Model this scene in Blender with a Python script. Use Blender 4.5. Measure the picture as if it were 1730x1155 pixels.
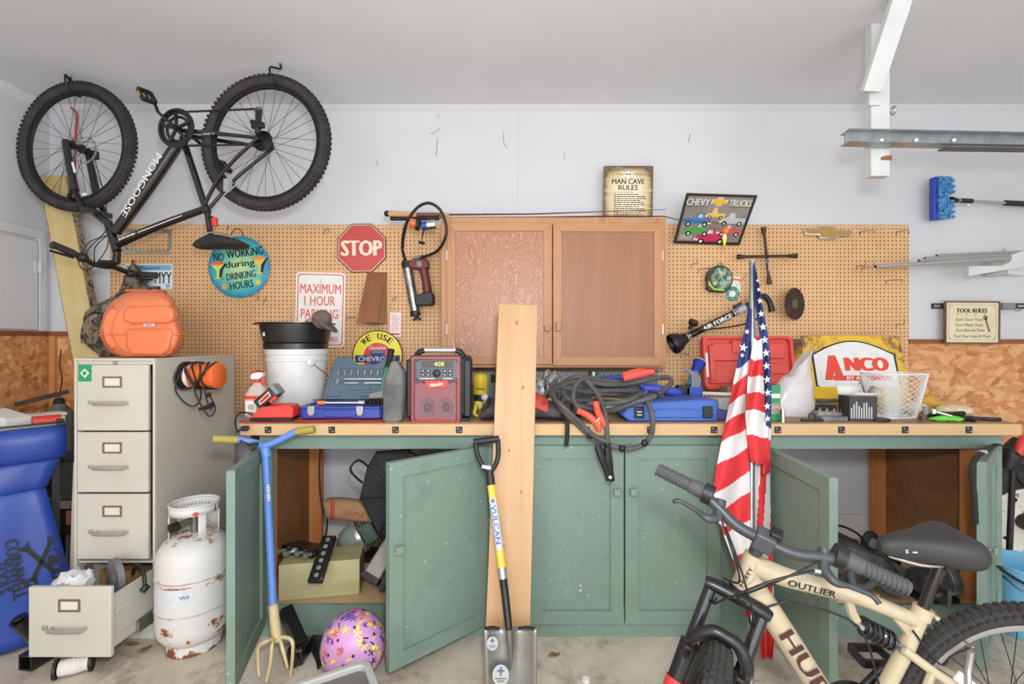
import bpy, math, random
from mathutils import Vector, Matrix, Euler

# ---------------------------------------------------------------- scene, camera, light
for _o in list(bpy.data.objects): bpy.data.objects.remove(_o)
SC = bpy.context.scene
COL = SC.collection
F = 800.0; CX = 865.0; CY = 577.5; H = 1.40          # focal length in pixels, image centre, eye height
_cam = bpy.data.cameras.new('camera'); _cam.sensor_width = 36; _cam.sensor_fit = 'HORIZONTAL'
_cam.lens = 36*F/1730; _cam.clip_start = .02
_co = bpy.data.objects.new('camera', _cam); COL.objects.link(_co)
_co.location = (0, 0, H); _co.rotation_euler = (math.pi/2, 0, 0); SC.camera = _co
_w = bpy.data.worlds.new('daylight'); SC.world = _w; _w.use_nodes = True
_w.node_tree.nodes['Background'].inputs[0].default_value = (.94, .98, 1.03, 1)
_w.node_tree.nodes['Background'].inputs[1].default_value = 3.5
def lamp(name, kind, loc, power, size=.1, rot=(0,0,0), col=(1,1,1), sy=None):
    l = bpy.data.lights.new(name, kind); l.energy = power; l.color = col
    if kind == 'AREA':
        l.size = size
        if sy: l.shape = 'RECTANGLE'; l.size_y = sy
    else: l.shadow_soft_size = size
    o = bpy.data.objects.new(name, l); COL.objects.link(o); o.location = loc; o.rotation_euler = rot
    return o
lamp('camera_flash', 'POINT', (.1, -.06, 1.70), 118, .09, col=(.975, 1, 1.02))
SC.view_settings.view_transform = 'Standard'; SC.view_settings.look = 'None'
SC.view_settings.gamma = 1; SC.view_settings.use_curve_mapping = False
SC.view_settings.exposure = -0.01

# ---------------------------------------------------------------- helpers
rng = random.Random(11)
PI = math.pi
V = Vector
def RP(px, py, p0, n):                   # where the sight line of a pixel meets a plane
    d = V(((px-CX)/F, 1, -(py-CY)/F)); o = V((0,0,H)); n = V(n); return o+d*((V(p0)-o).dot(n)/d.dot(n))
def FLR(px, py): Y = H*F/(py-CY); return V(((px-CX)/F*Y, Y, 0))
def P(px, py, Y): return V(((px-CX)/F*Y, Y, H-(py-CY)/F*Y))
def X_(px, Y): return (px-CX)/F*Y
def Z_(py, Y): return H-(py-CY)/F*Y
def T(x, y=None, z=None): return Matrix.Translation(V((x, y, z)) if y is not None else V(x))
def R(a, ax='Z'): return Matrix.Rotation(math.radians(a), 4, ax)
def WALL(px, py, Y, roll=0, lean=0):      # frame facing the room: x right, y up, z towards the room
    return T(P(px, py, Y)) @ R(90-lean, 'X') @ R(roll, 'Z')
def look(p, d, up=(0,0,1)):               # frame whose z runs along d
    d = V(d).normalized(); up = V(up)
    x = up.cross(d)
    if x.length < 1e-5: x = V((1,0,0)).cross(d)
    x.normalize(); y = d.cross(x)
    m = Matrix((x, y, d)).transposed().to_4x4(); m.translation = V(p); return m
def cr(pts, k=6, closed=False):           # smooth curve through points
    pts = [V(p) for p in pts]; n = len(pts); out = []
    rngi = range(n if closed else n-1)
    for i in rngi:
        g = lambda j: pts[j % n] if closed else pts[max(0, min(n-1, j))]
        a, b, c, d = g(i-1), g(i), g(i+1), g(i+2)
        for s in range(k):
            t = s/k
            out.append(.5*((2*b)+(c-a)*t+(2*a-5*b+4*c-d)*t*t+(3*b-a-3*c+d)*t**3))
    if not closed: out.append(pts[-1])
    return out
def rrect(w, h, r, n=4):                  # rounded rectangle outline
    o = []
    for sx, sy, a0 in ((1,1,0), (-1,1,90), (-1,-1,180), (1,-1,270)):
        for i in range(n+1):
            a = math.radians(a0+90*i/n); o.append((sx*(w/2-r)+r*math.cos(a), sy*(h/2-r)+r*math.sin(a)))
    return o
def circ(r, n=32, cx=0, cy=0, ry=None, a0=0): return [(cx+r*math.cos(a0+2*PI*i/n), cy+(ry or r)*math.sin(a0+2*PI*i/n)) for i in range(n)]
def star(r, cx=0, cy=0, a=90, q=.39): return [(cx+(r if i%2==0 else r*q)*math.cos(math.radians(a+36*i)), cy+(r if i%2==0 else r*q)*math.sin(math.radians(a+36*i))) for i in range(10)]
_txt = {}
def text_mesh(body, bold):
    k = (body, bold)
    if k not in _txt:
        cu = bpy.data.curves.new('t', 'FONT'); cu.body = body; cu.offset = bold; cu.resolution_u = 2
        o = bpy.data.objects.new('t', cu); COL.objects.link(o)
        dg = bpy.context.evaluated_depsgraph_get(); dg.update()
        me = bpy.data.meshes.new_from_object(o.evaluated_get(dg))
        vs = [v.co.copy() for v in me.vertices]; fs = [tuple(p.vertices) for p in me.polygons]
        bpy.data.objects.remove(o); bpy.data.curves.remove(cu); bpy.data.meshes.remove(me)
        _txt[k] = (vs, fs)
    return _txt[k]
class G:
    def __init__(s, M=None): s.v = []; s.f = []; s.m = []; s.cur = 0; s.M = M; s.ch = []
    def add(s, vs, fs, M=None):
        b = len(s.v)
        if M is not None: vs = [M @ V(p) for p in vs]
        if s.M is not None: vs = [s.M @ V(p) for p in vs]
        s.v += [tuple(p) for p in vs]; s.f += [tuple(b+i for i in f) for f in fs]; s.m += [s.cur]*len(fs)
        return s
    def box(s, c, d, M=None, rot=None):
        x, y, z = d[0]/2, d[1]/2, d[2]/2
        vs = [V((a*x, b*y, e*z)) for a in (-1,1) for b in (-1,1) for e in (-1,1)]
        if rot is not None: vs = [rot @ p for p in vs]
        vs = [p+V(c) for p in vs]
        return s.add(vs, [(0,1,3,2),(4,6,7,5),(0,4,5,1),(2,3,7,6),(0,2,6,4),(1,5,7,3)], M)
    def bb(s, a, b, M=None): return s.box([(a[i]+b[i])/2 for i in range(3)], [abs(b[i]-a[i]) for i in range(3)], M)
    def bar(s, a, b, w, t, up=(0,0,1), M=None):       # rectangular bar from a to b
        a, b = V(a), V(b); m = look((a+b)/2, b-a, up)
        return s.box((0,0,0), (w, t, (b-a).length), m if M is None else M @ m)
    def lathe(s, prof, n=24, M=None, cap=True):
        vs = []; fs = []; k = len(prof)
        for i in range(n):
            a = 2*PI*i/n
            for r, z in prof: vs.append(V((r*math.cos(a), r*math.sin(a), z)))
        for i in range(n):
            j = (i+1) % n
            for q in range(k-1): fs.append((i*k+q, j*k+q, j*k+q+1, i*k+q+1))
        if cap:
            if prof[0][0] > 1e-6: fs.append(tuple(i*k for i in range(n))[::-1])
            if prof[-1][0] > 1e-6: fs.append(tuple(i*k+k-1 for i in range(n)))
        return s.add(vs, fs, M)
    def cyl(s, a, b, r, r2=None, n=14, M=None, cap=True):
        a, b = V(a), V(b); L = (b-a).length; m = look(a, b-a)
        return s.lathe([(r, 0), (r if r2 is None else r2, L)], n, m if M is None else M @ m, cap)
    def tube(s, pts, r, n=8, closed=False, k=0, M=None, flat=1):
        pts = cr(pts, k, closed) if k else [V(p) for p in pts]
        N = len(pts); rs = r if isinstance(r, (list, tuple)) else [r]*N
        if len(rs) != N: rs = [rs[min(len(rs)-1, int(i/(N-1)*(len(rs)-1)))]+(rs[min(len(rs)-1, int(i/(N-1)*(len(rs)-1))+1)]-rs[min(len(rs)-1, int(i/(N-1)*(len(rs)-1)))])*((i/(N-1)*(len(rs)-1)) % 1) for i in range(N)]
        vs = []; up = None
        for i in range(N):
            d = (pts[(i+1) % N]-pts[i-1]) if closed else (pts[min(N-1, i+1)]-pts[max(0, i-1)])
            if d.length < 1e-9: d = V((0,0,1))
            d.normalize()
            if up is None: up = d.orthogonal().normalized() if abs(d.z) > .95 else V((0,0,1))
            x = up.cross(d)
            if x.length < 1e-4: x = d.orthogonal()
            x.normalize(); y = d.cross(x); up = y
            for j in range(n):
                a = 2*PI*j/n; vs.append(pts[i]+x*(rs[i]*math.cos(a))+y*(rs[i]*flat*math.sin(a)))
        fs = []
        for i in range(N if closed else N-1):
            q = (i+1) % N
            for j in range(n): fs.append((i*n+j, i*n+(j+1) % n, q*n+(j+1) % n, q*n+j))
        if not closed: fs += [tuple(range(n))[::-1], tuple((N-1)*n+j for j in range(n))]
        return s.add(vs, fs, M)
    def prism(s, poly, z0, z1, M=None, k=1.0):
        n = len(poly); vs = [V((x*k, y*k, z0)) for x, y in poly]+[V((x*k, y*k, z1)) for x, y in poly]
        fs = [tuple(range(n))[::-1], tuple(range(n, 2*n))]+[(i, (i+1) % n, n+(i+1) % n, n+i) for i in range(n)]
        return s.add(vs, fs, M)
    def ring(s, outer, inner, z0, z1, M=None, k=1.0):   # frame between two outlines with equal counts
        n = len(outer); vs = []
        for z in (z0, z1):
            vs += [V((x*k, y*k, z)) for x, y in outer]+[V((x*k, y*k, z)) for x, y in inner]
        fs = []
        for i in range(n):
            j = (i+1) % n
            fs += [(i, n+i, n+j, j), (2*n+i, 2*n+j, 3*n+j, 3*n+i), (i, j, 2*n+j, 2*n+i), (n+i, 3*n+i, 3*n+j, n+j)]
        return s.add(vs, fs, M)
    def ell(s, c, r, n=14, M=None, m=None):
        r = (r, r, r) if not isinstance(r, (tuple, list)) else r; m = m or n//2
        vs = []; fs = []
        for i in range(m+1):
            t = PI*i/m
            for j in range(n):
                a = 2*PI*j/n; vs.append(V((c[0]+r[0]*math.sin(t)*math.cos(a), c[1]+r[1]*math.sin(t)*math.sin(a), c[2]+r[2]*math.cos(t))))
        for i in range(m):
            for j in range(n): fs.append((i*n+j, (i+1)*n+j, (i+1)*n+(j+1) % n, i*n+(j+1) % n))
        return s.add(vs, fs, M)
    def torus(s, Rr, r, n=48, m=8, M=None, a0=0, a1=2*PI):
        full = abs(a1-a0-2*PI) < 1e-6; N = n if full else n+1
        return s.tube([(Rr*math.cos(a0+(a1-a0)*i/n), Rr*math.sin(a0+(a1-a0)*i/n), 0) for i in range(N)], r, m, full, 0, M)
    def grid(s, rows, M=None, wrap=False):
        n = len(rows[0]); vs = [V(p) for r_ in rows for p in r_]; fs = []
        for i in range(len(rows)-1):
            for j in range(n if wrap else n-1): fs.append((i*n+j, i*n+(j+1) % n, (i+1)*n+(j+1) % n, (i+1)*n+j))
        return s.add(vs, fs, M)
    def loft(s, rings, M=None):
        s.grid(rings, M, True); n = len(rings[0])
        s.add([V(p) for p in rings[0]], [tuple(range(n))], M); s.add([V(p) for p in rings[-1]], [tuple(range(n))], M); return s
    def text(s, body, cx, cy, w=None, h=None, z=.0008, bold=.0, rot=0, M=None, shear=0, mark=True):
        if mark: s.ch.append((len(s.v), len(s.f)))
        if bold:
            q = bold*1.4*(h or w/len(body)*1.3)
            for i, dx in enumerate((-q, -q/2, q/2, q) if bold > .03 else (-q, q)):
                s.text(body, cx+dx*math.cos(math.radians(rot)), cy+dx*math.sin(math.radians(rot)), w and w-2*q, h, z-.00004*(i+1), 0, rot, M, shear, False)
            w = w and w-2*q
        vs, fs = text_mesh(body, 0)
        x0 = min(v.x for v in vs); x1 = max(v.x for v in vs); y0 = min(v.y for v in vs); y1 = max(v.y for v in vs)
        sx = w/(x1-x0) if w else None; sy = h/(y1-y0) if h else sx
        if sx is None: sx = sy
        c, d = math.cos(math.radians(rot)), math.sin(math.radians(rot)); o = []
        for v in vs:
            a = (v.x-(x0+x1)/2)*sx; b = (v.y-(y0+y1)/2)*sy; a += shear*b
            o.append(V((cx+a*c-b*d, cy+a*d+b*c, z)))
        return s.add(o, fs, M)
    def arc(s, body, r, h, a_mid, step, z=.0008, bold=.0, M=None, cx=0, cy=0, wf=.8):   # letters around a circle
        n = len(body)
        for i, ch in enumerate(body):
            if ch == ' ': continue
            if i == 0 or body[i-1] == ' ': s.ch.append((len(s.v), len(s.f)))
            a = a_mid-(i-(n-1)/2)*step; t = math.radians(a)
            s.text(ch, cx+r*math.cos(t), cy+r*math.sin(t), w=(h*wf if ch not in 'I1' else h*.25), h=h, z=z, bold=bold, rot=a-90, M=M, mark=False)
        return s
def build(name, g, mat, parent=None, bev=0, flat=False, subd=0, ang=38, solid=0):
    me = bpy.data.meshes.new(name); me.from_pydata(g.v, [], g.f); me.update()
    import bmesh
    bm = bmesh.new(); bm.from_mesh(me); bmesh.ops.recalc_face_normals(bm, faces=bm.faces); bm.to_mesh(me); bm.free()
    mats = mat if isinstance(mat, (list, tuple)) else [mat]
    for m in mats: me.materials.append(m)
    if len(mats) > 1:
        for p, i in zip(me.polygons, g.m): p.material_index = i
    if not flat: me.shade_smooth(); me.set_sharp_from_angle(angle=math.radians(ang))
    o = bpy.data.objects.new(name, me); COL.objects.link(o)
    if parent is not None: o.parent = parent
    if solid: q = o.modifiers.new('s', 'SOLIDIFY'); q.thickness = solid; q.offset = 0
    if bev: q = o.modifiers.new('b', 'BEVEL'); q.width = bev; q.segments = 2; q.limit_method = 'ANGLE'; q.angle_limit = math.radians(35)
    if subd: q = o.modifiers.new('u', 'SUBSURF'); q.levels = subd; q.render_levels = subd
    return o
def tag(o, label, cat, group=None):
    o['label'] = label; o['category'] = cat
    if group: o['group'] = group
    return o
def thing(name, label, cat, M=None, group=None):
    o = bpy.data.objects.new(name, None); COL.objects.link(o); o.empty_display_size = .05
    if M is not None: o.matrix_world = M
    return tag(o, label, cat, group)
def single(name, g, mat, label, cat, M=None, group=None, **k):
    o = build(name, g, mat, None, **k)
    if M is not None: o.matrix_world = M
    return tag(o, label, cat, group)
def struct(name, g, mat, parent=None, **k):
    o = build(name, g, mat, parent, **k)
    if parent is None: o['kind'] = 'structure'
    return o
def part(name, g, mat, parent, label=None, **k):
    if len(g.ch) > 1:                      # each word of a print is a part of its own
        ch = g.ch+[(len(g.v), len(g.f))]; o = None
        for (v0, f0), (v1, f1) in zip(ch, ch[1:]):
            q = G(); q.v = g.v[v0:v1]; q.f = [tuple(i-v0 for i in f) for f in g.f[f0:f1]]; q.m = g.m[f0:f1]; o = part(name, q, mat, parent, label, **k)
        return o
    o = build(name, g, mat, parent, **k)
    if label: o['label'] = label
    return o
def inst(o, parent=None, M=None):          # a copy that shares mesh data
    c = o.copy(); COL.objects.link(c)
    if parent is not None: c.parent = parent
    if M is not None: c.matrix_local = M
    return c

# ---------------------------------------------------------------- materials
def lin(c):
    if isinstance(c, str): c = [int(c[i:i+2], 16) for i in (0, 2, 4)]
    return tuple(((x/255)/12.92 if x/255 <= .04045 else ((x/255+.055)/1.055)**2.4) for x in c)+(1,)
_m = {}
def newmat(name):
    m = bpy.data.materials.new(name); m.use_nodes = True
    return m, m.node_tree.nodes, m.node_tree.links, m.node_tree.nodes['Principled BSDF']
def ramp(N, stops, interp='LINEAR'):
    r = N.new('ShaderNodeValToRGB'); e = r.color_ramp.elements; r.color_ramp.interpolation = interp
    e[0].position = stops[0][0]; e[0].color = lin(stops[0][1]); e[1].position = stops[-1][0]; e[1].color = lin(stops[-1][1])
    for p, c in stops[1:-1]: q = e.new(p); q.color = lin(c)
    return r
def coords(N, L, scale=(1,1,1), rot=(0,0,0)):
    t = N.new('ShaderNodeTexCoord'); mp = N.new('ShaderNodeMapping'); L.new(t.outputs['Object'], mp.inputs[0])
    mp.inputs['Scale'].default_value = scale; mp.inputs['Rotation'].default_value = rot; return mp.outputs[0]
def noise(N, L, vec, scale, detail=4, rough=.6, dist=0):
    n = N.new('ShaderNodeTexNoise'); L.new(vec, n.inputs['Vector']); n.inputs['Scale'].default_value = scale
    n.inputs['Detail'].default_value = detail; n.inputs['Roughness'].default_value = rough; n.inputs['Distortion'].default_value = dist
    return n.outputs[0]
def bumpn(N, L, h, b, strength, dist=.002):
    n = N.new('ShaderNodeBump'); n.inputs['Strength'].default_value = strength; n.inputs['Distance'].default_value = dist
    L.new(h, n.inputs['Height']); L.new(n.outputs[0], b.inputs['Normal'])
def mat(name, c, rough=.5, metal=0, c2=None, sc=6, stops=None, st=(1,1,1), bump=0, bs=80, coat=0, detail=4, dist=0, alpha=1, trans=0, emit=0, spec=.5):
    """plain or noise-mottled surface"""
    if name in _m: return _m[name]
    m, N, L, b = newmat(name)
    b.inputs['Base Color'].default_value = lin(c); b.inputs['Roughness'].default_value = rough; b.inputs['Metallic'].default_value = metal
    b.inputs['Specular IOR Level'].default_value = spec
    if coat: b.inputs['Coat Weight'].default_value = coat; b.inputs['Coat Roughness'].default_value = .12
    if alpha < 1: b.inputs['Alpha'].default_value = alpha
    if trans: b.inputs['Transmission Weight'].default_value = trans; b.inputs['IOR'].default_value = 1.2
    if emit: b.inputs['Emission Color'].default_value = lin(c); b.inputs['Emission Strength'].default_value = emit
    if c2 or stops:
        n = noise(N, L, coords(N, L, st), sc, detail, .6, dist)
        r = ramp(N, stops or [(.35, c), (.65, c2)]); L.new(n, r.inputs[0]); L.new(r.outputs[0], b.inputs['Base Color'])
    if bump: bumpn(N, L, noise(N, L, coords(N, L), bs, 3), b, bump)
    _m[name] = m; return m
def wood(name, c1, c2, axis=2, sc=9, rough=.55, knots=None, dist=1.5, bump=.15):
    if name in _m: return _m[name]
    m, N, L, b = newmat(name); st = [1,1,1]; st[axis] = .07
    n = noise(N, L, coords(N, L, st), sc, 5, .6, dist)
    f = noise(N, L, coords(N, L, [60 if i != axis else 2 for i in range(3)]), 4, 3)
    r = ramp(N, [(.3, c1), (.7, c2)]); L.new(n, r.inputs[0])
    mx = N.new('ShaderNodeMixRGB'); mx.blend_type = 'MULTIPLY'; mx.inputs[0].default_value = .22
    L.new(r.outputs[0], mx.inputs[1]); L.new(f, mx.inputs[2])
    out = mx.outputs[0]
    if knots:
        v = N.new('ShaderNodeTexVoronoi'); v.inputs['Scale'].default_value = knots
        st2 = [1,1,1]; st2[axis] = .45
        L.new(coords(N, L, st2), v.inputs['Vector']); k = ramp(N, [(.0, (120,70,35)), (.06, (190,135,80)), (.1, (255,255,255))]); L.new(v.outputs['Distance'], k.inputs[0])
        m2 = N.new('ShaderNodeMixRGB'); m2.blend_type = 'MULTIPLY'; m2.inputs[0].default_value = .8; L.new(out, m2.inputs[1]); L.new(k.outputs[0], m2.inputs[2]); out = m2.outputs[0]
    L.new(out, b.inputs['Base Color']); b.inputs['Roughness'].default_value = rough
    if bump: bumpn(N, L, f, b, bump, .001)
    _m[name] = m; return m
def patches(name, base, layers, rough=.5, metal=0, bump=0):
    """base colour with shaped stains: layers = (colour, noise scale, threshold, softness[, stretch])"""
    if name in _m: return _m[name]
    m, N, L, b = newmat(name); out = None
    for i, ly in enumerate(layers):
        c, s, th, so = ly[:4]; st = ly[4] if len(ly) > 4 else (1,1,1)
        mp = coords(N, L, st, (0, 0, i*1.3)); n = noise(N, L, mp, s, 5, .65)
        r = ramp(N, [(th, (0,0,0)), (th+so, (255,255,255))]); L.new(n, r.inputs[0])
        mx = N.new('ShaderNodeMixRGB'); L.new(r.outputs[0], mx.inputs[0])
        if out is None: mx.inputs[1].default_value = lin(base)
        else: L.new(out, mx.inputs[1])
        mx.inputs[2].default_value = lin(c); out = mx.outputs[0]
    L.new(out, b.inputs['Base Color']); b.inputs['Roughness'].default_value = rough; b.inputs['Metallic'].default_value = metal
    if bump: bumpn(N, L, noise(N, L, coords(N, L), 90, 4), b, bump)
    _m[name] = m; return m
def pegboard_mat():
    m, N, L, b = newmat('pegboard'); t = N.new('ShaderNodeTexCoord')
    def vm(op, a, v=None):
        n = N.new('ShaderNodeVectorMath'); n.operation = op; L.new(a, n.inputs[0])
        if v: n.inputs[1].default_value = v
        return n
    a = vm('MULTIPLY', t.outputs['Object'], (39.37, 0, 39.37)); a = vm('FRACTION', a.outputs[0]); a = vm('SUBTRACT', a.outputs[0], (.5, 0, .5)); a = vm('LENGTH', a.outputs[0])
    r = ramp(N, [(.13, (110,66,34)), (.19, (255,255,255))]); L.new(a.outputs['Value'], r.inputs[0])
    n = noise(N, L, coords(N, L), 2.2, 6, .65); c = ramp(N, [(.3, (202,158,112)), (.5, (214,170,122)), (.72, (220,178,132))]); L.new(n, c.inputs[0])
    mx = N.new('ShaderNodeMixRGB'); mx.blend_type = 'MULTIPLY'; mx.inputs[0].default_value = 1
    L.new(c.outputs[0], mx.inputs[1]); L.new(r.outputs[0], mx.inputs[2]); L.new(mx.outputs[0], b.inputs['Base Color'])
    b.inputs['Roughness'].default_value = .6; bumpn(N, L, r.outputs[0], b, .5, .003); return m
def osb_mat():
    m, N, L, b = newmat('osb'); out = None
    for i, (sc, st, rot) in enumerate(((11, (2.4,2.4,.7), .6), (11, (2.4,2.4,.6), -.8), (15, (2.4,2.4,.7), 1.4))):
        v = N.new('ShaderNodeTexVoronoi'); v.inputs['Scale'].default_value = sc
        q = N.new('ShaderNodeVectorMath'); q.operation = 'ADD'; w = N.new('ShaderNodeTexNoise'); w.inputs['Scale'].default_value = 14
        rt_ = coords(N, L, (1,1,1), (rot, rot, 0)); mpn = N.new('ShaderNodeMapping'); mpn.inputs['Scale'].default_value = st; L.new(rt_, mpn.inputs[0]); mp = mpn.outputs[0]; L.new(mp, w.inputs['Vector'])
        sc2 = N.new('ShaderNodeVectorMath'); sc2.operation = 'SCALE'; L.new(w.outputs['Color'], sc2.inputs[0]); sc2.inputs['Scale'].default_value = .05
        L.new(mp, q.inputs[0]); L.new(sc2.outputs[0], q.inputs[1]); L.new(q.outputs[0], v.inputs['Vector'])
        s = N.new('ShaderNodeSeparateColor'); L.new(v.outputs['Color'], s.inputs[0])
        r = ramp(N, [(0, (176,112,66)), (.25, (200,134,80)), (.55, (210,150,96)), (.85, (222,172,122)), (1, (190,124,72))]); L.new(s.outputs[0], r.inputs[0])
        if out is None: out = r.outputs[0]
        else:
            mx = N.new('ShaderNodeMixRGB'); g = N.new('ShaderNodeMath'); g.operation = 'GREATER_THAN'; g.inputs[1].default_value = .62
            L.new(s.outputs[1], g.inputs[0]); L.new(g.outputs[0], mx.inputs[0]); L.new(out, mx.inputs[1]); L.new(r.outputs[0], mx.inputs[2]); out = mx.outputs[0]
    L.new(out, b.inputs['Base Color']); b.inputs['Roughness'].default_value = .45
    bw = N.new('ShaderNodeRGBToBW'); L.new(out, bw.inputs[0]); bumpn(N, L, bw.outputs[0], b, .3, .002); return m
def concrete_mat():
    m, N, L, b = newmat('concrete')
    a = ramp(N, [(.3, (176,162,144)), (.5, (202,190,172)), (.7, (216,206,192))]); L.new(noise(N, L, coords(N, L), 1.6, 8, .65), a.inputs[0])
    d = ramp(N, [(.34, (120,108,96)), (.5, (255,255,255))]); L.new(noise(N, L, coords(N, L, (1,1,1), (0,0,1)), 4.5, 8, .75), d.inputs[0])
    mx = N.new('ShaderNodeMixRGB'); mx.blend_type = 'MULTIPLY'; mx.inputs[0].default_value = .6
    L.new(a.outputs[0], mx.inputs[1]); L.new(d.outputs[0], mx.inputs[2]); L.new(mx.outputs[0], b.inputs['Base Color'])
    b.inputs['Roughness'].default_value = .75; bumpn(N, L, noise(N, L, coords(N, L), 60, 5), b, .25, .003); return m
BLK = mat('black_plastic', (26,26,28), .5); RUB = mat('black_rubber', (34,33,33), .75, c2=(52,50,49), sc=9, bump=.2)
STEEL = mat('steel', (190,190,188), .34, .75); CHROME = mat('chrome', (225,226,228), .14, 1); DKST = mat('dark_steel', (74,66,60), .5, .7, c2=(48,40,36), sc=30)
WHT = mat('white_paint', (222,223,222), .5); RED = mat('red_plastic', (206,60,48), .45); BLUE = mat('blue_plastic', (40,78,170), .42)
ORG = mat('orange_plastic', (238,112,52), .5); YEL = mat('yellow_plastic', (226,194,44), .45); GREY = mat('grey_plastic', (128,130,132), .5)
PRB = mat('print_black', (24,24,26), .6); PRW = mat('print_white', (224,222,215), .6); PRR = mat('print_red', (206,66,56), .6); WIRE = mat('wire', (120,108,92), .4, .8)
BKM = mat('black_enamel', (20,20,22), .28, coat=.5); GAL = mat('galvanised', (150,155,158), .4, .85, c2=(178,182,184), sc=18)

# ---------------------------------------------------------------- the room
WY = 3.04; LX = -2.97; CZ = 2.91; PU = WY/F
m_wall = mat('wall_paint', (208,208,210), .7, c2=(203,203,206), sc=1.5, bump=.05, bs=40)
m_ceil = mat('ceiling_paint', (222,225,229), .8, c2=(216,219,223), sc=1.2, bump=.05, bs=40)
m_trimw = mat('trim_white', (210,210,210), .5)
m_capb = wood('cap_wood', (128,72,36), (154,92,50), 0, 12)
m_osb = osb_mat(); m_peg = pegboard_mat(); m_conc = concrete_mat()
struct('floor', G().bb((LX-.1, -3.2, -.1), (4.6, WY+.1, 0)), m_conc)
struct('ceiling', G().bb((LX-.1, -3.2, CZ), (4.6, WY+.1, CZ+.1)), m_ceil)
wb = struct('wall_back', G().bb((LX-.1, WY, 0), (4.6, WY+.1, CZ)), m_wall)
wl = struct('wall_left', G().bb((LX-.1, -3.2, 0), (LX, WY, CZ)), m_wall)
wr = struct('wall_right', G().bb((4.5, -3.2, 0), (4.6, WY, CZ)), m_wall)
struct('trim_1', G().prism([(0,0),(.032,0),(.022,-.012),(.012,-.024),(0,-.032)], LX, 4.5, T(0, WY, CZ) @ Matrix(((0,0,1,0),(-1,0,0,0),(0,1,0,0),(0,0,0,1)))), m_trimw)
struct('trim_2', G().prism([(0,0),(.03,0),(.02,-.02),(0,-.05)], -3.2, WY-.03, T(LX, 0, CZ) @ Matrix(((1,0,0,0),(0,0,1,0),(0,1,0,0),(0,0,0,1)))), m_trimw)
# chipboard wainscot with its cap strips
zl, zr = 1.437, 1.395
xpl, xpr = X_(190, WY), X_(1531, WY)
w1 = struct('wall_back_lower', G().bb((LX+.015, WY-.012, 0), (xpl, WY, zl)), m_osb)
w2 = struct('wall_right_lower', G().bb((xpr+.003, WY-.012, 0), (4.5, WY, zr)), m_osb)
part('cap_strip', G().bb((LX+.015, WY-.022, zl), (xpl, WY, zl+.03)), m_capb, w1)
part('cap_strip', G().bb((xpr+.003, WY-.024, zr-.005), (4.5, WY, zr+.022)), m_capb, w2)
w3 = struct('wall_left_lower', G().bb((LX, -3.2, 0), (LX+.012, WY, zl)), m_osb)
part('cap_strip', G().bb((LX, -3.2, zl), (LX+.022, WY-.022, zl+.03)), m_capb, w3)
part('batten', G().bb((LX+.03, WY-.035, .02), (LX+.065, WY-.012, zl)), wood('batten_wood', (196,132,78), (214,150,94), 2), w1)
struct('baseboard_back', G().bb((-1.25, WY-.02, 0), (2.3, WY, .30)), mat('baseboard_white', (222,222,218), .55, c2=(206,204,196), sc=8))
# hatch in the left wall
d1 = struct('door_1', G().bb((LX, 1.6, 1.475), (LX+.014, 2.955, 2.03)), m_trimw, bev=.004)
part('frame', G().bb((LX, 1.5, 2.045), (LX+.02, 2.99, 2.10)).bb((LX, 2.962, 1.47), (LX+.02, 3.0, 2.045)), m_trimw, d1)
part('hinge', G().bb((LX+.014, 2.93, 1.83), (LX+.019, 2.975, 1.90)).cyl((LX+.022, 2.96, 1.83), (LX+.022, 2.96, 1.90), .006), m_trimw, d1)
m_crk = mat('crack_dark', (96,92,90), .8)
for pts in ([(740,193),(741,199)], [(742,216),(738,222),(727,226)], [(739,235),(737,264)], [(851,224),(851,240),(857,250)], [(636,271),(638,279)], [(954,258),(953,270)], [(1166,226),(1163,240)]):
    part('paint_chip', G().tube([P(*p, WY+.0006) for p in pts], .0022, 4, k=3 if len(pts) > 2 else 0), m_crk, wb)
part('seam_line', G().tube([P(875.5,182,WY+.0004), P(875,260,WY+.0004), P(874,352,WY+.0004)], .0010, 4), mat('crack_pale', (158,158,160), .8), wb)
# pegboard
pg = thing('pegboard', 'tan perforated pegboard sheets covering the wall above the workbench', 'pegboard', T(0, WY-.02, 0))
_pe = [190, 511, 832, 1153, 1531]
for i in range(4):
    part('peg_sheet', G().bb((X_(_pe[i], WY)+.0008, 0, .93), (X_(_pe[i+1], WY)-.0008, .006, 2.147)), m_peg, pg)
for px in (200, 505, 520, 826, 840, 1146, 1160, 1523):
    part('furring_strip', G().bb((X_(px, WY)-.02, .006, .94), (X_(px, WY)+.02, .0195, 2.14)), m_capb, pg)
PY = WY-.021                                  # face of the pegboard

# ---------------------------------------------------------------- workbench
m_green = patches('bench_green', (117,138,125), [((122,143,130), 5, .5, .2), ((107,127,115), 2.5, .6, .1), ((196,200,190), 52, .672, .015)], .5, 0, .08)
m_hard = mat('hardboard', (128,84,48), .6, c2=(146,100,60), sc=7)
m_stud = wood('stud_wood', (196,120,62), (216,146,86), 2, 7)
m_top = patches('bench_top', (160,126,98), [((134,102,78), 7, .5, .15), ((182,150,122), 16, .6, .1), ((112,88,70), 3, .62, .1)], .6)
YF = 2.25; BXL, BXR = -1.27, 2.33; BT = 1.027
wbn = thing('workbench', 'long green painted workbench with paneled doors and a wooden top', 'workbench', T(.5, 2.6, 0)); O = T(-.5, -2.6, 0)
part('countertop', G(O).bb((BXL, 2.19, BT-.03), (BXR, WY-.03, BT)), m_top, wbn, 'brown worn chipboard top', bev=.002)
part('front_rail', G(O).bb((BXL+.07, YF, .893), (BXR, YF+.03, BT-.032)), m_green, wbn)
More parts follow.
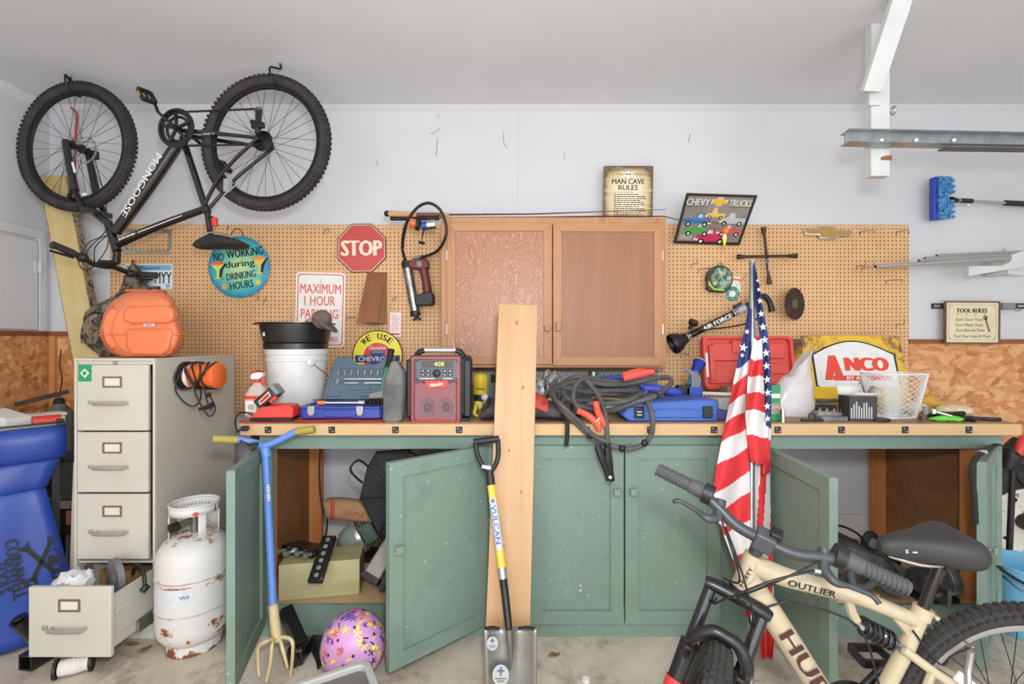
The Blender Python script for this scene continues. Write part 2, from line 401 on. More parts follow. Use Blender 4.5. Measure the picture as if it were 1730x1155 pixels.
part('toe_board', G(O).bb((BXL+.07, YF, 0), (BXR, YF+.02, .15)), m_green, wbn)
for a, b in ((-1.20, -1.14), (-.13, .075), (.985, 1.17), (2.275, 2.33)): part('stile', G(O).bb((a, YF+.001, .15), (b, YF+.031, .893)), m_green, wbn)
part('shelf', G(O).bb((BXL+.01, YF+.02, .132), (BXR-.02, WY-.022, .15)), wood('shelf_wood', (196,160,116), (214,180,138), 0, 5), wbn)
for x in (-1.27, .0, 1.075, 2.318): part('partition', G(O).bb((x, YF+.035, .15), (x+.012, WY-.032, BT-.032)), m_hard, wbn)
for x, y in ((-1.256, 2.93), (2.24, 2.93), (2.195, 2.285)): part('stud', G(O).bb((x, y, .15), (x+.075, y+.038, BT-.032)), m_stud, wbn)
part('stud', G(O).bb((-1.19, YF+.032, .15), (-1.15, YF+.07, .89)), m_stud, wbn)
def bdoor(hx, hy, w, ang, right, knob):       # hinge corner, width, opening angle, hinged on the right
    z0, z1 = .072, .912; s = -1 if right else 1
    M = O @ T(hx, hy, 0) @ R(-ang*s)          # local x runs from the hinge, y into the bench
    g = G(M); t = .03; fr = .062
    g.bb((0, 0, z0), (s*fr, t, z1)).bb((s*(w-fr), 0, z0), (s*w, t, z1)).bb((s*fr, 0, z0), (s*(w-fr), t, z0+fr)).bb((s*fr, 0, z1-fr), (s*(w-fr), t, z1))
    d = part('door', g, m_green, wbn)
    part('panel', G(M).bb((s*fr, .012, z0+fr), (s*(w-fr), t-.012, z1-fr)), m_green, d)
    for hz in (z0+.13, z1-.13): part('hinge', G(M).cyl((0, -.004, hz-.03), (0, -.004, hz+.03), .006), m_green, d)
    if knob: part('knob', G(M).cyl((s*(w-.035), 0, knob), (s*(w-.035), -.018, knob), .009).box((s*(w-.035), -.024, knob), (.034, .014, .034)), m_green, d, bev=.004)
    return d
bdoor(-1.19, 2.228, .45, 76, False, None)
bdoor(-.115, 2.228, .5, 41, True, .56)
bdoor(.078, 2.229, .448, 0, False, .70); bdoor(.982, 2.229, .448, 0, True, .70)
bdoor(1.175, 2.228, .53, 94, False, .49)
bdoor(2.28, 2.228, .47, 41, True, .55)
m_strip = wood('strip_wood', (202,164,116), (214,178,132), 0, 6)
ps = thing('outlet_strip', 'pale wood strip with black outlets along the workbench front edge', 'power strip', T(.5, 2.17, .998))
part('strip', G(T(-.5, -2.17, -.998)).bb((-1.245, 2.168, .972), (2.335, 2.189, 1.024)), m_strip, ps, bev=.002)
for i in range(12):
    if i == 4: continue
    x = X_(453+107.6*i, 2.168)
    o = part('outlet', G(T(x-.5, -.0025, .0)).box((0,0,0), (.03, .006, .03)), BLK, ps, bev=.002)
    part('socket_face', G(T(x-.5, -.006, .0)).box((-.006,0,.006), (.008, .002, .006)).box((.007,0,-.005), (.008, .002, .006)).box((-.006,0,-.007), (.005,.002,.003)), GREY, o)

# ---------------------------------------------------------------- wall cupboard
m_cup = wood('cupboard_frame', (178,124,80), (194,142,96), 2, 7, .5, 2.2)
m_cuph = wood('cupboard_rail', (178,124,80), (194,142,96), 0, 7, .5)
def plyw():
    m, N, L, b = newmat('cupboard_ply')
    n = noise(N, L, coords(N, L, (1, 1, .34)), 10, 4, .5, .7)
    mu = N.new('ShaderNodeMath'); mu.operation = 'MULTIPLY'; mu.inputs[1].default_value = 150; L.new(n, mu.inputs[0])
    si = N.new('ShaderNodeMath'); si.operation = 'SINE'; L.new(mu.outputs[0], si.inputs[0])
    r = ramp(N, [(.0, (158,104,70)), (.5, (163,109,75)), (.88, (178,127,94)), (1, (188,140,108))]); L.new(si.outputs[0], r.inputs[0]); L.new(r.outputs[0], b.inputs['Base Color'])
    b.inputs['Roughness'].default_value = .4; return m
YC = 2.72
cup = thing('hanging_cupboard', 'brown wooden two-door wall cupboard hung over the workbench', 'cupboard', T(P(936, 622, YC))); O = cup.matrix_world.inverted()
cx0, cx1, cz0, cz1 = X_(745, YC), X_(1126, YC), Z_(621, YC), Z_(366, YC)
part('carcass', G(O).bb((cx0, YC+.03, cz0), (cx0+.02, PY-.002, cz1)).bb((cx1-.02, YC+.03, cz0), (cx1, PY-.002, cz1)).bb((cx0+.02, YC+.03, cz0), (cx1-.02, PY-.002, cz0+.02)).bb((cx0+.02, YC+.03, cz1-.02), (cx1-.02, PY-.002, cz1)), m_cuph, cup)
part('face_frame', G(O).bb((cx0, YC+.01, cz0), (cx0+.05, YC+.03, cz1)).bb((cx1-.05, YC+.01, cz0), (cx1, YC+.03, cz1)).bb((cx0+.05, YC+.01, cz1-.05), (cx1-.05, YC+.03, cz1)).bb((cx0+.05, YC+.01, cz0), (cx1-.05, YC+.03, cz0+.03)), m_cup, cup, bev=.002)
m_ply1 = plyw(); m_ply2 = wood('cupboard_plain_ply', (152,101,66), (162,110,74), 2, 6, .45)
for j, (xa, xb, za, zb, mp) in enumerate(((756, 932.5, 377, 615, m_ply1), (934, 1118, 378, 617, m_ply2))):
    a, b, z1, z0 = X_(xa, YC), X_(xb, YC), Z_(za, YC), Z_(zb, YC); w = .048; y0 = YC-.012
    M = O if j == 0 else O @ T(b, y0, 0) @ R(.6) @ T(-b, -y0, 0)
    g = G(M)
    for q in range(4):                        # mitred frame
        o4 = [(a, z0), (b, z0), (b, z1), (a, z1)]; i4 = [(a+w, z0+w), (b-w, z0+w), (b-w, z1-w), (a+w, z1-w)]
        p = [o4[q], o4[(q+1) % 4], i4[(q+1) % 4], i4[q]]
        if q == 0: d = None
        gg = G(M).add([V((x, y, z)) for y in (y0, y0+.02) for x, z in p], [(0,1,2,3),(7,6,5,4),(0,4,5,1),(1,5,6,2),(2,6,7,3),(3,7,4,0)])
        if q == 0: d = part('door', G(M).bb((a+w-.004, y0+.007, z0+w-.004), (b-w+.004, y0+.015, z1-w+.004)), mp, cup)
        part('door_rail' if q % 2 == 0 else 'door_stile', gg, m_cuph if q % 2 == 0 else m_cup, d, bev=.0015)
    kx = b-.028 if j == 0 else a+.03; kz = Z_(555, YC)
    part('knob', G(M).box((kx, y0-.011, kz+(0 if j == 0 else .01)), (.03, .022, .03 if j == 0 else .05)), m_cup, d, bev=.004)
    hx = a-.004 if j == 0 else b+.004
    for hz in (Z_(432, YC), Z_(556, YC)):
        part('hinge', G(M).cyl((hx, y0+.004, hz-.03), (hx, y0+.004, hz+.03), .005).box((hx, y0+.012, hz), (.012, .003, .05)), STEEL, d)

# ---------------------------------------------------------------- things on the pegboard and wall
u = PY/F
def hook(px, py, dx, up, where, out=.05):
    M = T(P(px, py, PY)); g = G()
    g.tube([(0,0,0), (dx*u*.5, -out*.5, .002), (dx*u, -out, .0), (dx*u, -out, up*u)], .0018, 6, k=4).tube([(0,0,.0), (0,-.004,-.012), (-.003,-.003,-.024)], .0018, 6)
    single('peg_hook', g, WIRE, 'empty bent wire hook '+where, 'hook', M, 'empty pegboard hooks')
for a in ((384,384,10,-6,'above the round teal sign'), (548,389,12,-8,'between the round teal sign and the stop sign'), (436,503,6,10,'just under the round teal sign'), (446,508,10,8,'between the round teal sign and parking sign'), (664,503,8,-6,'above the paper notice'),
    (1168,447,5,8,'next to the right side of the cupboard'), (1180,455,14,-8,'between the cupboard and the tape measure'), (1150,598,9,6,'under the blower wand nozzle'), (1196,484,-7,6,'just under the tape measure'), (1447,450,5,8,'between the lug wrench and the steel tubes'),
    (1456,452,10,8,'beside the end of the longest steel tube'), (1514,392,10,-7,'in the top corner of the pegboard near the brush'), (1497,474,16,-5,'under the longest steel tube'), (1514,548,2,9,'above the rusty yellow sign corner'), (1452,392,14,-6,'beside the bow tie emblem'), (586,537,18,3,'between the parking sign and the wedge box')): hook(*a)

pf = thing('plate_frame', 'empty chrome license plate frame on the pegboard', 'plate frame', WALL(249, 408, PY-.004))
part('frame', G().ring(rrect(82*u, 41*u, 3*u), rrect(72*u, 29*u, 2*u), -.004, .004), mat('chrome_worn', (190,190,186), .3, .8, c2=(150,146,138), sc=20), pf, bev=.0015)
part('decal_strip', G().box((0, -17.5*u, .0045), (40*u, 3*u, .001)), mat('decal_olive', (150,146,110), .6), pf)
lp = thing('license_plate', 'white and blue license plate ending in MYY on the pegboard', 'license plate', WALL(251, 467, PY-.003))
part('plate', G().prism(rrect(81*u, 42*u, 3*u), -.0015, .0015), mat('plate_white', (226,232,236), .35), lp)
part('sky_band', G().prism(rrect(78*u, 9*u, 2*u), .0015, .0022, T(0, 15*u, 0)), mat('plate_blue', (120,176,206), .4), lp)
part('lettering', G().text('Minnesota', 2*u, 15*u, 34*u, 7*u, .003).text('10,000 lakes', 4*u, -17*u, 30*u, 4*u, .002), mat('print_blue', (24,60,130), .6), lp)
part('number', G().text('C', -4*u, -2*u, 8*u, 19*u, .002, .01).text('MYY', 25*u, -2*u, 29*u, 19*u, .002, .01), PRB, lp)
part('sticker', G().prism(circ(4*u, 14), .0015, .0025, T(33*u, -16*u, 0)), mat('sticker_blue', (150,176,206), .5), lp)
for sx in (-30, 30): part('bolt', G().cyl((sx*u, 18*u, .001), (sx*u, 18*u, .005), .004, n=8), STEEL, lp)

# camouflage jacket hanging behind the orange case
m_camo = patches('camo', (128,116,96), [((72,62,48), 26, .5, .04), ((38,34,30), 32, .56, .03), ((176,166,144), 34, .63, .03)], .85, 0, .2)
rows = []
for py, xa, xb, dp in ((446,222,228,.012), (456,213,238,.05), (480,206,246,.07), (502,198,255,.08), (516,152,258,.09), (535,144,262,.10), (556,147,262,.10), (575,142,262,.10), (592,160,255,.08), (600,175,240,.03)):
    yj = 2.965 if py < 490 else (2.90 if py < 510 else 2.77); dp = min(dp, .05) if py < 490 else dp
    c = P((xa+xb)/2, py, yj); w = (xb-xa)/2*yj/F; ring = []
    for i in range(18):
        a = 2*PI*i/18; q = 1+.10*math.sin(5*a+py*.3)+.05*math.sin(9*a+py)
        ring.append((c.x+w*math.cos(a)*q, c.y+min(.055, dp*math.sin(a)*q*.7), c.z+.006*math.sin(3*a)))
    rows.append(ring)
cj = thing('camo_jacket', 'camouflage jacket hanging behind the orange case', 'jacket', T(P(225, 600, 2.84))); O = cj.matrix_world.inverted()
part('body', G(O).loft(rows), m_camo, cj, subd=1)
part('strap', G(O).tube([P(146,540,2.71), P(160,528,2.69), P(180,530,2.69), P(196,524,2.71)], .013, 8, k=4, flat=.4), mat('black_web', (30,29,28), .8), cj)
part('hang_loop', G(O).tube([P(222,449,2.965), P(224,440,2.985), P(225,440,3.01), P(227,446,2.985), P(227,449,2.965)], .003, 6, k=5), BLK, cj)
part('sleeve', G(O).tube([P(196,516,2.76), P(166,535,2.73), P(152,560,2.73), P(150,578,2.74)], [.04,.045,.04,.035], 10, k=4), m_camo, cj)

# round tropical sign
def teal():
    m, N, L, b = newmat('tropical_teal'); t = N.new('ShaderNodeTexCoord'); q = N.new('ShaderNodeVectorMath'); q.operation = 'LENGTH'; L.new(t.outputs['Object'], q.inputs[0])
    a = N.new('ShaderNodeMath'); a.operation = 'MULTIPLY_ADD'; L.new(noise(N, L, t.outputs['Object'], 9, 3), a.inputs[0]); a.inputs[1].default_value = .08; L.new(q.outputs['Value'], a.inputs[2])
    r = ramp(N, [(.06, (186,216,150)), (.15, (112,196,170)), (.2, (60,166,178)), (.24, (40,120,160))]); L.new(a.outputs[0], r.inputs[0]); L.new(r.outputs[0], b.inputs['Base Color']); b.inputs['Roughness'].default_value = .4; return m
ts = thing('tropical_sign', 'round teal metal sign about no working during drinking hours', 'sign', WALL(404, 451, PY-.012, 3))
part('disc', G().lathe([(0,-.002), (51*u, -.002), (52*u, 0), (51*u, .002), (0, .002)], 48), teal(), ts)
part('lettering', G().text('NO', -33*u, 18*u, 17*u, 14*u, .003, .02).text('WORKiNG', 11*u, 24*u, 62*u, 14*u, .003, .02, rot=4).text('during', 2*u, 4*u, 50*u, 15*u, .003, .02, rot=3).text('DRINKING', 3*u, -14*u, 50*u, 12*u, .003, .02, rot=5).text('HOURS', 3*u, -30*u, 40*u, 13*u, .003, .02, rot=5), PRB, ts)
def cocktail(x, y, top, body):
    part('glass_print', G().prism([(-12,9),(12,9),(2,-3),(1.5,-14),(8,-17),(-8,-17),(-1.5,-14),(-2,-3)], .0022, .003, T(x*u, y*u, 0), u), mat('p_'+body, {'lime':(206,214,80), 'gold':(236,196,60)}[body], .5), ts)
    part('glass_top', G().prism(circ(12*u, 16, 0, 9*u, 3*u), .003, .0036, T(x*u, y*u, 0)), mat('p_'+top, {'coral':(220,96,80), 'peach':(240,150,70)}[top], .5), ts)
    part('glass_shadow', G().prism([(4,-2),(12,8),(16,10),(9,-3),(6,-15),(10,-18),(2,-17)], .0018, .0024, T(x*u, y*u, 0), u), PRB, ts)
cocktail(-36, -1, 'coral', 'lime'); cocktail(34, 4, 'peach', 'gold')
for x, y, c in ((-26,-32,(232,160,40)), (31,-27,(220,206,50))):
    part('flower_print', G().prism([((7 if i%2 == 0 else 3)*math.cos(i*PI/5)*u, (7 if i%2 == 0 else 3)*math.sin(i*PI/5)*u) for i in range(10)], .0022, .003, T(x*u, y*u, 0)), mat('flower%d' % x, c, .5), ts)
part('hanger', G().tube([(-14*u, 48*u, 0), (-8*u, 58*u, .004), (-2*u, 64*u, .008), (6*u, 62*u, .004), (10*u, 50*u, 0)], .0025, 6, k=4), DKST, ts)

# stop sign
st = thing('stop_sign', 'red octagonal stop sign on the pegboard', 'sign', WALL(611, 419, PY-.008, .5))
octo = lambda r: [(r/math.cos(PI/8)*math.cos(PI/8+i*PI/4), r/math.cos(PI/8)*math.sin(PI/8+i*PI/4)) for i in range(8)]
part('plate', G().prism(octo(41*u), -.004, .001), mat('stop_edge', (86,50,44), .6), st)
part('face', G().prism(octo(39.3*u), .001, .0018), mat('stop_red', (188,66,62), .45, c2=(196,74,70), sc=4), st)
part('border', G().ring(octo(39.2*u), octo(38.2*u), .0018, .0024), mat('cream_print', (228,216,188), .5), st)
part('lettering', G().text('STOP', 0, 0, 70*u, 26*u, .0026, .045), mat('cream_print', (228,216,188), .5), st)

# parking sign
pk = thing('parking_sign', 'white metal sign with red letters for one hour parking', 'sign', WALL(541, 523, PY-.008, -1.3))
part('plate', G().prism(rrect(84*u, 126*u, 8*u, 6), -.002, .001), mat('sign_white', (234,232,228), .4, c2=(222,220,214), sc=12), pk)
part('border', G().ring(rrect(78*u, 120*u, 6*u, 6), rrect(74.5*u, 116.5*u, 5*u, 6), .001, .0016), mat('sign_red', (222,92,66), .5), pk)
part('lettering', G().text('MAXIMUM', 0, 35*u, 69*u, 16*u, .002, .01).text('1 HOUR', -1*u, 15*u, 52*u, 16*u, .002, .01).text('PARKING', -1*u, -7*u, 63*u, 16*u, .002, .01).text('VEHIC', -8*u, -29*u, 22*u, 6.5*u, .002).text('ENSE', 23*u, -48.5*u, 17*u, 7.5*u, .002), mat('sign_red', (222,92,66), .5), pk)
part('bolt', G().cyl((1*u, 47*u, 0), (1*u, 47*u, .006), .006, n=10).cyl((1*u, 52*u, 0), (1*u, 52*u, .004), .003, n=8), STEEL, pk)

# wedge box
wz = thing('wedge_box', 'brown wooden wedge-shaped box mounted under the stop sign', 'box', T(P(638, 547, PY)))
w_, h_, d_ = 32*u, 87*u, .225
m_wz = wood('wedge_front', (136,88,56), (160,106,68), 1, 8); m_wzs = wood('wedge_side', (176,124,80), (192,140,94), 2, 8)
part('front_panel', G().add([V(p) for p in ((-w_/2,-.012,h_), (w_/2,-.012,h_), (w_/2,-d_,.0), (-w_/2,-d_,.0), (-w_/2,-.002,h_), (w_/2,-.002,h_), (w_/2,-d_+.012,.0), (-w_/2,-d_+.012,.0))], [(0,1,2,3),(4,7,6,5),(0,4,5,1),(1,5,6,2),(2,6,7,3),(3,7,4,0)]), m_wz, wz)
for s in (-1, 1):
    part('side', G().add([V((s*w_/2+dx, y, z)) for dx in (0, -s*.009) for y, z in ((-.001,h_), (-.001,.0), (-d_+.013,.0), (-.012,h_-.01))], [(0,1,2,3),(7,6,5,4),(0,4,5,1),(1,5,6,2),(2,6,7,3),(3,7,4,0)]), m_wzs, wz)
part('bottom', G().bb((-w_/2+.01, -d_+.014, 0), (w_/2-.01, -.001, .01)), m_wzs, wz)
single('paper_notice', G().box((0,0,0), (22*u, 44*u, .0006)), mat('notice_white', (236,228,222), .8), 'small white paper notice with a red border', 'paper', WALL(668, 548, PY-.003, -1))
pn = bpy.data.objects['paper_notice']
part('printed_border', G().ring([(-10.6*u,-21.6*u),(10.6*u,-21.6*u),(10.6*u,21.6*u),(-10.6*u,21.6*u)], [(-9.6*u,-20.6*u),(9.6*u,-20.6*u),(9.6*u,20.6*u),(-9.6*u,20.6*u)], .0005, .0009), PRR, pn)
g = G()
for i in range(9): g.box((0, (15-3.1*i)*u, .0006), ((14 if i % 3 else 10)*u, .7*u, .0004))
part('printed_lines', g.box((0, -16*u, .0006), (15*u, 3*u, .0004)), PRR, pn)

# round automotive sign, partly behind the socket case
ch = thing('round_parts_sign', 'round yellow parts sign reading WE USE on the pegboard', 'sign', WALL(638, 600, PY-.03))
part('disc', G().lathe([(0,-.003), (42*u,-.003), (42*u,.001), (0,.001)], 48), PRB, ch)
part('yellow_face', G().lathe([(0,.001), (40.5*u,.001), (40.5*u,.0018), (0,.0018)], 48), mat('sign_yellow', (236,220,60), .4), ch)
part('red_circle', G().lathe([(0,.0018), (24*u,.0018), (24*u,.0025), (0,.0025)], 40, T(0,-3*u,0)), mat('sign_scarlet', (212,64,54), .4), ch)
bow = [(-38,6),(-37,-6),(-12,-6),(-12,-14),(12,-14),(12,-6),(37,-6),(38,6),(12,6),(12,14),(-12,14),(-12,6)]
part('bow_tie', G().prism(bow, .0025, .0033, T(0,-6*u,0), u), mat('sign_navy', (40,62,118), .4), ch)
part('white_lettering', G().text('CHEVROLET', 0, -6*u, 64*u, 8*u, .004, .02).text('Genuine', 0, 13*u, 28*u, 7*u, .004, .01, shear=.2).box((0, 5.5*u, .0035), (20*u, .8*u, .0006)).box((0, -17.5*u, .0035), (20*u, .8*u, .0006)), PRW, ch)
part('black_lettering', G().arc('WE USE', 32*u, 10*u, 92, 17, .003, .03), PRB, ch)

# grease gun
gg = thing('grease_gun', 'cordless grease gun with silver barrel and black hose on the pegboard', 'grease gun', T(P(700, 480, 2.96))); O = gg.matrix_world.inverted(); Y = 2.96
part('barrel', G(O).cyl(P(688,450,Y), P(702,528,Y), .03, n=18), mat('barrel_silver', (176,176,172), .3, .9, c2=(130,128,120), sc=14), gg)
part('end_cap', G(O).cyl(P(701,525,Y), P(702.5,533,Y), .031, n=18).cyl(P(702,532,Y), P(704,540,Y), .007), DKST, gg)
part('pull_handle', G(O).tube([P(698,541,Y), P(702,537,Y), P(706,536,Y), P(711,540,Y)], .006, 8, k=4), BLK, gg)
part('head', G(O).cyl(P(686.5,442,Y), P(688.5,453,Y), .031, n=14).cyl(P(684,438,Y), P(685.5,446,Y), .012).bb(P(680,450,Y+.015), P(684,442,Y-.015)), DKST, gg)
m_mar = mat('maroon_plastic', (108,42,40), .5)
part('motor_body', G(O).prism([(693,453),(691,443),(700,438),(718,434),(724,441),(725,453),(713,456)], -.032, .032, Matrix(((Y/F,0,0,-CX*Y/F),(0,0,1,Y),(0,-Y/F,0,H+CY*Y/F),(0,0,0,1)))), m_mar, gg, bev=.006)
part('grip', G(O).tube([P(715,452,Y), P(719,470,Y), P(723,496,Y)], [.03,.026,.028], 12, k=4), m_mar, gg)
part('battery', G(O).prism([(704,513),(703,500),(728,493),(733,497),(734,511),(730,516),(706,517)], -.042, .042, Matrix(((Y/F,0,0,-CX*Y/F),(0,0,1,Y),(0,-Y/F,0,H+CY*Y/F),(0,0,0,1)))), BLK, gg, bev=.006)
part('name_plate', G(O).bb(P(704.5,450,Y-.033), P(712,441,Y-.036)), GREY, gg)
part('hose', G(O).tube([P(685,440,2.95), P(680,420,2.9), P(682,395,2.76), P(690,370,2.655), P(706,350,2.66), P(725,343,2.65), P(744,355,2.65), P(754,382,2.65), P(751,405,2.67), P(738,424,2.74), P(718,433,2.86), P(702,435,2.92)], .0085, 8, k=6), BLK, gg)
part('hose_spring', G(O).tube([P(680,422,2.905), P(681,402,2.84), P(685,382,2.77)], .0105, 8, k=4), mat('spring_steel', (120,112,104), .4, .8), gg)
part('coupler', G(O).cyl(P(700,435.5,2.925), P(714,433,2.885), .012), STEEL, gg)

# fishing rods lying on the cupboard
YR = 2.745
r1 = thing('fishing_rod', 'cork handled fishing rod with orange reel on top of the cupboard', 'fishing rod', T(P(700, 364, YR))); O = r1.matrix_world.inverted()
part('handle', G(O).cyl(P(657,360.7,YR), P(704,362.2,YR), .017, .015).cyl(P(745,362,YR), P(759,362.5,YR), .015, .009), mat('cork', (206,164,122), .8, c2=(186,140,98), sc=60), r1)
part('butt_cap', G(O).ell(P(654,360.7,YR), (.018,.016,.018)), BLK, r1)
part('reel_seat', G(O).cyl(P(704,362.2,YR), P(745,362.2,YR), .0105), mat('seat_brown', (112,62,48), .4), r1)
part('shaft', G(O).tube([P(757,362.5,YR), P(900,361.5,YR+.02), P(1000,358,YR+.05), P(1080,355,YR+.10), P(1126,354,YR+.12)], [.0055,.004,.003,.002,.0015], 6), mat('rod_brown', (86,44,34), .35), r1)
for px, py, yy in ((812,364.5,YR), (880,363,YR+.02), (972,361,YR+.04), (1060,357,YR+.09), (1124,355,YR+.12)): part('line_guide', G(O).torus(.006, .0009, 12, 5, T(P(px, py-2.5, yy)) @ R(90,'Y')), STEEL, r1)
part('spool', G(O).cyl(P(693,376,YR-.02), P(706,379,YR-.02), .027, .024, n=20), mat('spool_orange', (226,110,60), .4), r1)
part('reel_rim', G(O).cyl(P(704,379,YR-.02), P(709,380,YR-.02), .034, n=20).cyl(P(706,371,YR-.01), P(706,366,YR), .006), BLK, r1)
r2 = thing('fishing_rod', 'black fishing rod with blue and silver reel and a float at its tip', 'fishing rod', T(P(700, 371, YR+.03))); O = r2.matrix_world.inverted(); Y2 = YR+.045
part('handle', G(O).cyl(P(660,369,Y2), P(742,368,Y2), .013), BLK, r2)
part('reel', G(O).cyl(P(712,382,Y2-.06), P(733,379,Y2-.06), .024, .028, n=18).cyl(P(722,374,Y2-.05), P(722,370,Y2), .006), mat('reel_blue', (52,84,150), .35, .4), r2)
part('spool', G(O).cyl(P(722,380.5,Y2-.06), P(736,379,Y2-.06), .0295, n=18), CHROME, r2)
part('crank', G(O).tube([P(717,388,Y2-.07), P(714,396,Y2-.09), P(713,404,Y2-.09)], .004, 6).cyl(P(708,409,Y2-.1), P(717,411,Y2-.08), .008), BLK, r2)
part('shaft', G(O).tube([P(742,367.8,Y2), P(900,367,Y2+.03), P(1050,365,Y2+.02), P(1122,365.3,2.75), P(1142,370.5,2.73), P(1180,374,2.7), P(1228,377,2.66)], [.005,.0045,.0035,.003,.0022,.0016], 6), mat('rod_brown', (86,44,34), .35), r2)
fl = thing('fishing_float', 'orange and yellow fishing float dangling before the truck sign', 'fishing float', T(P(1226, 390, 2.66))); O = fl.matrix_world.inverted()
part('ball', G(O).ell(P(1226,390,2.66), .019, 16), mat('float_orange', (255,120,40), .35), fl)
part('body', G(O).lathe([(0,.034), (.009,.026), (.012,.005), (.009,-.018), (.003,-.036), (0,-.037)], 14, T(P(1224,404,2.66))), mat('float_yellow', (226,232,60), .35), fl)
part('white_band', G(O).lathe([(.0095,.026), (.0126,.008), (.0126,.004)], 14, T(P(1224,404,2.66)), False), PRW, fl)
part('stem', G(O).cyl(P(1224,414,2.66), P(1223.5,424,2.66), .002), mat('float_orange', (255,120,40), .35), fl)
part('line', G(O).tube([P(1228,377,2.66), P(1226,384,2.66)], .0008, 4), WIRE, fl)

# rules sign standing on the cupboard
def burnt():
    m, N, L, b = newmat('burnt_paper'); t = N.new('ShaderNodeTexCoord'); mp = N.new('ShaderNodeMapping'); L.new(t.outputs['Object'], mp.inputs[0]); mp.inputs['Scale'].default_value = (6.3, 5.3, 0)
    q = N.new('ShaderNodeVectorMath'); q.operation = 'LENGTH'; ab = N.new('ShaderNodeVectorMath'); ab.operation = 'MULTIPLY'; L.new(mp.outputs[0], ab.inputs[0]); L.new(mp.outputs[0], ab.inputs[1]); L.new(ab.outputs[0], q.inputs[0])
    a = N.new('ShaderNodeMath'); a.operation = 'MULTIPLY_ADD'; L.new(noise(N, L, coords(N, L, (4,22,1)), 2, 5), a.inputs[0]); a.inputs[1].default_value = .6; L.new(q.outputs['Value'], a.inputs[2])
    r = ramp(N, [(.35, (228,216,184)), (.75, (196,172,124)), (1.0, (110,84,52)), (1.25, (44,38,34))]); mpd = N.new('ShaderNodeMath'); mpd.operation = 'MULTIPLY'; mpd.inputs[1].default_value = .8; L.new(a.outputs[0], mpd.inputs[0])
    L.new(mpd.outputs[0], r.inputs[0]); L.new(r.outputs[0], b.inputs['Base Color']); b.inputs['Roughness'].default_value = .4; return m
ms = thing('rules_sign', 'parchment look metal sign of man cave rules on the cupboard', 'sign', WALL(1061, 331, 2.965, 0, -3)); k = 2.965/F
part('plate', G().prism(rrect(84*k, 100*k, 3*k), -.0015, .0015), burnt(), ms)
g = G().text('MAN CAVE', 0, 24*k, 55*k, 8.5*k, .0022, .02).text('RULES', 0, 14*k, 33*k, 8.5*k, .0022, .02).text('ALL THOSE', -19*k, 36*k, 18*k, 2.4*k, .0022).text('WHO ENTER', 19*k, 36*k, 18*k, 2.4*k, .0022)
g.text('1. MY CAVE, MY RULES', -9*k, 6*k, 34*k, 2.3*k, .0022)
part('lettering', g, PRB, ms)
g = G()
for i in range(12):
    x = -24
    while x < (26 if i % 3 else 18): w = rng.uniform(2, 6); g.box(((x+w/2)*k, (2.6-3.4*i)*k, .0018), (w*k, 1.4*k, .0005)); x += w+1.2
part('small_print', g, PRB, ms)
part('skull', G().ell((0, 37*k, .001), (6*k, 5*k, .0012), 14).box((0, 32*k, .0016), (6*k, 4*k, .001)), PRW, ms)
for s in (-1, 1): part('bone', G().bar((-13*k, (36-5*s)*k, .0016), (13*k, (36+5*s)*k, .0016), 1.6*k, .0006, (0,0,1)), PRW, ms)
for s in (-1, 1): part('eye', G().ell((s*2.4*k, 36*k, .0022), (1.5*k, 1.5*k, .0006), 10), PRB, ms)

# truck sign, its top tipping out into the room
a, b_, c_, d__ = P(1139,410.5,3.0), P(1249,414,3.0), P(1280,332,2.79), P(1158,324,2.79)
ex = (b_-a).normalized(); ey = (d__-a); ey = (ey-ex*ey.dot(ex)).normalized(); ez = ex.cross(ey)
M = Matrix((ex, ey, ez)).transposed().to_4x4(); M.translation = (a+b_+c_+d__)/4
tw, th = ((b_-a).length+(c_-d__).length)/2, ((d__-a).length+(c_-b_).length)/2
tk = thing('truck_sign', 'grey metal sign of vintage pickup trucks tipping off the wall', 'sign', M)
part('plate', G().box((0,0,-.001), (tw, th, .003)), mat('sign_taupe', (150,142,132), .4, c2=(128,120,112), sc=5), tk)
part('border', G().ring([(-tw/2,-th/2),(tw/2,-th/2),(tw/2,th/2),(-tw/2,th/2)], [(-tw*.46,-th*.44),(tw*.46,-th*.44),(tw*.46,th*.45),(-tw*.46,th*.45)], .0005, .0012), mat('sign_dark', (52,48,46), .4), tk)
part('lettering', G().text('CHEVY', -tw*.30, th*.34, tw*.33, th*.13, .0024, .02).text('TRUCKS', tw*.30, th*.34, tw*.32, th*.13, .0024, .02), PRW, tk)
part('lettering_shade', G().text('CHEVY', -tw*.296, th*.328, tw*.335, th*.14, .0016, .04).text('TRUCKS', tw*.304, th*.328, tw*.325, th*.14, .0016, .04), PRB, tk)
bt = [(-1,.28),(-1.1,-.28),(-.35,-.28),(-.4,-.6),(.35,-.6),(.4,-.28),(1.0,-.28),(1.1,.28),(.35,.28),(.4,.6),(-.35,.6),(-.4,.28)]
part('bow_tie', G().prism(bt, .0012, .0022, T(0, th*.36, 0), tw*.105), PRW, tk)
part('bow_tie_gold', G().prism(bt, .0022, .003, T(0, th*.36, 0), tw*.09), mat('bow_gold', (226,180,50), .35), tk)
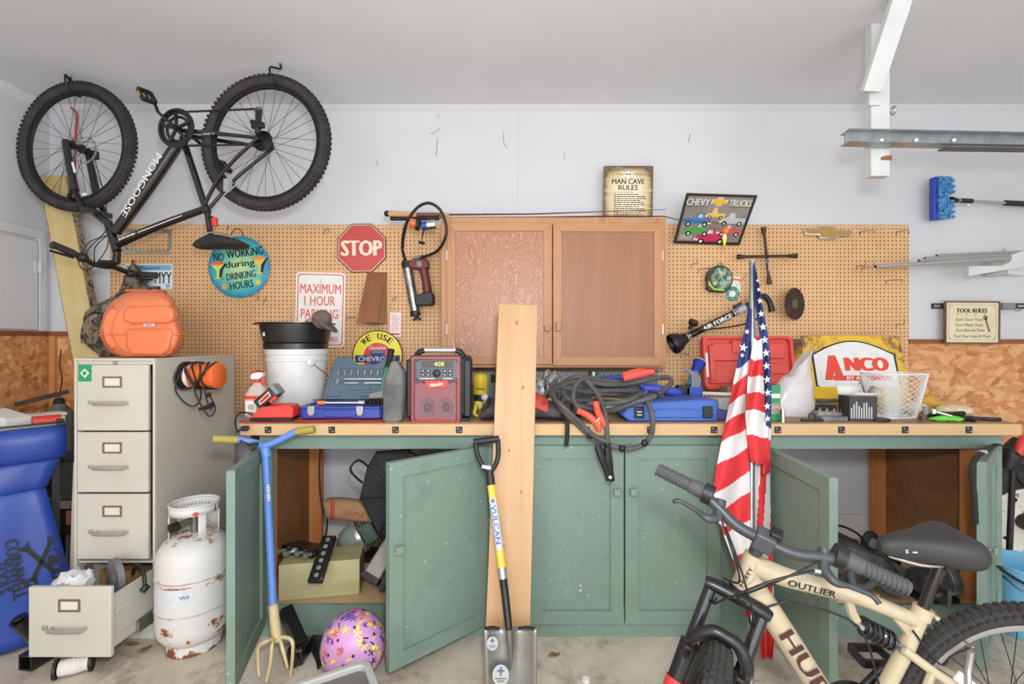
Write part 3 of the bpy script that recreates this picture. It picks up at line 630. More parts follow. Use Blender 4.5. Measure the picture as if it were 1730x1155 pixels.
def truck(x, y, w, c, flip, old):
    s = -1 if flip else 1; cm = mat('truck_%d_%d_%d' % c, c, .35)
    pr = [(-.5,-.12),(-.5,.10),(-.08,.12),(-.02,.32 if not old else .42),(.16,.32 if not old else .42),(.22,.12),(.46,.08),(.5,-.12)]
    M2 = T(x*tw, y*th, 0) @ Matrix.Diagonal((s, 1, 1, 1))
    o = part('truck_print', G().prism(pr, .0014, .0021, M2, w*tw), cm, tk)
    part('window_print', G().prism([(-.02,.14),(.02,.27),(.14,.27),(.18,.14)], .0021, .0026, M2, w*tw), mat('win_grey', (196,200,204), .3), o)
    for wx in (-.3, .3): part('wheel_print', G().prism(circ(.1, 16, wx, -.12), .0022, .0028, M2, w*tw), PRB, o); part('hub_print', G().prism(circ(.05, 12, wx, -.12), .0029, .0033, M2, w*tw), PRW, o)
    part('bumper_print', G().prism([(.4,-.1),(.53,-.08),(.53,-.02),(.4,-.03)], .0022, .0028, M2, w*tw), PRW, o)
truck(.0, .10, .27, (226,190,96), True, True); truck(-.24, -.03, .40, (70,124,186), False, False); truck(.27, -.0, .37, (188,190,194), True, False)
truck(-.2, -.22, .40, (84,160,82), False, False); truck(.28, -.22, .36, (196,96,96), True, False); truck(.04, -.36, .48, (204,50,96), True, False)
part('caption_panel', G().box((-tw*.34, -th*.36, .0012), (tw*.18, th*.1, .001)), mat('sign_taupe2', (170,162,150), .4), tk)

# lug wrench
lw = thing('lug_wrench', 'rusty four-way lug wrench hanging on the pegboard', 'lug wrench', T(P(1295, 433, 2.97))); O = lw.matrix_world.inverted(); Y = 2.97
m_rust = mat('rust_brown', (92,68,54), .6, .5, c2=(64,48,42), sc=25)
part('shaft', G(O).cyl(P(1291,392,Y), P(1299,470,Y), .0085, n=10), m_rust, lw); part('shaft', G(O).cyl(P(1253,433.5,Y-.01), P(1340,432,Y-.01), .0085, n=10), m_rust, lw)
for p, q in (((1290,384),(1291.2,397)), ((1300,480),(1298.6,466)), ((1246,433.5),(1259,433.4)), ((1346,432),(1332,432.2))):
    part('socket', G(O).cyl(P(*p, Y-(.01 if abs(p[1]-433) < 5 else 0)), P(*q, Y-(.01 if abs(p[1]-433) < 5 else 0)), .0165, .010, n=12), m_rust, lw)
part('key_ring', G(O).torus(.011, .0022, 18, 6, T(P(1297,441,Y-.02)) @ R(90,'X')).tube([P(1298,444,Y-.02), P(1299,452,Y-.018), P(1298,458,Y-.018)], .003, 6), CHROME, lw)

em = thing('bow_tie_emblem', 'chrome and gold bow tie truck emblem on the pegboard', 'emblem', WALL(1399, 392, PY-.02, -2, 14))
bw = [(-41,6),(-38,-6),(-15,-6),(-15,-12),(12,-12),(16,-6),(36,-6),(41,4),(14,4),(12,10),(-14,10),(-17,6)]
part('chrome_rim', G().prism(bw, -.012, .006, None, u), CHROME, em, bev=.003)
part('gold_insert', G().prism([(-36,4),(-34,-3.5),(-12,-3.5),(-12,-9),(10,-9),(13,-3.5),(34,-3.5),(37,2),(11,2),(9,7.5),(-11,7.5),(-14,4)], .006, .010, None, u), mat('gold', (186,148,78), .45, .3), em)

tp = thing('tape_measure', 'black and green tape measure hanging in its package', 'tape measure', WALL(1215, 471, PY-.036, -6))
part('case', G().prism([(22*math.cos(math.radians(a)), 22*math.sin(math.radians(a))) for a in range(-30, 215, 15)]+[(-20,-18),(-12,-23),(10,-22),(20,-14)], -.018, .015, None, u), mat('tape_black', (44,48,44), .45), tp, bev=.004)
part('label', G().prism(circ(17.5*u, 28, 2*u, 1*u), .015, .018), mat('label_green', (150,172,150), .4, stops=[(.4,(50,62,52)), (.52,(112,140,104)), (.64,(176,186,176))], sc=40), tp)
part('accent', G().prism([(-20,-8),(-17,-14),(-9,-20),(8,-20),(9,-17),(-8,-17),(-14,-12),(-17,-6)], .015, .019, None, u), mat('lime', (150,196,50), .45), tp)
part('hang_tab', G().tube([(-6*u,20*u,0), (0,27*u,0), (6*u,20*u,0)], .002, 5, k=4), BLK, tp)
sd = thing('trimmer_line_card', 'white card with a green ring of line beside the tape measure', 'card', WALL(1238, 488, PY-.002, 0))
part('card', G().prism([(-8,22),(13,20),(13,-4),(9,-16),(0,-21),(-9,-18),(-15,-10),(-12,4)], -.001, .001, None, u), PRW, sd)
part('orange_header', G().prism([(-7,19),(13,17),(13,13),(-7,15)], .001, .0016, None, u), ORG, sd)
part('line_ring', G().torus(9*u, 3.2*u, 28, 8, T(-1*u, -8*u, .004) @ Matrix.Diagonal((1,1,.35,1))), mat('ring_green', (70,140,116), .4), sd)
part('ring_marks', G().arc('IIIIII', 9*u, 3*u, 0, 60, .010, .03, cx=-1*u, cy=-8*u), PRW, sd)
part('tie_wire', G().tube([(-2*u,-4*u,.01), (12*u,14*u,.016), (32*u,34*u,.012)], .0008, 5), DKST, sd)

# blower wand
bl = thing('blower_wand', 'black and white blower wand hung slantwise on the pegboard', 'blower', T(P(1210, 548, 2.93))); O = bl.matrix_world.inverted(); Y = 2.93
A, B = P(1155,571,Y), P(1260,519,Y); D = (B-A).normalized(); Mw = look(A, D, (0,-1,0))
part('tube', G(O).cyl(A, B, .021, n=18), BKM, bl)
part('nozzle', G(O).lathe([(.062,0), (.066,.012), (.055,.05), (.036,.075), (.03,.10)], 18, look(P(1135,582,Y), D), False).lathe([(.058,.002), (.05,.05), (0,.06)], 18, look(P(1135,582,Y), D), False), BLK, bl)
Lw = (B-A).length; tm = Matrix((D, D.cross(V((0,1,0)))*1, V((0,-1,0)))).transposed().to_4x4(); tm.translation = A+V((0,-.0215,0))
if tm.to_3x3().determinant() < 0: tm = Matrix((D, D.cross(V((0,1,0)))*-1, V((0,-1,0)))).transposed().to_4x4(); tm.translation = A+V((0,-.0215,0))
part('lettering', G(O).text('AIR FORCE', Lw*.52, 0, Lw*.46, .027, .001, .05, M=tm), PRW, bl)
g = G(O)
for q in (.02,.05,.08,.80,.83,.86): g.cyl(A+D*(Lw*q), A+D*(Lw*(q+.012)), .0216, n=18)
part('white_bands', g, PRW, bl)
part('arrow_sleeve', G(O).cyl(A+D*(Lw*.88), A+D*(Lw*1.0), .0218, n=18), mat('sleeve_grey', (176,180,190), .4), bl)
part('knob', G(O).cyl(P(1165,556,Y-.01), P(1170,546,Y-.02), .012).lathe([(0,0),(.026,.004),(.032,.02),(.024,.034),(0,.036)], 16, look(P(1169,549,Y-.02), (.3,-.4,.8))), BLK, bl)
part('rear_handle', G(O).tube([P(1258,520,Y), P(1276,511,Y), P(1290,500,Y), P(1300,510,Y), P(1304,526,Y)], [.022,.024,.018,.016,.02], 12, k=4), BLK, bl)
part('trigger', G(O).bar(P(1240,519,Y-.02), P(1252,512,Y-.02), .02, .018), BLK, bl)
part('air_line', G(O).tube([P(1160,563,Y-.03), P(1190,557,Y-.03), P(1225,553,Y-.03), P(1262,546,Y-.02), P(1290,532,Y)], .005, 6, k=4), BLK, bl)
sb = thing('cutting_disc', 'round dark circular saw blade hung edgewise on the pegboard', 'saw blade', T(P(1343, 513, 2.95)) @ R(28) @ R(90, 'X') @ R(8, 'Z'))
tee = []
for i in range(48): a = 2*PI*i/48; r = .103 if i % 2 == 0 else .096; tee.append((r*math.cos(a+(.04 if i % 2 else 0)), r*math.sin(a+(.04 if i % 2 else 0))))
part('disc', G().prism(tee, -.001, .001), mat('blade_brown', (88,66,52), .4, .6, c2=(60,46,40), sc=14), sb)
part('arbor_label', G().prism(circ(.03, 24), .001, .0016).prism(circ(.008, 12), .0016, .0022), mat('blade_label', (120,98,80), .4, .4), sb)
single('hose_bracket', G().tube([(0,0,0), (0,-.05,0), (0,-.06,.03)], .003, 6), WIRE, 'wire hook holding the saw blade to the pegboard', 'hook', T(P(1343, 498, PY)))

# ---------------------------------------------------------------- things on the workbench
def BY(py): return (H-BT)*F/(py-CY)          # depth at which the bench top shows at this row
def onb(px, Y): return T(X_(px, Y), Y, BT)   # frame standing on the bench
# red mat
rows = []
for y, dx in ((2.185,0), (2.24,.01), (2.32,.02), (2.40,.03)):
    rows.append([(x, y, BT+.0045+.002*math.sin(x*23+y*9)+(0 if x > -1.27 else (x+1.27)*.35)) for x in [-1.32+dx, -1.295, -1.265]+[-1.24+.031*i for i in range(22)]])
single('red_mat', G().grid(rows), mat('mat_red', (206,70,56), .5), 'thin red plastic mat under the socket case and charger', 'mat', subd=1, solid=.0015)
# spray bottle
sp = thing('spray_bottle', 'clear spray bottle with red trigger at the bench end', 'spray bottle', onb(435, 2.36)); k = 2.36/F
part('bottle', G().loft([[(x*1.0, y*.65, z) for x, y in rrect(2*r, 2*r, r*.6, 4)] for r, z in ((.050,.004), (.054,.012), (.055,.08), (.053,.11), (.036,.145), (.016,.165), (.014,.178))]), mat('clear_plastic', (226,216,204), .25, alpha=.55), sp)
part('red_label', G().loft([[(x*1.0, y*.65, z) for x, y in rrect(.1125, .1125, .034, 4)] for z in (.092,.108)]), RED, sp)
part('white_label', G().box((-.012, -.0375, .05), (.05, .002, .066)), PRW, sp)
g = G()
for i in range(7): g.box((-.012, -.0388, .066-.004*i), (.034 if i % 2 else .028, .0006, .0016))
for i in range(10): g.box((-.026+.003*i, -.0388, .026), (.0016, .0006, .012))
part('label_print', g, PRB, sp)
part('collar', G().cyl((0,0,.172), (0,0,.19), .017), RED, sp)
part('spray_head', G().prism([(-.026,.19),(-.014,.186),(.012,.188),(.03,.203),(.034,.22),(.012,.225),(-.018,.218),(-.03,.206)], -.014, .014, R(90,'X')), mat('head_white', (232,226,220), .4), sp, bev=.003)
part('head_top', G().prism([(-.031,.207),(-.014,.219),(.012,.227),(.036,.222),(.034,.229),(.0,.234),(-.022,.226)], -.015, .015, R(90,'X')), RED, sp, bev=.003)
part('trigger', G().tube([(.02,0,.2), (.028,0,.188), (.032,0,.172), (.038,0,.164)], .006, 8, k=3), RED, sp)
# charger with battery
cg = thing('battery_charger', 'red battery charger beside the spray bottle', 'charger', onb(467, 2.25) @ T(0, 0, .008) @ R(4))
part('base', G().prism([(-.10,0),(.095,0),(.095,.012),(-.10,.012)], -.045, .055, R(90,'X')), BLK, cg, bev=.004)
part('housing', G().prism([(-.098,.012),(.095,.012),(.097,.05),(.088,.068),(.05,.072),(-.05,.064),(-.085,.03)], -.043, .053, R(90,'X')), RED, cg, bev=.006)
part('rib', G().box((.03,0,.0725), (.05,.02,.004)), RED, cg)
part('cord', G().tube([(-.1,.02,.01), (-.15,.015,.03), (-.155,-.04,.03), (-.14,-.098,.01), (-.128,-.105,-.04), (-.115,-.108,-.03), (-.10,-.104,-.026)], .004, 6, k=5), BLK, cg)
part('plug', G().box((-.095,-.103,-.025), (.03,.022,.022)), BLK, cg, bev=.004)
ba = thing('drill_battery', 'black and red power tool battery seated tilted on its charger', 'battery', onb(457, 2.245) @ T(0, 0, .106) @ R(-40, 'Y'))
part('body', G().box((-.005,0,.01), (.105,.075,.05)), mat('battery_black', (44,42,42), .5), ba, bev=.008)
part('cap', G().box((.052,0,.014), (.022,.07,.056)), GREY, ba, bev=.006)
part('badge', G().prism([(-.035,-.012),(.03,-.012),(.036,.012),(-.03,.006)], .0378, .039, T(-.004,0,.01) @ R(90,'X')), PRW, ba)
part('badge_red', G().prism([(-.03,-.009),(.026,-.009),(.031,.008),(-.026,.003)], .039, .0398, T(-.004,0,.01) @ R(90,'X')), mat('badge_red', (196,40,40), .4), ba)
part('latch', G().box((.022,-.03,-.02), (.04,.02,.016)), RED, ba, bev=.003)
# white bucket
m_bkt = mat('bucket_white', (214,215,214), .35, c2=(200,201,200), sc=5)
bk = thing('white_bucket', 'white plastic bucket under the black drain pan', 'bucket', onb(502.5, 2.6))
part('shell', G().lathe([(.0,.0),(.138,.0),(.14,.006),(.152,.27),(.157,.272),(.158,.285),(.153,.287),(.154,.305),(.16,.307),(.161,.335),(.156,.336),(.150,.3),(.136,.01),(0,.008)], 40), m_bkt, bk)
part('bail_ear', G().lathe([(0,.0),(.022,.0),(.022,.008),(.008,.016),(0,.016)], 14, T(.115,-.105,.265) @ R(50,'Z') @ R(90,'X')), m_bkt, bk)
part('bail', G().tube([(.122,-.11,.265), (.15,-.085,.235), (.168,-.03,.2), (.172,.03,.17)], .002, 6, k=4), WIRE, bk)
# drain pan resting on the bucket
dp = thing('drain_pan', 'black plastic drain pan set on top of the white bucket', 'pan', onb(502.5, 2.6) @ T(-.005, 0, .3365))
part('shell', G().lathe([(0,.012),(.15,.012),(.15,.0),(.164,.0),(.165,.028),(.158,.032),(.165,.036),(.182,.115),(.184,.13),(.203,.134),(.203,.139),(.18,.139),(.16,.04),(.0,.03)], 44), mat('pan_black', (30,30,31), .32), dp)
part('pour_lip', G().prism([(-.03,0),(.03,0),(.018,-.02),(-.018,-.02)], .130, .138, T(-.195,-.03,0) @ R(-80)), mat('pan_black', (30,30,31), .32), dp)
part('price_sticker', G().box((-.108,-.137,.085), (.022,.002,.035), rot=R(-38).to_3x3()), PRW, dp)
cp = thing('brown_hat', 'dusty brown hat flopped over the rim of the drain pan', 'hat', onb(548, 2.5) @ T(0, -.03, .46))
part('crown', G().ell((0,0,.03), (.05,.05,.05), 16), mat('cap_brown', (110,96,88), .85, c2=(90,78,72), sc=30), cp)
part('brim', G().lathe([(0,.0),(.055,.004),(.068,-.006),(.06,-.012),(0,-.004)], 18, T(.03,-.01,.005) @ R(35,'Y')), mat('cap_brown', (110,96,88), .85), cp)
single('gray_rag', G().ell((0,0,0), (.055,.04,.02), 16).ell((.03,-.01,.006), (.03,.03,.016), 12), mat('rag_grey', (176,170,164), .9, c2=(140,134,128), sc=40, bump=.5), 'pale crumpled rag lying in the drain pan', 'rag', onb(533, 2.55) @ T(0, 0, .485))
# socket set case
sk = thing('socket_case', 'open blue socket set case with a gray inner lid', 'tool case', T(-.815, 2.42, BT+.009))
m_skb = mat('case_blue', (48,66,150), .42); m_skg = mat('case_slate', (92,110,124), .5)
part('base', G().prism([(x-.0, y) for x, y in rrect(.40, .24, .03)], 0, .05, T(0,-.055,0)), m_skb, sk, bev=.006)
part('base_bulge', G().box((0,-.178,.025), (.15,.012,.034)), m_skb, sk, bev=.005)
part('rim', G().ring(rrect(.405, .245, .03), rrect(.36, .2, .02), .05, .056, T(0,-.055,0)), m_skb, sk)
for x in (-.135, .095): part('latch', G().prism([(-.016,.062),(.016,.062),(.017,.03),(.01,.016),(-.01,.016),(-.017,.03)], 0, .01, T(x,-.176,0) @ R(90,'X')), mat('latch_grey', (160,162,164), .35, .6), sk, bev=.002)
LM = T(0, .07, .055) @ R(90-37, 'X')       # lid frame: x right, y up the lid, z facing out
lidp = [(-.185,.0),(.19,.0),(.19,.25),(.17,.285),(.13,.292),(.10,.285),(.075,.245),(.045,.235),(-.03,.235),(-.06,.245),(-.085,.285),(-.12,.292),(-.16,.285),(-.185,.26)]
ld = part('lid', G(LM).prism(lidp, -.03, .0), m_skg, sk, 'slate gray molded lid', bev=.006)
part('lid_edge', G(LM).box((0,.0,-.016), (.40,.016,.04)), m_skb, ld, bev=.004)
for x, y, w, h in ((0,.205,.30,.012), (-.02,.118,.25,.006), (.0,.075,.12,.02), (-.13,.04,.07,.03), (.07,.035,.12,.02)): part('ridge', G(LM).box((x,y,.003), (w,h,.008)), m_skg, ld, bev=.002)
part('groove', G(LM).tube([(-.165,.02,.001), (-.168,.2,.001), (-.15,.258,.001), (-.11,.262,.001)], .004, 6, k=3), m_skg, ld)
for i in range(8): part('socket', G(LM).cyl((-.135+.036*i,.150,.008), (-.135+.036*i,.178,.008), .0095, n=12).cyl((-.135+.036*i,.178,.008), (-.135+.036*i,.19,.008), .005, n=8), CHROME, ld)
part('socket', G(LM).cyl((-.125,.095,.008), (-.125,.128,.008), .009, n=12), CHROME, ld)
for a, b, y in ((-.085,-.01,.105), (.02,.14,.105), (-.09,.14,.13)): part('extension_bar', G(LM).cyl((a,y,.008), (b,y,.008), .0055, n=10), CHROME, ld)
part('wrench', G().cyl((-.10,-.10,.066), (.06,-.09,.064), .008, n=10).cyl((.06,-.09,.064), (.09,-.088,.064), .014, n=10), CHROME, sk)
part('screwdriver_handle', G().cyl((-.10,-.1,.066), (-.135,-.102,.066), .011, n=10), mat('handle_orange', (226,130,60), .4), sk)
for i in range(7): part('socket', G().cyl((.06+.02*i,-.03-.012*(i % 2),.05), (.06+.02*i,-.03-.012*(i % 2),.078), .0085, n=10), DKST, sk)
part('flap', G().prism([(-.21,-.07),(-.17,-.06),(.15,-.10),(.2,-.085),(.2,-.075),(.1,-.065),(-.1,-.045)], 0, .006, T(.0,.09,.062)), mat('case_navy', (38,48,104), .45), sk)
# hatchet
hx = thing('hatchet', 'hatchet with green and black handle standing in the socket case', 'hatchet', T(P(648, 665, 2.34))); O = hx.matrix_world.inverted(); Y = 2.34
part('handle', G(O).tube([P(645,664,Y), P(649,645,Y), P(654,622,Y+.04)], [.013,.014,.013], 10, k=3), mat('handle_green', (64,124,96), .5), hx)
part('grip', G(O).tube([P(653,626,Y+.034), P(658,606,Y+.07), P(661,591,Y+.095)], [.0135,.0145,.018], 10, k=3), BLK, hx)
part('head', G(O).prism([(624,664),(645,659),(656,660),(656,671),(645,672),(624,673)], -.014, .014, Matrix(((Y/F,0,0,-CX*Y/F),(0,0,1,Y),(0,-Y/F,0,H+CY*Y/F),(0,0,0,1)))), mat('head_grey', (122,122,120), .45, .6), hx, bev=.003)
# dusty oil jug
oj = thing('oil_jug', 'dusty gray black oil jug beside the radio', 'jug', onb(667, 2.235))
m_oj = mat('dusty_black', (84,84,84), .7, c2=(122,122,120), sc=9)
rows = []
for z, a, b, c in ((.0,-.046,.03,.035), (.01,-.053,.04,.042), (.15,-.05,.05,.042), (.2,-.044,.05,.04), (.24,-.03,.045,.034), (.27,-.02,.022,.02), (.285,-.014,.012,.013)):
    rows.append([((a+b)/2+(b-a)/2*math.copysign(abs(math.cos(t))**.6, math.cos(t)), c*math.copysign(abs(math.sin(t))**.6, math.sin(t)), z) for t in [2*PI*i/24 for i in range(24)]])
part('body', G().loft(rows), m_oj, oj); part('cap', G().cyl((-.002,0,.283), (-.002,0,.303), .017), BLK, oj)
part('handle', G().tube([(.026,0,.255), (.046,0,.22), (.046,0,.12), (.042,0,.05)], .009, 8, k=4), BLK, oj)
# radio
k = 2.225/F; rx = 741
rd = thing('jobsite_radio', 'black and red jobsite radio with a clock display', 'radio', T(X_(rx, 2.225), 2.225, BT))
def rp(px, py): return ((px-rx)*k, -(py-CY)*k+H-BT)
def rbox(g, x0, y0, x1, y1, d0, d1): a, b = rp(x0, y1), rp(x1, y0); return g.bb((a[0], -d1, a[1]), (b[0], -d0, b[1]))
part('body', G().bb((-.148,.02,.012), (.14,.25,.305)), BLK, rd, bev=.02)
part('front_shell', rbox(G(), 692, 600, 780, 711.4, -.03, 0), mat('radio_charcoal', (66,66,70), .5), rd, bev=.008)
for s in (-1, 1): part('foot', G().bb((s*.12-.02,.01,.0006), (s*.12+.02,.22,.014)), BLK, rd, bev=.004)
a = lambda x0, y0, x1, y1: [rp(x0,y0), rp(x1,y0), rp(x1,y1), rp(x0,y1)]
part('red_frame', G(R(90,'X')).ring(a(696,603,776,711.3), a(698.5,605.5,773.5,709), .0, .006), RED, rd)
part('control_panel', rbox(G(), 703, 607, 774, 642, .0, .004), mat('radio_panel', (88,92,100), .5), rd, bev=.002)
part('display', rbox(G(), 713, 609, 765, 621, .004, .006), mat('lcd', (58,54,40), .25), rd)
part('clock_digits', G(T(0,-.0068,0) @ R(90,'X')).text('408', *rp(742, 614.5), 17*k, 7.5*k, 0, shear=.1), mat('digit_amber', (216,196,90), .4, emit=.9), rd)
part('tuning_knob', G().lathe([(0,.014),(.014,.014),(.018,.011),(.019,0)], 20, T(rp(738,630)[0],-.004,rp(738,630)[1]) @ R(90,'X')), BLK, rd)
for x, y in ((715,626),(724,626),(752,626),(761,626),(715,632.5),(724,632.5),(752,632.5),(761,632.5)):
    b_ = part('button', rbox(G(), x-3.5, y-2.2, x+3.5, y+2.2, .004, .008), BLK, rd, bev=.001)
    part('button_mark', rbox(G(), x-1.8, y-.7, x+1.8, y+.7, .008, .0085), PRW, b_)
part('panel_print', rbox(rbox(G(), 710, 638.5, 735, 640, .004, .0046), 749, 638.5, 764, 640, .004, .0046), PRW, rd)
part('badge', G(R(90,'X')).prism([rp(718,642),rp(759,642),rp(754,655.5),rp(721,655.5)], .004, .012), RED, rd, bev=.002)
part('badge_lettering', G(T(0,-.0125,0) @ R(90,'X')).text('Milwaukee', *rp(738, 648.5), 22*k, 6*k, 0, .02, rot=10, shear=.3), PRW, rd)
part('back_plate', rbox(G(), 701, 645, 771, 709, -.005, .001), mat('radio_maroon', (112,46,50), .45), rd)
for x in (722, 754):
    s_ = part('speaker', G().lathe([(.036,0),(.036,.006),(.03,.004),(.012,-.002),(0,.003)], 28, T(rp(x,688)[0],-.001,rp(x,688)[1]) @ R(90,'X') @ Matrix.Diagonal((1,1.25,1,1))), mat('cone_grey', (58,62,70), .6), rd)
part('window', rbox(G(), 702, 646, 770, 708, .008, .010), mat('window_clear', (206,150,156), .08, alpha=.13), rd)
for x, y in ((706,647),(716,647),(761,647),(772,647),(703,708),(771,708),(706,609),(772,609),(704,640),(772,640)): part('screw', G().cyl((rp(x,y)[0],-.004,rp(x,y)[1]), (rp(x,y)[0],-.012,rp(x,y)[1]), .0035, n=8), BLK, rd)
part('handle_end', G().tube([(-.12,.06,.3), (-.10,.05,.325), (-.075,.05,.334)], .014, 8), BLK, rd); part('handle_end', G().tube([(.115,.06,.3), (.098,.05,.325), (.075,.05,.334)], .014, 8), BLK, rd)
part('handle_bar', G().cyl((-.08,.05,.333), (.075,.05,.333), .0115, n=14), mat('bar_silver', (196,196,198), .3, .6), rd)
part('antenna', G().cyl((.07,.07,.33), (.052,.09,.39), .0025, n=6), CHROME, rd)
for s in (-1, 1): part('corner_bumper', G().bb((s*.135-.018,.0,.02), (s*.135+.018,.03,.29)), BLK, rd, bev=.008)
# gray slotted tool rail at the back of the bench
tr = thing('tool_rail', 'gray perforated metal rail behind the cables on the bench', 'rail', T(X_(950, 2.99), 2.99, BT))
xr0, xr1 = X_(795,2.99)-X_(950,2.99), X_(1112,2.99)-X_(950,2.99)
part('panel', G().bb((xr0,.0,0), (xr1,.02,.195)), mat('rail_grey', (128,130,132), .45, .3), tr, bev=.002)
part('lip', G().bb((xr0,-.03,0), (xr1,0,.012)), mat('rail_grey', (128,130,132), .45, .3), tr)
for i in range(24): part('slot', G().box((xr0+.04+.047*i,-.001,.165), (.010,.003,.006)), BLK, tr)
for x in (805,833): part('slot', G().box((X_(x,2.99)-X_(950,2.99),-.001,.14), (.03,.003,.05)), BLK, tr)
part('pipe_fitting', G().cyl((.19,-.04,.10), (.19,-.04,.19), .03, n=16), GAL, tr)
# yellow bottle
yb = thing('yellow_bottle', 'yellow additive bottle between the radio and the plank', 'bottle', onb(812, 2.62))
part('body', G().lathe([(0,0),(.036,0),(.038,.01),(.038,.09),(.039,.1),(.039,.135),(.041,.14),(.041,.165),(.034,.19),(.018,.2),(0,.2)], 24), YEL, yb)
part('cap', G().cyl((0,0,.198), (0,0,.212), .016), mat('cap_tan', (120,98,60), .5), yb)
part('lettering', G(T(0,-.0392,.118) @ R(90,'X')).text('Prestone', 0, 0, .05, .014, 0, .02), PRB, yb)
part('label_band', G().lathe([(.0385,.05),(.0385,.085)], 24, None, False), mat('label_black', (40,40,42), .5), yb)
single('white_ball_knob', G().ell((0,0,.02), .02, 16).cyl((0,0,.0), (.01,0,-.02), .006), PRW, 'white round knob in front of the yellow bottle', 'knob', onb(819, 2.5) @ T(0, 0, .06))
single('yellow_rope', G().tube([(-.02,0,.02), (0,-.02,.08), (.02,-.01,.03), (.01,.01,.075), (-.015,-.02,.03), (.0,-.01,.01)], .007, 8, k=6), mat('rope_yellow', (206,186,86), .8), 'small bundle of yellow rope beside the radio', 'rope', onb(807, 2.33))
# black tool bag
m_bag = mat('bag_black', (52,51,53), .85, c2=(74,73,74), sc=9, bump=.4)
tb = thing('tool_bag', 'slumped black cloth tool bag with a red flap', 'tool bag', onb(878, 2.325))
rows = []
for i in range(15):
    t = i/14; x = -.185+.40*t; hgt = .02+.105*math.sin(PI*min(1, max(0, t*.92+.06)))**.6; hgt *= 1+.1*math.sin(i*2.1); y0 = -.12-.015*math.sin(i*1.7); y1 = .10
    rows.append([(x+.01*math.sin(j*2+i), (y0+y1)/2+(y1-y0)/2*math.cos(2*PI*j/16)*(1+.05*math.sin(j*3+i)), max(.001, hgt*(.5+.5*math.sin(2*PI*j/16)**1*(1.0+.06*math.sin(i*3+j))))) for j in range(16)])
part('body', G().loft(rows), m_bag, tb, subd=1)
rows = []
for i in range(13):
    t = i/12; x = -.11+.245*t; z = .08+.04*math.sin(PI*t)
    rows.append([(x, -.115-.018*math.sin(PI*t), z-.045), (x, -.105-.015*math.sin(PI*t), z), (x+.004, -.06, z+.016), (x+.004, .0, z+.018)])
part('red_flap', G().grid(rows), mat('flap_red', (196,66,54), .7), tb, solid=.004, subd=1)
part('lettering', G(T(.112,-.126,.087) @ R(90,'X')).text('on', 0, 0, .026, .014, 0, .02, rot=-8), PRB, tb)
part('strap', G().tube([(.19,-.08,.05), (.20,-.13,.02), (.212,-.172,.008), (.212,-.178,-.06), (.207,-.178,-.10)], .011, 8, k=4, flat=.25), mat('black_web', (30,29,28), .8), tb)
part('side_strap', G().tube([(-.17,-.09,.02), (-.16,-.11,.07), (-.14,-.07,.11)], .012, 8, k=4, flat=.3), mat('black_web', (30,29,28), .8), tb)
# silver gloves and paper
def crumple(w, d, h, n=12, s=1, seed=1):
    r = random.Random(seed); rows = []
    for i in range(n):
        t = i/(n-1); rows.append([((t-.5)*w+r.uniform(-.1,.1)*w/n, d/2*math.cos(2*PI*j/14)*(math.sin(PI*(t*.9+.05))**.5)*(1+r.uniform(-.25,.25)), max(.001, h/2*(1+math.sin(2*PI*j/14)*(1+r.uniform(-.35,.35))*math.sin(PI*(t*.9+.05))**.5))) for j in range(14)])
    return G().loft(rows)
single('silver_gloves', crumple(.17, .14, .2, seed=3), mat('silver_cloth', (176,178,180), .35, .5, stops=[(.35,(60,60,62)), (.5,(170,172,174)), (.65,(226,227,228))], sc=26), 'crumpled silver work gloves behind the black tool bag', 'gloves', onb(930, 2.62))
single('paper_sack', G().box((0,0,.04), (.12,.06,.075)), mat('paper_white', (232,230,226), .8, bump=.3), 'white paper packet behind the tool bag', 'packet', onb(921, 2.47), bev=.008)
# jumper cables
m_cab = mat('cable_grey', (66,64,62), .65, c2=(88,86,83), sc=20)
jc = thing('jumper_cables', 'coiled thick gray jumper cables with red clamps', 'jumper cables', T(X_(1030, 2.3), 2.3, BT)); O = jc.matrix_world.inverted()
def cab(pts, r=.0115): part('cable', G(O).tube([P(*p) for p in pts], r, 9, k=6), m_cab, jc)
cab([(940,642,2.36),(930,655,2.3),(936,675,2.24),(955,697,2.16),(975,716,2.14),(997,735,2.14),(1026,750,2.14),(1057,758,2.14),(1084,752,2.14),(1100,735,2.14),(1103,713,2.14),(1099,690,2.15),(1090,674,2.19),(1078,662,2.30)])
cab([(1072,660,2.36),(1040,666,2.38),(1000,664,2.36),(960,656,2.34),(938,655,2.28),(937,672,2.2),(958,693,2.15),(980,714,2.13),(1003,735,2.12),(1024,746,2.12)], .0105)
cab([(980,693,2.2),(969,675,2.22),(972,652,2.25),(986,640,2.27),(998,650,2.27),(1013,672,2.23),(1023,700,2.15),(1026,738,2.13),(1027,757,2.13)], .011)
cab([(1034,693,2.22),(1072,680,2.17),(1108,668,2.18),(1132,649,2.3),(1130,638,2.34),(1105,639,2.36),(1067,647,2.38),(1030,650,2.38),(990,645,2.38),(958,648,2.36),(950,662,2.32),(975,684,2.27),(1010,692,2.26),(1040,694,2.25)], .0125)
cab([(994,682,2.24),(1030,681,2.19),(1064,675,2.17),(1084,664,2.25),(1060,660,2.34),(1020,660,2.38),(985,662,2.36)], .0125)
cab([(945,650,2.42),(975,636,2.42),(1010,641,2.42),(1045,645,2.40),(1058,640,2.36)], .013)
for p in ((996,735,2.135),(1026,750,2.13),(1051,757.5,2.13),(1089,748,2.13),(1088,676,2.175),(1108,668,2.18)): part('tie_band', G(O).ell(P(*p), (.016,.014,.017), 10), BLK, jc)
def clamp(name, pts, m, label, w=.012):
    o = None
    for q in pts:
        g = G(O).tube([P(*p) for p in q], [w, w*1.15, w*.8], 8, k=4)
        o = part(name, g, m, jc, label)
    return o
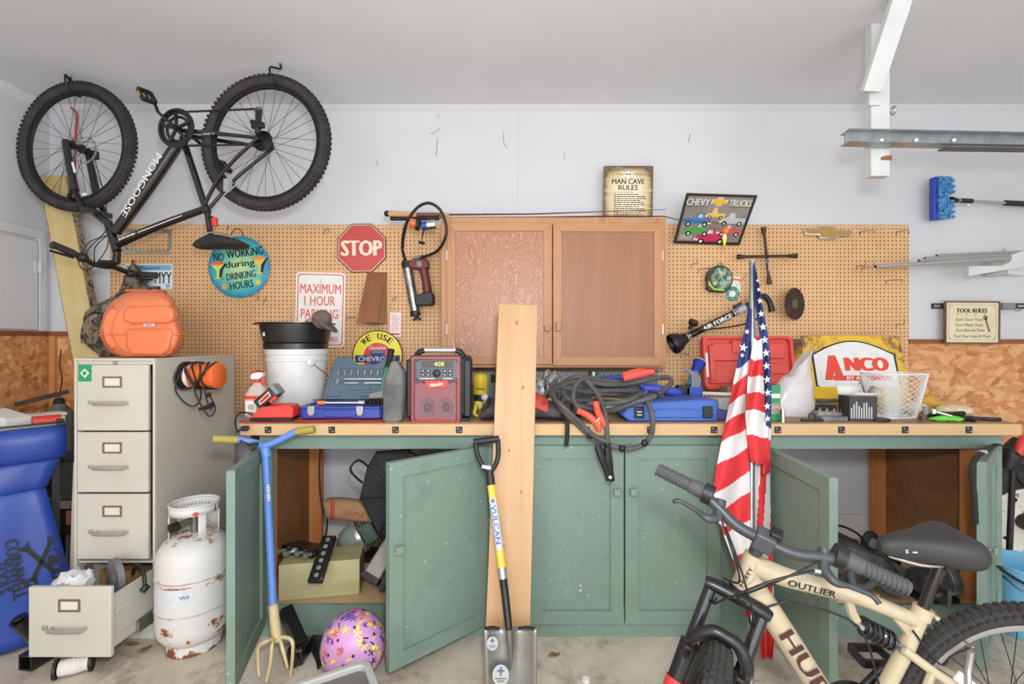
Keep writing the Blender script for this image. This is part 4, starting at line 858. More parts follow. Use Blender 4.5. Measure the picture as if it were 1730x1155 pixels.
m_clr = mat('clamp_red', (230,84,62), .5)
clamp('clamp_jaw', [[(976,694,2.17),(994,702,2.15),(1008,716,2.14),(1012,728,2.14)], [(1006,679,2.18),(1010,695,2.16),(1016,708,2.14),(1022,720,2.14)]], m_clr, 'red clamp jaw', .014)
part('clamp_teeth', G(O).cyl(P(1008,712,2.135), P(1013,706,2.135), .009).bb(P(1009,724,2.14), P(1014,708,2.13)), mat('copper', (196,150,110), .35, .8), jc)
clamp('clamp_handle', [[(1053,639,2.36),(1078,632,2.36),(1104,627,2.36)], [(1052,635,2.38),(1080,628,2.38),(1105,630,2.38)]], m_clr, 'red clamp handle', .017)
clamp('clamp_jaw', [[(1026,755,2.125),(1028,775,2.12),(1030,795,2.12),(1034,812,2.12)], [(1010,752,2.13),(1016,770,2.12),(1024,790,2.12),(1029,811,2.12)]], BLK, 'black clamp jaw', .0165)
part('clamp_rivet', G(O).cyl(P(1031,806,2.12), P(1031,806,2.095), .006), CHROME, jc)
# bar clamp
bc = thing('bar_clamp', 'black and blue one-handed bar clamp lying behind the cables', 'clamp', T(X_(1100, 2.5), 2.5, BT+.05)); O = bc.matrix_world.inverted(); Y = 2.46
m_bcb = mat('clamp_blue', (58,78,176), .45)
part('bar', G(O).bar(P(985,650,Y), P(1180,660,Y), .012, .026), mat('bar_dark', (62,64,70), .4, .5), bc)
part('grip', G(O).tube([P(1085,655,Y-.02), P(1105,656,Y-.03), P(1140,662,Y-.03), P(1150,663,Y-.02)], [.02,.024,.022,.016], 10, k=3), m_bcb, bc)
part('trigger', G(O).tube([P(1082,650,Y-.03), P(1092,660,Y-.04), P(1084,668,Y-.04)], .009, 8, k=3), m_bcb, bc)
part('slide_head', G(O).bb(P(1146,670,Y-.03), P(1160,650,Y+.02)), BLK, bc, bev=.003)
part('fixed_jaw', G(O).bb(P(1160,668,Y-.03), P(1181,652,Y+.02)), m_bcb, bc, bev=.004)
for d in (0, 5, 10): part('jaw_pad', G(O).tube([P(1156+d,622+d*.6,Y-.02), P(1166+d,628+d*.5,Y-.02), P(1171+d,640,Y-.02), P(1170+d,655,Y-.02)], .008, 8, k=3), GREY, bc)
part('jaw_stop', G(O).bb(P(1176,672,Y-.02), P(1182,640,Y+.01)), m_bcb, bc, bev=.003)
bs = thing('blue_flashlight', 'blue flashlight standing on end beside the red case', 'flashlight', T(P(1180, 655, 2.62))); O = bs.matrix_world.inverted(); Y = 2.62
part('barrel', G(O).cyl(P(1166,652,Y), P(1176,626,Y+.05), .022, n=16), mat('teal_plastic', (60,130,170), .4), bs)
part('head', G(O).cyl(P(1174,630,Y+.045), P(1182,612,Y+.08), .024, .036, n=18), mat('royal_blue', (30,50,150), .35), bs)
part('lens', G(O).cyl(P(1182,612,Y+.08), P(1182.5,611,Y+.083), .031, n=18), mat('lens', (190,206,226), .1), bs)
gs = thing('green_saw', 'pull saw with a long green handle on the blue case', 'saw', T(X_(1150, 2.42), 2.42, BT+.1)); O = gs.matrix_world.inverted(); Y = 2.455
part('handle', G(O).tube([P(1112,684,Y), P(1150,681,Y), P(1190,678,Y), P(1210,676,Y)], [.014,.017,.019,.016], 10, k=4, flat=.7), mat('saw_green', (38,110,96), .45), gs)
part('blade', G(O).bb(P(1020,690,Y-.001), P(1112,680,Y+.001)), STEEL, gs)
# loose tools in the heap: screwdrivers and wrenches
for i, (a_, b_, r_, mm, nm, lb) in enumerate((
    ((1070,668,2.5),(1132,672,2.46),.007,CHROME,'wrench','bright steel wrench lying across the tool heap'),
    ((1000,672,2.46),(1072,676,2.42),.0065,mat('brass_rod', (176,150,110), .4, .6),'brass_rod','brass colored rod in the tool heap'),
    ((1110,664,2.52),(1160,669,2.5),.008,mat('wood_handle', (170,96,60), .5),'chisel','red brown handled chisel in the tool heap'),
    ((1000,638,2.75),(1070,636,2.75),.008,STEEL,'pry_bar','steel pry bar behind the jumper cables'),
    ((1010,640,2.7),(1060,636,2.72),.012,mat('clamp_blue', (58,78,176), .45),'blue_screwdriver','blue handled screwdriver behind the jumper cables'),
    ((1180,664,2.6),(1262,667,2.62),.010,PRW,'paint_stick','long white paint stick by the red case'))):
    g = G().tube([P(*a_)-P(*a_), (P(*b_)-P(*a_))*.5, P(*b_)-P(*a_)], r_, 8)
    single(nm, g, mm, lb, nm.replace('_', ' '), T(P(*a_)))
for z_, c_, nm, lb, px, y_, d in ((.045,(72,74,78),'drill_bit_case','dark flat tool case under the jumper cables',1010,2.56,(.28,.14,.07)), (.03,(150,60,44),'red_tool_tray','dull red tool tray under the bar clamp',1100,2.55,(.26,.12,.05)), (.04,(60,62,66),'tool_roll','dark tool roll beneath the cables',985,2.4,(.12,.1,.06))):
    single(nm, G().box((0,0,z_*.9), d), mat(nm+'_m', c_, .6, c2=tuple(int(q*1.3) for q in c_), sc=30), lb, 'tool case', onb(px, y_), bev=.01)
# blue case
bc2 = thing('blue_tool_case', 'blue plastic tool case with black latches on the bench edge', 'tool case', onb(1122, 2.30)); k = 2.215/F
m_bl2 = mat('case_royal', (56,92,168), .42)
prof = [(-.225,.03),(-.19,.0),(.225,.0),(.228,.09),(.21,.105),(.15,.105),(.06,.098),(-.14,.092),(-.2,.06)]
part('shell', G(R(90,'X')).prism(prof, -.12, .085), m_bl2, bc2, bev=.008)
part('waist', G(R(90,'X')).prism([(-.10,.02),(-.06,.06),(.12,.06),(.15,.02)], .085, .094), m_bl2, bc2, bev=.006)
part('seam', G().box((.03,-.0855,.055), (.38,.002,.002)), mat('case_seam', (34,60,130), .5), bc2)
for x in (-.145, .175):
    l_ = part('latch', G().box((x,-.09,.045), (.045,.012,.055)), BLK, bc2, bev=.004)
    if x < 0:
        for q in (.034, .048): part('latch_mark', G().box((x,-.0965,q), (.022,.001,.004)), PRW, l_)
part('latch_housing', G().box((-.145,-.088,.085), (.06,.008,.03)), m_bl2, bc2, bev=.003)
single('clear_box', G().box((0,0,.045), (.10,.08,.09)), mat('clear_tub', (206,212,214), .2, alpha=.5), 'clear plastic tub beside the blue tool case', 'tub', onb(1222, 2.42) @ R(12), bev=.006)
single('navy_box', G().box((0,0,.022), (.08,.05,.042)), mat('navy_card', (40,46,120), .5), 'small navy blue box between the blue case and the flag', 'box', onb(1221, 2.26) @ R(-18) @ R(8,'Y') @ T(0, 0, .006), bev=.002)
single('brown_carton', G().box((0,0,.06), (.12,.1,.12)), mat('carton', (150,112,78), .8), 'brown cardboard carton behind the clear tub', 'carton', onb(1240, 2.70), bev=.002)
# red open case
rc = thing('red_tool_case', 'open red molded tool case leaning against the pegboard', 'tool case', WALL(1262, 613, 2.86, 0, 8) @ T(0, 0, 0)); k = 2.86/F
m_rc = mat('case_red', (208,72,60), .42)
out = rrect(152*k, 90*k, 8*k, 4)
part('back', G().prism(out, -.012, .004), m_rc, rc)
part('rim', G().ring(out, rrect(142*k, 80*k, 6*k, 4), .004, .03), m_rc, rc, bev=.003)
for x, y, w, h, d in ((-36,18,46,30,.02), (-14,26,26,22,.03), (-38,-20,56,30,.014), (18,16,26,36,.018), (46,20,30,26,.026), (50,-10,36,18,.016), (20,-26,40,22,.02), (-60,0,10,60,.018)): part('molding', G().box((x*k, y*k, d/2+.004), (w*k, h*k, d)), m_rc, rc, bev=.005)
for x, y in ((-56,-16),(-30,-14),(-30,-30),(-56,-30),(-26,24)): part('peg', G().cyl((x*k,y*k,.004), (x*k,y*k,.026), .006, n=10), m_rc, rc)
part('sticker', G().box((-71*k, -4*k, .031), (4*k, 40*k, .001)), PRW, rc)
# anco sign
def rusty_yellow():
    m, N, L, b = newmat('rusty_yellow'); t = N.new('ShaderNodeTexCoord'); s = N.new('ShaderNodeSeparateXYZ'); L.new(t.outputs['Object'], s.inputs[0])
    n = noise(N, L, t.outputs['Object'], 14, 6, .7); a = N.new('ShaderNodeMath'); a.operation = 'ABSOLUTE'; L.new(s.outputs[0], a.inputs[0])
    q = N.new('ShaderNodeMath'); q.operation = 'MULTIPLY_ADD'; q.inputs[1].default_value = .9; L.new(a.outputs[0], q.inputs[0]); L.new(n, q.inputs[2])
    q2 = N.new('ShaderNodeMath'); q2.operation = 'MULTIPLY_ADD'; q2.inputs[1].default_value = .7; L.new(s.outputs[1], q2.inputs[0]); L.new(q.outputs[0], q2.inputs[2])
    r = ramp(N, [(.74, (222,182,44)), (.82, (196,146,56)), (.88, (128,94,74)), (1, (112,80,66))]); L.new(q2.outputs[0], r.inputs[0]); L.new(r.outputs[0], b.inputs['Base Color']); b.inputs['Roughness'].default_value = .5; return m
ya = 2.86; k = ya/F; an = thing('anco_sign', 'rusty yellow metal sidewalk sign reading ANCO in red', 'sign', WALL(1445, 624, ya, 0, 12))
m_ry = rusty_yellow()
part('front_panel', G().prism(rrect(170*k, 117*k, 5*k, 3), -.004, .0), m_ry, an, bev=.002)
part('rear_panel', G(T(-.04,0,-.03) @ R(-18,'X')).prism([(-82*k,-52*k),(82*k,-52*k),(82*k,62*k),(-82*k,62*k)], -.006, -.002), m_ry, an)
def hexo(s): return [(-71*s,26*s)]+[(-71*s+142*s*i/14, 26*s+24*s*math.sin(PI*i/14)) for i in range(1, 14)]+[(71*s,26*s),(73*s,-30*s),(22*s,-51*s),(-22*s,-51*s),(-70*s,-28*s)]
part('black_outline', G().prism(hexo(k), .0, .0012), PRB, an)
part('white_field', G().prism(hexo(k*.955), .0012, .0022), mat('enamel_white', (232,231,226), .35, c2=(220,218,212), sc=16), an)
m_an = mat('anco_red', (222,72,54), .4)
part('lettering', G().text('A', -37*k, 3*k, 34*k, 42*k, .003, .085).text('NCO', 20*k, 9*k, 76*k, 23*k, .003, .10), m_an, an)
part('red_bar', G().box((10*k, -14.5*k, .0027), (98*k, 8.5*k, .0008)), m_an, an)
part('white_lettering', G().text('BY AN', -1.5*k, -14.5*k, 31*k, 5.5*k, .0036, .05), PRW, an)
part('black_lettering', G().text('IELD', -28*k, -54*k, 19*k, 5.5*k, .001, .05), PRB, an)
# plastic bag, green box, cylinder
rows = []; r_ = random.Random(5)
for i in range(11):
    t = i/10; w = (.105, .112, .11, .105, .10, .092, .085, .07, .055, .05, .045)[i]; z = .001+.29*t
    rows.append([(w*math.cos(2*PI*j/20)*(1+r_.uniform(-.09,.09))+.012*t+.05*t*t, .07*(1-.5*t)*math.sin(2*PI*j/20)*(1+r_.uniform(-.15,.15)), z+r_.uniform(-.004,.004)*(1 if i else 0)+(.05*t*math.cos(2*PI*j/20) if i > 7 else 0)) for j in range(20)])
single('plastic_bag', G().loft(rows), mat('bag_clear', (222,216,216), .25, alpha=.72, c2=(206,200,200), sc=10), 'full cloudy plastic bag standing beside the flag', 'plastic bag', onb(1336, 2.42), subd=1)
gb = thing('green_box', 'tall green seed box between the flag and the plastic bag', 'box', onb(1306, 2.24))
part('carton', G().box((0,0,.085), (.056,.03,.168)), mat('box_green', (34,136,84), .45), gb, bev=.001)
part('picture', G().box((.004,-.0155,.06), (.04,.001,.05)), mat('box_pic', (150,140,100), .5, stops=[(.4,(60,90,60)), (.5,(190,160,110)), (.6,(90,120,170))], sc=60), gb)
part('top_band', G().box((0,-.0155,.12), (.05,.001,.02)), PRW, gb)
single('steel_socket', G().cyl((0,0,0), (0,0,.05), .011, n=16).cyl((0,0,.05), (0,0,.062), .009, n=16), CHROME, 'deep steel socket standing beside the green box', 'socket', onb(1322, 2.2))
# scraps between bag and sign
for i, (px, y_, d, rz, c_, nm, lb, cat) in enumerate((
    (1390,2.45,(.11,.07,.045),10,(70,72,74),'battery_tray','dark gray metal tray in front of the yellow sign','tray'),
    (1398,2.5,(.13,.03,.02),18,(96,92,88),'putty_knife','gray putty knife resting on the metal tray','putty knife'),
    (1398,2.33,(.12,.06,.03),-6,(168,160,150),'wire_brush','pale wire brush lying before the yellow sign','brush'),
    (1405,2.24,(.13,.04,.022),4,(120,124,128),'parts_packet','clear packet of small parts at the bench edge','packet'),
    (1372,2.22,(.10,.02,.012),2,(40,40,40),'hacksaw_blade_holder','thin black blade holder under the plastic bag','holder'))):
    zz = .06 if nm == 'putty_knife' else d[2]/2+.0005
    g = G().box((0,0,0), d)
    if nm == 'wire_brush':
        for q in range(16): g.cyl((-.05+.0067*q, -.02+.008*(q % 5), .012), (-.052+.0067*q, -.022+.009*(q % 5), .03), .0012, n=5)
    if nm == 'putty_knife': g.box((.09,0,0), (.06,.045,.003))
    if nm == 'battery_tray': g = G().box((0,0,-.02), (d[0],d[1],.004)).ring(rrect(.11,.07,.006), rrect(.102,.062,.004), -.022, .022)
    single(nm, g, mat(nm+'_c', c_, .55, c2=tuple(int(q*.75) for q in c_), sc=30), lb, cat, onb(px, y_) @ T(0, 0, zz) @ R(rz), bev=.002)
single('cable_loop', G().torus(.016, .003, 20, 6, T(0,0,.016) @ R(80,'X')), BLK, 'small black cable loop beside the plastic bag', 'cable', onb(1372, 2.27))
# black carton with open flaps, spray can behind it
kb = thing('bit_carton', 'black printed carton with open white flaps on the bench', 'carton', onb(1450, 2.27) @ R(-6))
part('box', G().bb((-.062,-.04,0), (.06,.05,.115)), mat('carton_black', (44,43,44), .45), kb)
part('side_panel', G().bb((.0605,-.034,.008), (.0612,.044,.105)), mat('carton_gold', (170,150,96), .5), kb)
g = G()
for i in range(9): h_ = .05+.03*math.sin(i*2.3)**2; g.bb((-.056+.011*i,-.0408,.012), (-.050+.011*i,-.0400,.012+h_))
part('printed_bits', g, mat('print_grey', (176,174,170), .5), kb)
part('flap', G().add([V(p) for p in ((-.062,-.04,.115),(.06,-.04,.115),(.055,-.085,.135),(-.057,-.085,.138))], [(0,1,2,3)]), PRW, kb, solid=.0015)
part('flap', G().add([V(p) for p in ((.06,-.04,.115),(.06,.05,.115),(.085,.04,.16),(.085,-.03,.155))], [(0,1,2,3)]), mat('flap_tan', (196,186,170), .6), kb, solid=.0015)
part('flap', G().add([V(p) for p in ((-.062,.05,.115),(.06,.05,.115),(.05,.07,.165),(-.06,.07,.165))], [(0,1,2,3)]), PRW, kb, solid=.0015)
sc_ = thing('spray_can', 'spray paint can with white cap behind the black carton', 'spray can', onb(1463, 2.51))
part('can', G().lathe([(0,0),(.031,0),(.032,.004),(.032,.13),(.028,.142),(0,.142)], 24), mat('can_khaki', (170,160,140), .35, .3), sc_)
part('cap', G().lathe([(.03,.142),(.031,.15),(.030,.165),(.02,.18),(.016,.186),(0,.188)], 24), PRW, sc_)
part('paint_band', G().lathe([(.0322,.1),(.0322,.125)], 24, None, False), mat('band_green', (52,90,70), .4), sc_)
# white wire basket
wbk = thing('wire_basket', 'white diamond mesh wire basket standing on the bench', 'basket', onb(1510, 2.36) @ R(8))
def bask(t, f):                               # t around, f up
    r = .085+.045*f; a = 2*PI*t; c, s = math.cos(a), math.sin(a)
    return V((r*math.copysign(abs(c)**.45, c), r*.72*math.copysign(abs(s)**.45, s), .002+.215*f))
part('top_rim', G().tube([bask(i/64, 1) for i in range(64)], .0035, 6, True), WHT, wbk); part('base_rim', G().tube([bask(i/64, 0) for i in range(64)], .003, 6, True), WHT, wbk)
g = G(); NW = 56
for s in (-1, 1):
    for q in range(NW): g.tube([bask((q/NW+s*.16*f/8) % 1, f/8) for f in range(9)], .0011, 4)
o = part('mesh', g, WHT, wbk); o['kind'] = 'stuff'
part('base', G().prism([tuple(bask(i/32, 0)[:2]) for i in range(32)], .0, .002), WHT, wbk)
single('black_disc', G().lathe([(0,0),(.045,0),(.047,.004),(.044,.012),(0,.013)], 26), BLK, 'round black lid lying in front of the wire basket', 'lid', onb(1497, 2.2) @ T(0, .045, .0))
# buffing pads
m_fl = mat('fleece', (226,210,178), .95, c2=(206,188,150), sc=40, bump=.9, bs=120)
for px, y_, w, lb in ((1543,2.5,.07,'cream fleece buffing pad behind the wire basket'), (1612,2.4,.085,'cream fleece buffing pad behind the loose wrenches')):
    g = G().lathe([(0,0),(w*.8,.002),(w,.02),(w*.9,.042),(w*.5,.055),(0,.058)], 26, Matrix.Diagonal((1,.7,1,1)))
    single('buffing_pad', g, m_fl, lb, 'buffing pad', onb(px, y_))
single('yellow_cloth', crumple(.10, .09, .075, seed=8), mat('cloth_yellow', (206,164,70), .85), 'yellow cloth wad between the buffing pads', 'cloth', onb(1569, 2.58))
# loose tools on the right end
def tool(name, label, pts, r, m, extra=None):
    o = P(*pts[0]); t_ = thing(name, label, name.split('_')[-1], T(o)); q = [P(*p)-o for p in pts]
    part('shaft', G().tube(q, r, 8, k=3), m, t_)
    if extra: extra(t_, q)
bz = lambda px, py: (px, py, BY(py)-.0)
tool('chrome_ratchet', 'chrome ratchet lying across the green gloves', [(1576,695,2.255),(1590,698,2.23),(1609,703,2.2)], [.008,.007,.005], CHROME, lambda t_, q: part('head', G().cyl(q[0]+V((0,0,-.008)), q[0]+V((0,0,.012)), .016), CHROME, t_))
tool('pipe_wrench', 'dark pipe wrench behind the green gloves', [(1562,700,2.29),(1578,699,2.305),(1605,699,2.31),(1628,698,2.315)], [.018,.013,.011,.012], DKST, lambda t_, q: part('jaw', G().tube([q[0], q[0]+V((-.012,-.02,.01)), q[0]+V((-.012,-.02,.04))], .012, 8), GREY, t_))
tool('brass_pipe', 'short rusty pipe at the bench front edge', [(1556,706,2.185),(1558,705,2.20),(1559,704,2.22)], .016, mat('rust_pipe', (130,98,72), .6, .4, c2=(100,72,56), sc=30), lambda t_, q: part('bore', G().cyl(q[0]+V((0,-.003,0)), q[0], .011), BLK, t_))
tool('long_file', 'long brown file on the right end of the bench', [(1638,705,2.25),(1662,707,2.24),(1690,708,2.23)], .009, m_rust)
tool('box_wrench', 'bright box wrench on the right end of the bench', [(1645,703,2.33),(1668,705,2.29),(1684,707,2.26)], .006, CHROME, lambda t_, q: part('ring', G().torus(.012, .004, 16, 6, T(q[-1])), CHROME, t_))
tool('black_chisel', 'black chisel on the right end of the bench', [(1615,705,2.26),(1635,707,2.22),(1648,709,2.19)], [.01,.012,.011], BLK)
single('green_gloves', crumple(.15, .06, .026, seed=4), mat('neon_green', (110,200,60), .7), 'bright green work glove under the chrome ratchet', 'glove', onb(1599, 2.222))

# ---------------------------------------------------------------- filing cabinet and the left side
m_file = mat('file_beige', (200,197,184), .42, c2=(194,190,176), sc=3); m_fgap = mat('file_shadow_gap', (120,114,100), .6)
FX0, FX1, FY0, FY1, FZ = -2.063, -1.681, 2.23, 2.87, 1.323
fc = thing('filing_cabinet', 'beige metal four-drawer filing cabinet with its bottom drawer open', 'cabinet', T(FX0, FY0, 0)); O = fc.matrix_world.inverted()
g = G(O); t = .012
g.bb((FX0,FY0,0), (FX0+t,FY1,FZ-t)).bb((FX1-t,FY0,0), (FX1,FY1,FZ-t)).bb((FX0+t,FY1-t,0), (FX1-t,FY1,FZ-t)).bb((FX0,FY0,FZ-t), (FX1,FY1,FZ)).bb((FX0+t,FY0+.01,FZ-.03), (FX1-t,FY0+.02,FZ-t)).bb((FX0+t,FY0+.02,.0), (FX1-t,FY1-t,.03)).bb((FX0+t,FY0+.004,0), (FX1-t,FY0+.02,.07)).bb((FX0+t,FY0+.01,.355), (FX1-t,FY1-t,.365))
part('carcass', g, m_file, fc, bev=.002)
def drawer(x0, x1, z0, z1, y, opened):
    d = part('drawer', G(O).bb((x0,y,z0), (x1,y+.018,z1)), m_file, fc, bev=.003)
    cx, w = (x0+x1)/2, x1-x0; zc = z0+(z1-z0)*.74; zh = z0+(z1-z0)*.42
    part('label_holder', G(O).ring([(cx-.045+dx*.09, zc+dz*.052-.026) for dx, dz in ((0,0),(1,0),(1,1),(0,1))], [(cx-.037+dx*.074, zc+dz*.036-.018) for dx, dz in ((0,0),(1,0),(1,1),(0,1))], 0, .004, T(0,y,0) @ R(90,'X')), mat('holder_bronze', (142,128,110), .4, .6), d)
    part('label_card', G(O).bb((cx-.037,y-.001,zc-.018), (cx+.037,y,zc+.018)), mat('card_cream', (216,212,196), .6), d)
    part('handle', G(O).tube([(cx-.07,y,zh), (cx-.068,y-.025,zh), (cx,y-.03,zh), (cx+.068,y-.025,zh), (cx+.07,y,zh)], .0075, 8, flat=1.2), STEEL, d)
    part('thumb_latch', G(O).box((cx-.098,y-.006,zh+.004), (.016,.012,.016)), STEEL, d, bev=.002)
    return d
dx0, dx1 = FX0+.018, FX1-.03
for y0, y1 in ((616,727), (729.5,831), (834,944)): drawer(dx0, dx1, Z_(y1, FY0), Z_(y0, FY0), FY0-.004, False)
ox = .028; dw = drawer(dx0+ox, dx1+ox+.01, .085, .378, 1.975, True)
part('drawer_side', G(O).bb((dx1+ox-.012,1.993,.11), (dx1+ox-.002,2.6,.33)), m_file, dw); part('drawer_side', G(O).bb((dx0+ox+.002,1.993,.11), (dx0+ox+.012,2.6,.33)), m_file, dw)
part('drawer_bottom', G(O).bb((dx0+ox+.012,1.993,.10), (dx1+ox-.012,2.6,.11)), m_file, dw)
for z in (.16, .25): part('side_ridge', G(O).bb((dx1+ox-.002,2.0,z), (dx1+ox+.006,2.58,z+.02)), m_file, dw)
part('slide_rail', G(O).bb((dx1+ox-.001,2.12,.10), (dx1+ox+.014,2.5,.15)), GAL, dw)
part('drawer_liner', G(O).bb((dx0+ox+.013,2.3,.112), (dx1+ox-.013,2.58,.29)), mat('cardboard', (176,136,92), .8, c2=(150,112,74), sc=10), dw, 'brown cardboard')
stk = part('sticker', G(O).box((X_(145,FY0),FY0-.0048,Z_(630,FY0)), (.062,.001,.078)), mat('sticker_green', (40,150,100), .5), fc)
part('sticker_diamond', G(O).prism([(0,.022),(.022,0),(0,-.022),(-.022,0)], .0, .001, T(X_(145,FY0),FY0-.0055,Z_(630,FY0)) @ R(90,'X')), PRW, stk)
part('sticker_mark', G(O).prism([(0,.012),(.013,0),(0,-.012),(-.013,0)], .0, .001, T(X_(145,FY0),FY0-.007,Z_(630,FY0)) @ R(90,'X')), mat('sticker_green', (40,150,100), .5), stk)
part('lock', G(O).cyl((FX0+.19,FY0+.01,FZ-.02), (FX0+.19,FY0-.004,FZ-.02), .009), STEEL, fc)
part('maker_plate', G(O).box((FX1+.0005,2.62,1.105), (.001,.055,.022)), mat('plate_brown', (84,62,50), .5), fc)
# drawer contents
single('white_sack', crumple(.14, .14, .10, seed=12), mat('sack_white', (228,226,226), .5, c2=(204,200,202), sc=20), 'crumpled white plastic sack lying in the open drawer', 'sack', T(-1.915, 2.07, .30))
single('grinding_wheel', G().cyl((0,-.012,0), (0,.012,0), .085, n=32).cyl((0,-.016,0), (0,.016,0), .03, n=20), mat('abrasive', (110,106,104), .8, c2=(132,128,126), sc=60), 'gray grinding wheel standing in the open drawer', 'grinding wheel', T(-1.80, 2.15, .33) @ R(-35))
single('pipe_stub', G().cyl((0,0,0), (.06,-.06,.02), .016, n=14), DKST, 'short dark pipe in the open drawer', 'pipe', T(-1.985, 2.22, .345))
single('bent_cable', G().tube([(0,0,0), (.03,-.02,.045), (.075,-.04,.04), (.10,-.06,.0), (.105,-.065,-.035)], .008, 8, k=5).cyl((.098,-.07,-.045), (.112,-.06,-.025), .015, n=8), BLK, 'bent black cable hooked over the open drawer side', 'cable', T(-1.745, 2.18, .335))
# orange saw case on the cabinet
yo = 2.42; k = yo/F; oc = thing('saw_case', 'bulky orange plastic saw case on top of the filing cabinet', 'case', T(X_(240, yo), yo, FZ+.0005))
m_oc = mat('case_orange', (226,128,86), .45, c2=(220,120,76), sc=4)
def cp_(px, py): return ((px-240)*k, (604-py)*k)
sil = [(168,556),(176,528),(190,508),(208,497),(228,491),(275,492),(293,503),(302,525),(306,548),(312,566),(306,584),(296,597),(282,604),(206,604),(188,596),(176,582),(169,568)]
def cf(px, py, y): return (X_(px, yo+y)-X_(240, yo), Z_(py, yo+y)-FZ)
rings = []
for y, s in ((-.135,.70), (-.12,.84), (-.085,.96), (-.03,1.0), (.08,1.0), (.13,.93), (.155,.8)):
    rings.append([(lambda q: (q[0], y, max(.0, q[1])))(cf(246+(px-246)*s, 552+(py-552)*(s if py < 552 else min(1, s*1.15)), y)) for px, py in sil])
part('shell', G().loft(rings), m_oc, oc, bev=.006)
part('upper_facet', G(R(90,'X')).prism([cf(*p, -.14) for p in ((208,528),(216,517),(284,516),(293,524),(294,538),(286,547),(222,548),(210,542))], .10, .150), m_oc, oc, bev=.012)
part('lower_facet', G(R(90,'X')).prism([cf(*p, -.14) for p in ((212,560),(218,555),(286,555),(292,560),(284,592),(272,600),(224,600),(214,588))], .10, .146), m_oc, oc, bev=.012)
part('side_wing', G().loft([[(q[0], y, max(.0, q[1])) for q in [cf(184+(px-184)*s_, 553+(py-553)*s_, y) for px, py in ((172,553),(178,530),(190,516),(200,520),(198,553),(200,588),(190,594),(178,580))]] for y, s_ in ((-.128,.85), (-.10,1.0), (-.02,1.0))]), m_oc, oc, bev=.005)
_rs = ((-.135,.76), (-.12,.88), (-.085,.97), (-.03,1.0), (.08,1.0), (.13,.93))
part('seam_lip', G().prism([(cf(246-77*s_, 566, y)[0]-.006, y-.004) for y, s_ in _rs]+[(cf(246+65*s_, 566, y)[0]+.006, y-.004) for y, s_ in _rs[::-1]], .108, .117), m_oc, oc, bev=.003)
part('grip_recess', G().box((.02,.0,.336), (.17,.07,.012)), mat('case_orange_dark', (206,106,64), .5), oc, bev=.005)
part('latch', G().bar((.055,-.03,.345), (.105,-.02,.352), .018, .014), BLK, oc)
part('side_strap', G().tube([(-.155,-.12,.16), (-.16,-.135,.13), (-.155,-.12,.10)], .007, 6, k=3), mat('strap_grey', (110,90,76), .6), oc)
part('label', G().box((cf(252,549,-.15)[0],-.151,cf(252,549,-.15)[1]), (.05,.002,.011)), PRW, oc); part('label_print', G().box((cf(252,549,-.15)[0],-.1525,cf(252,549,-.15)[1]), (.036,.001,.004)), mat('print_blue', (24,60,130), .6), oc)
# cord reel on the cabinet side
cx_, cy_, cz_ = FX1, 2.43, 1.228
cr_ = thing('cord_reel', 'orange cord reel with black cord on the filing cabinet side', 'cord reel', T(cx_, cy_, cz_))
RX = R(90,'Y')
part('drum', G(RX).lathe([(0,.02),(.055,.02),(.06,.03),(.063,.16),(.066,.165),(.066,.178),(.06,.182),(0,.182)], 28), ORG, cr_)
part('flange', G(RX).cyl((0,0,.002), (0,0,.022), .072, n=28), BLK, cr_)
part('label', G(RX).lathe([(.0615,.03),(.063,.05)], 28, None, False), PRW, cr_)
for i in range(5): part('cord', G().tube([(.06+.022*i+.02*math.sin(a*2+i), .069*math.cos(a), .069*math.sin(a)) for a in [2*PI*j/20 for j in range(20)]], .004, 6, True), BLK, cr_)
for pts in ([(.03,-.06,.03),(.01,-.08,-.05),(.03,-.07,-.11),(.08,-.06,-.15),(.12,-.06,-.12),(.13,-.07,-.06)], [(.09,-.07,-.03),(.11,-.07,-.1),(.14,-.06,-.17),(.17,-.06,-.2),(.19,-.05,-.16),(.16,-.06,-.08)], [(.14,-.06,-.05),(.16,-.07,-.12),(.18,-.06,-.17)], [(.05,-.07,.05),(.1,-.075,-.03),(.15,-.07,.02)], [(.02,-.07,.05),(.010,-.09,-.01),(.03,-.08,-.06),(.09,-.075,-.055)]): part('cord', G().tube(pts, .004, 6, k=6), BLK, cr_)
part('plug', G().tube([(.115,-.06,-.165), (.15,-.062,-.155), (.175,-.06,-.145), (.185,-.06,-.14)], [.007,.011,.014,.013], 8), BLK, cr_)
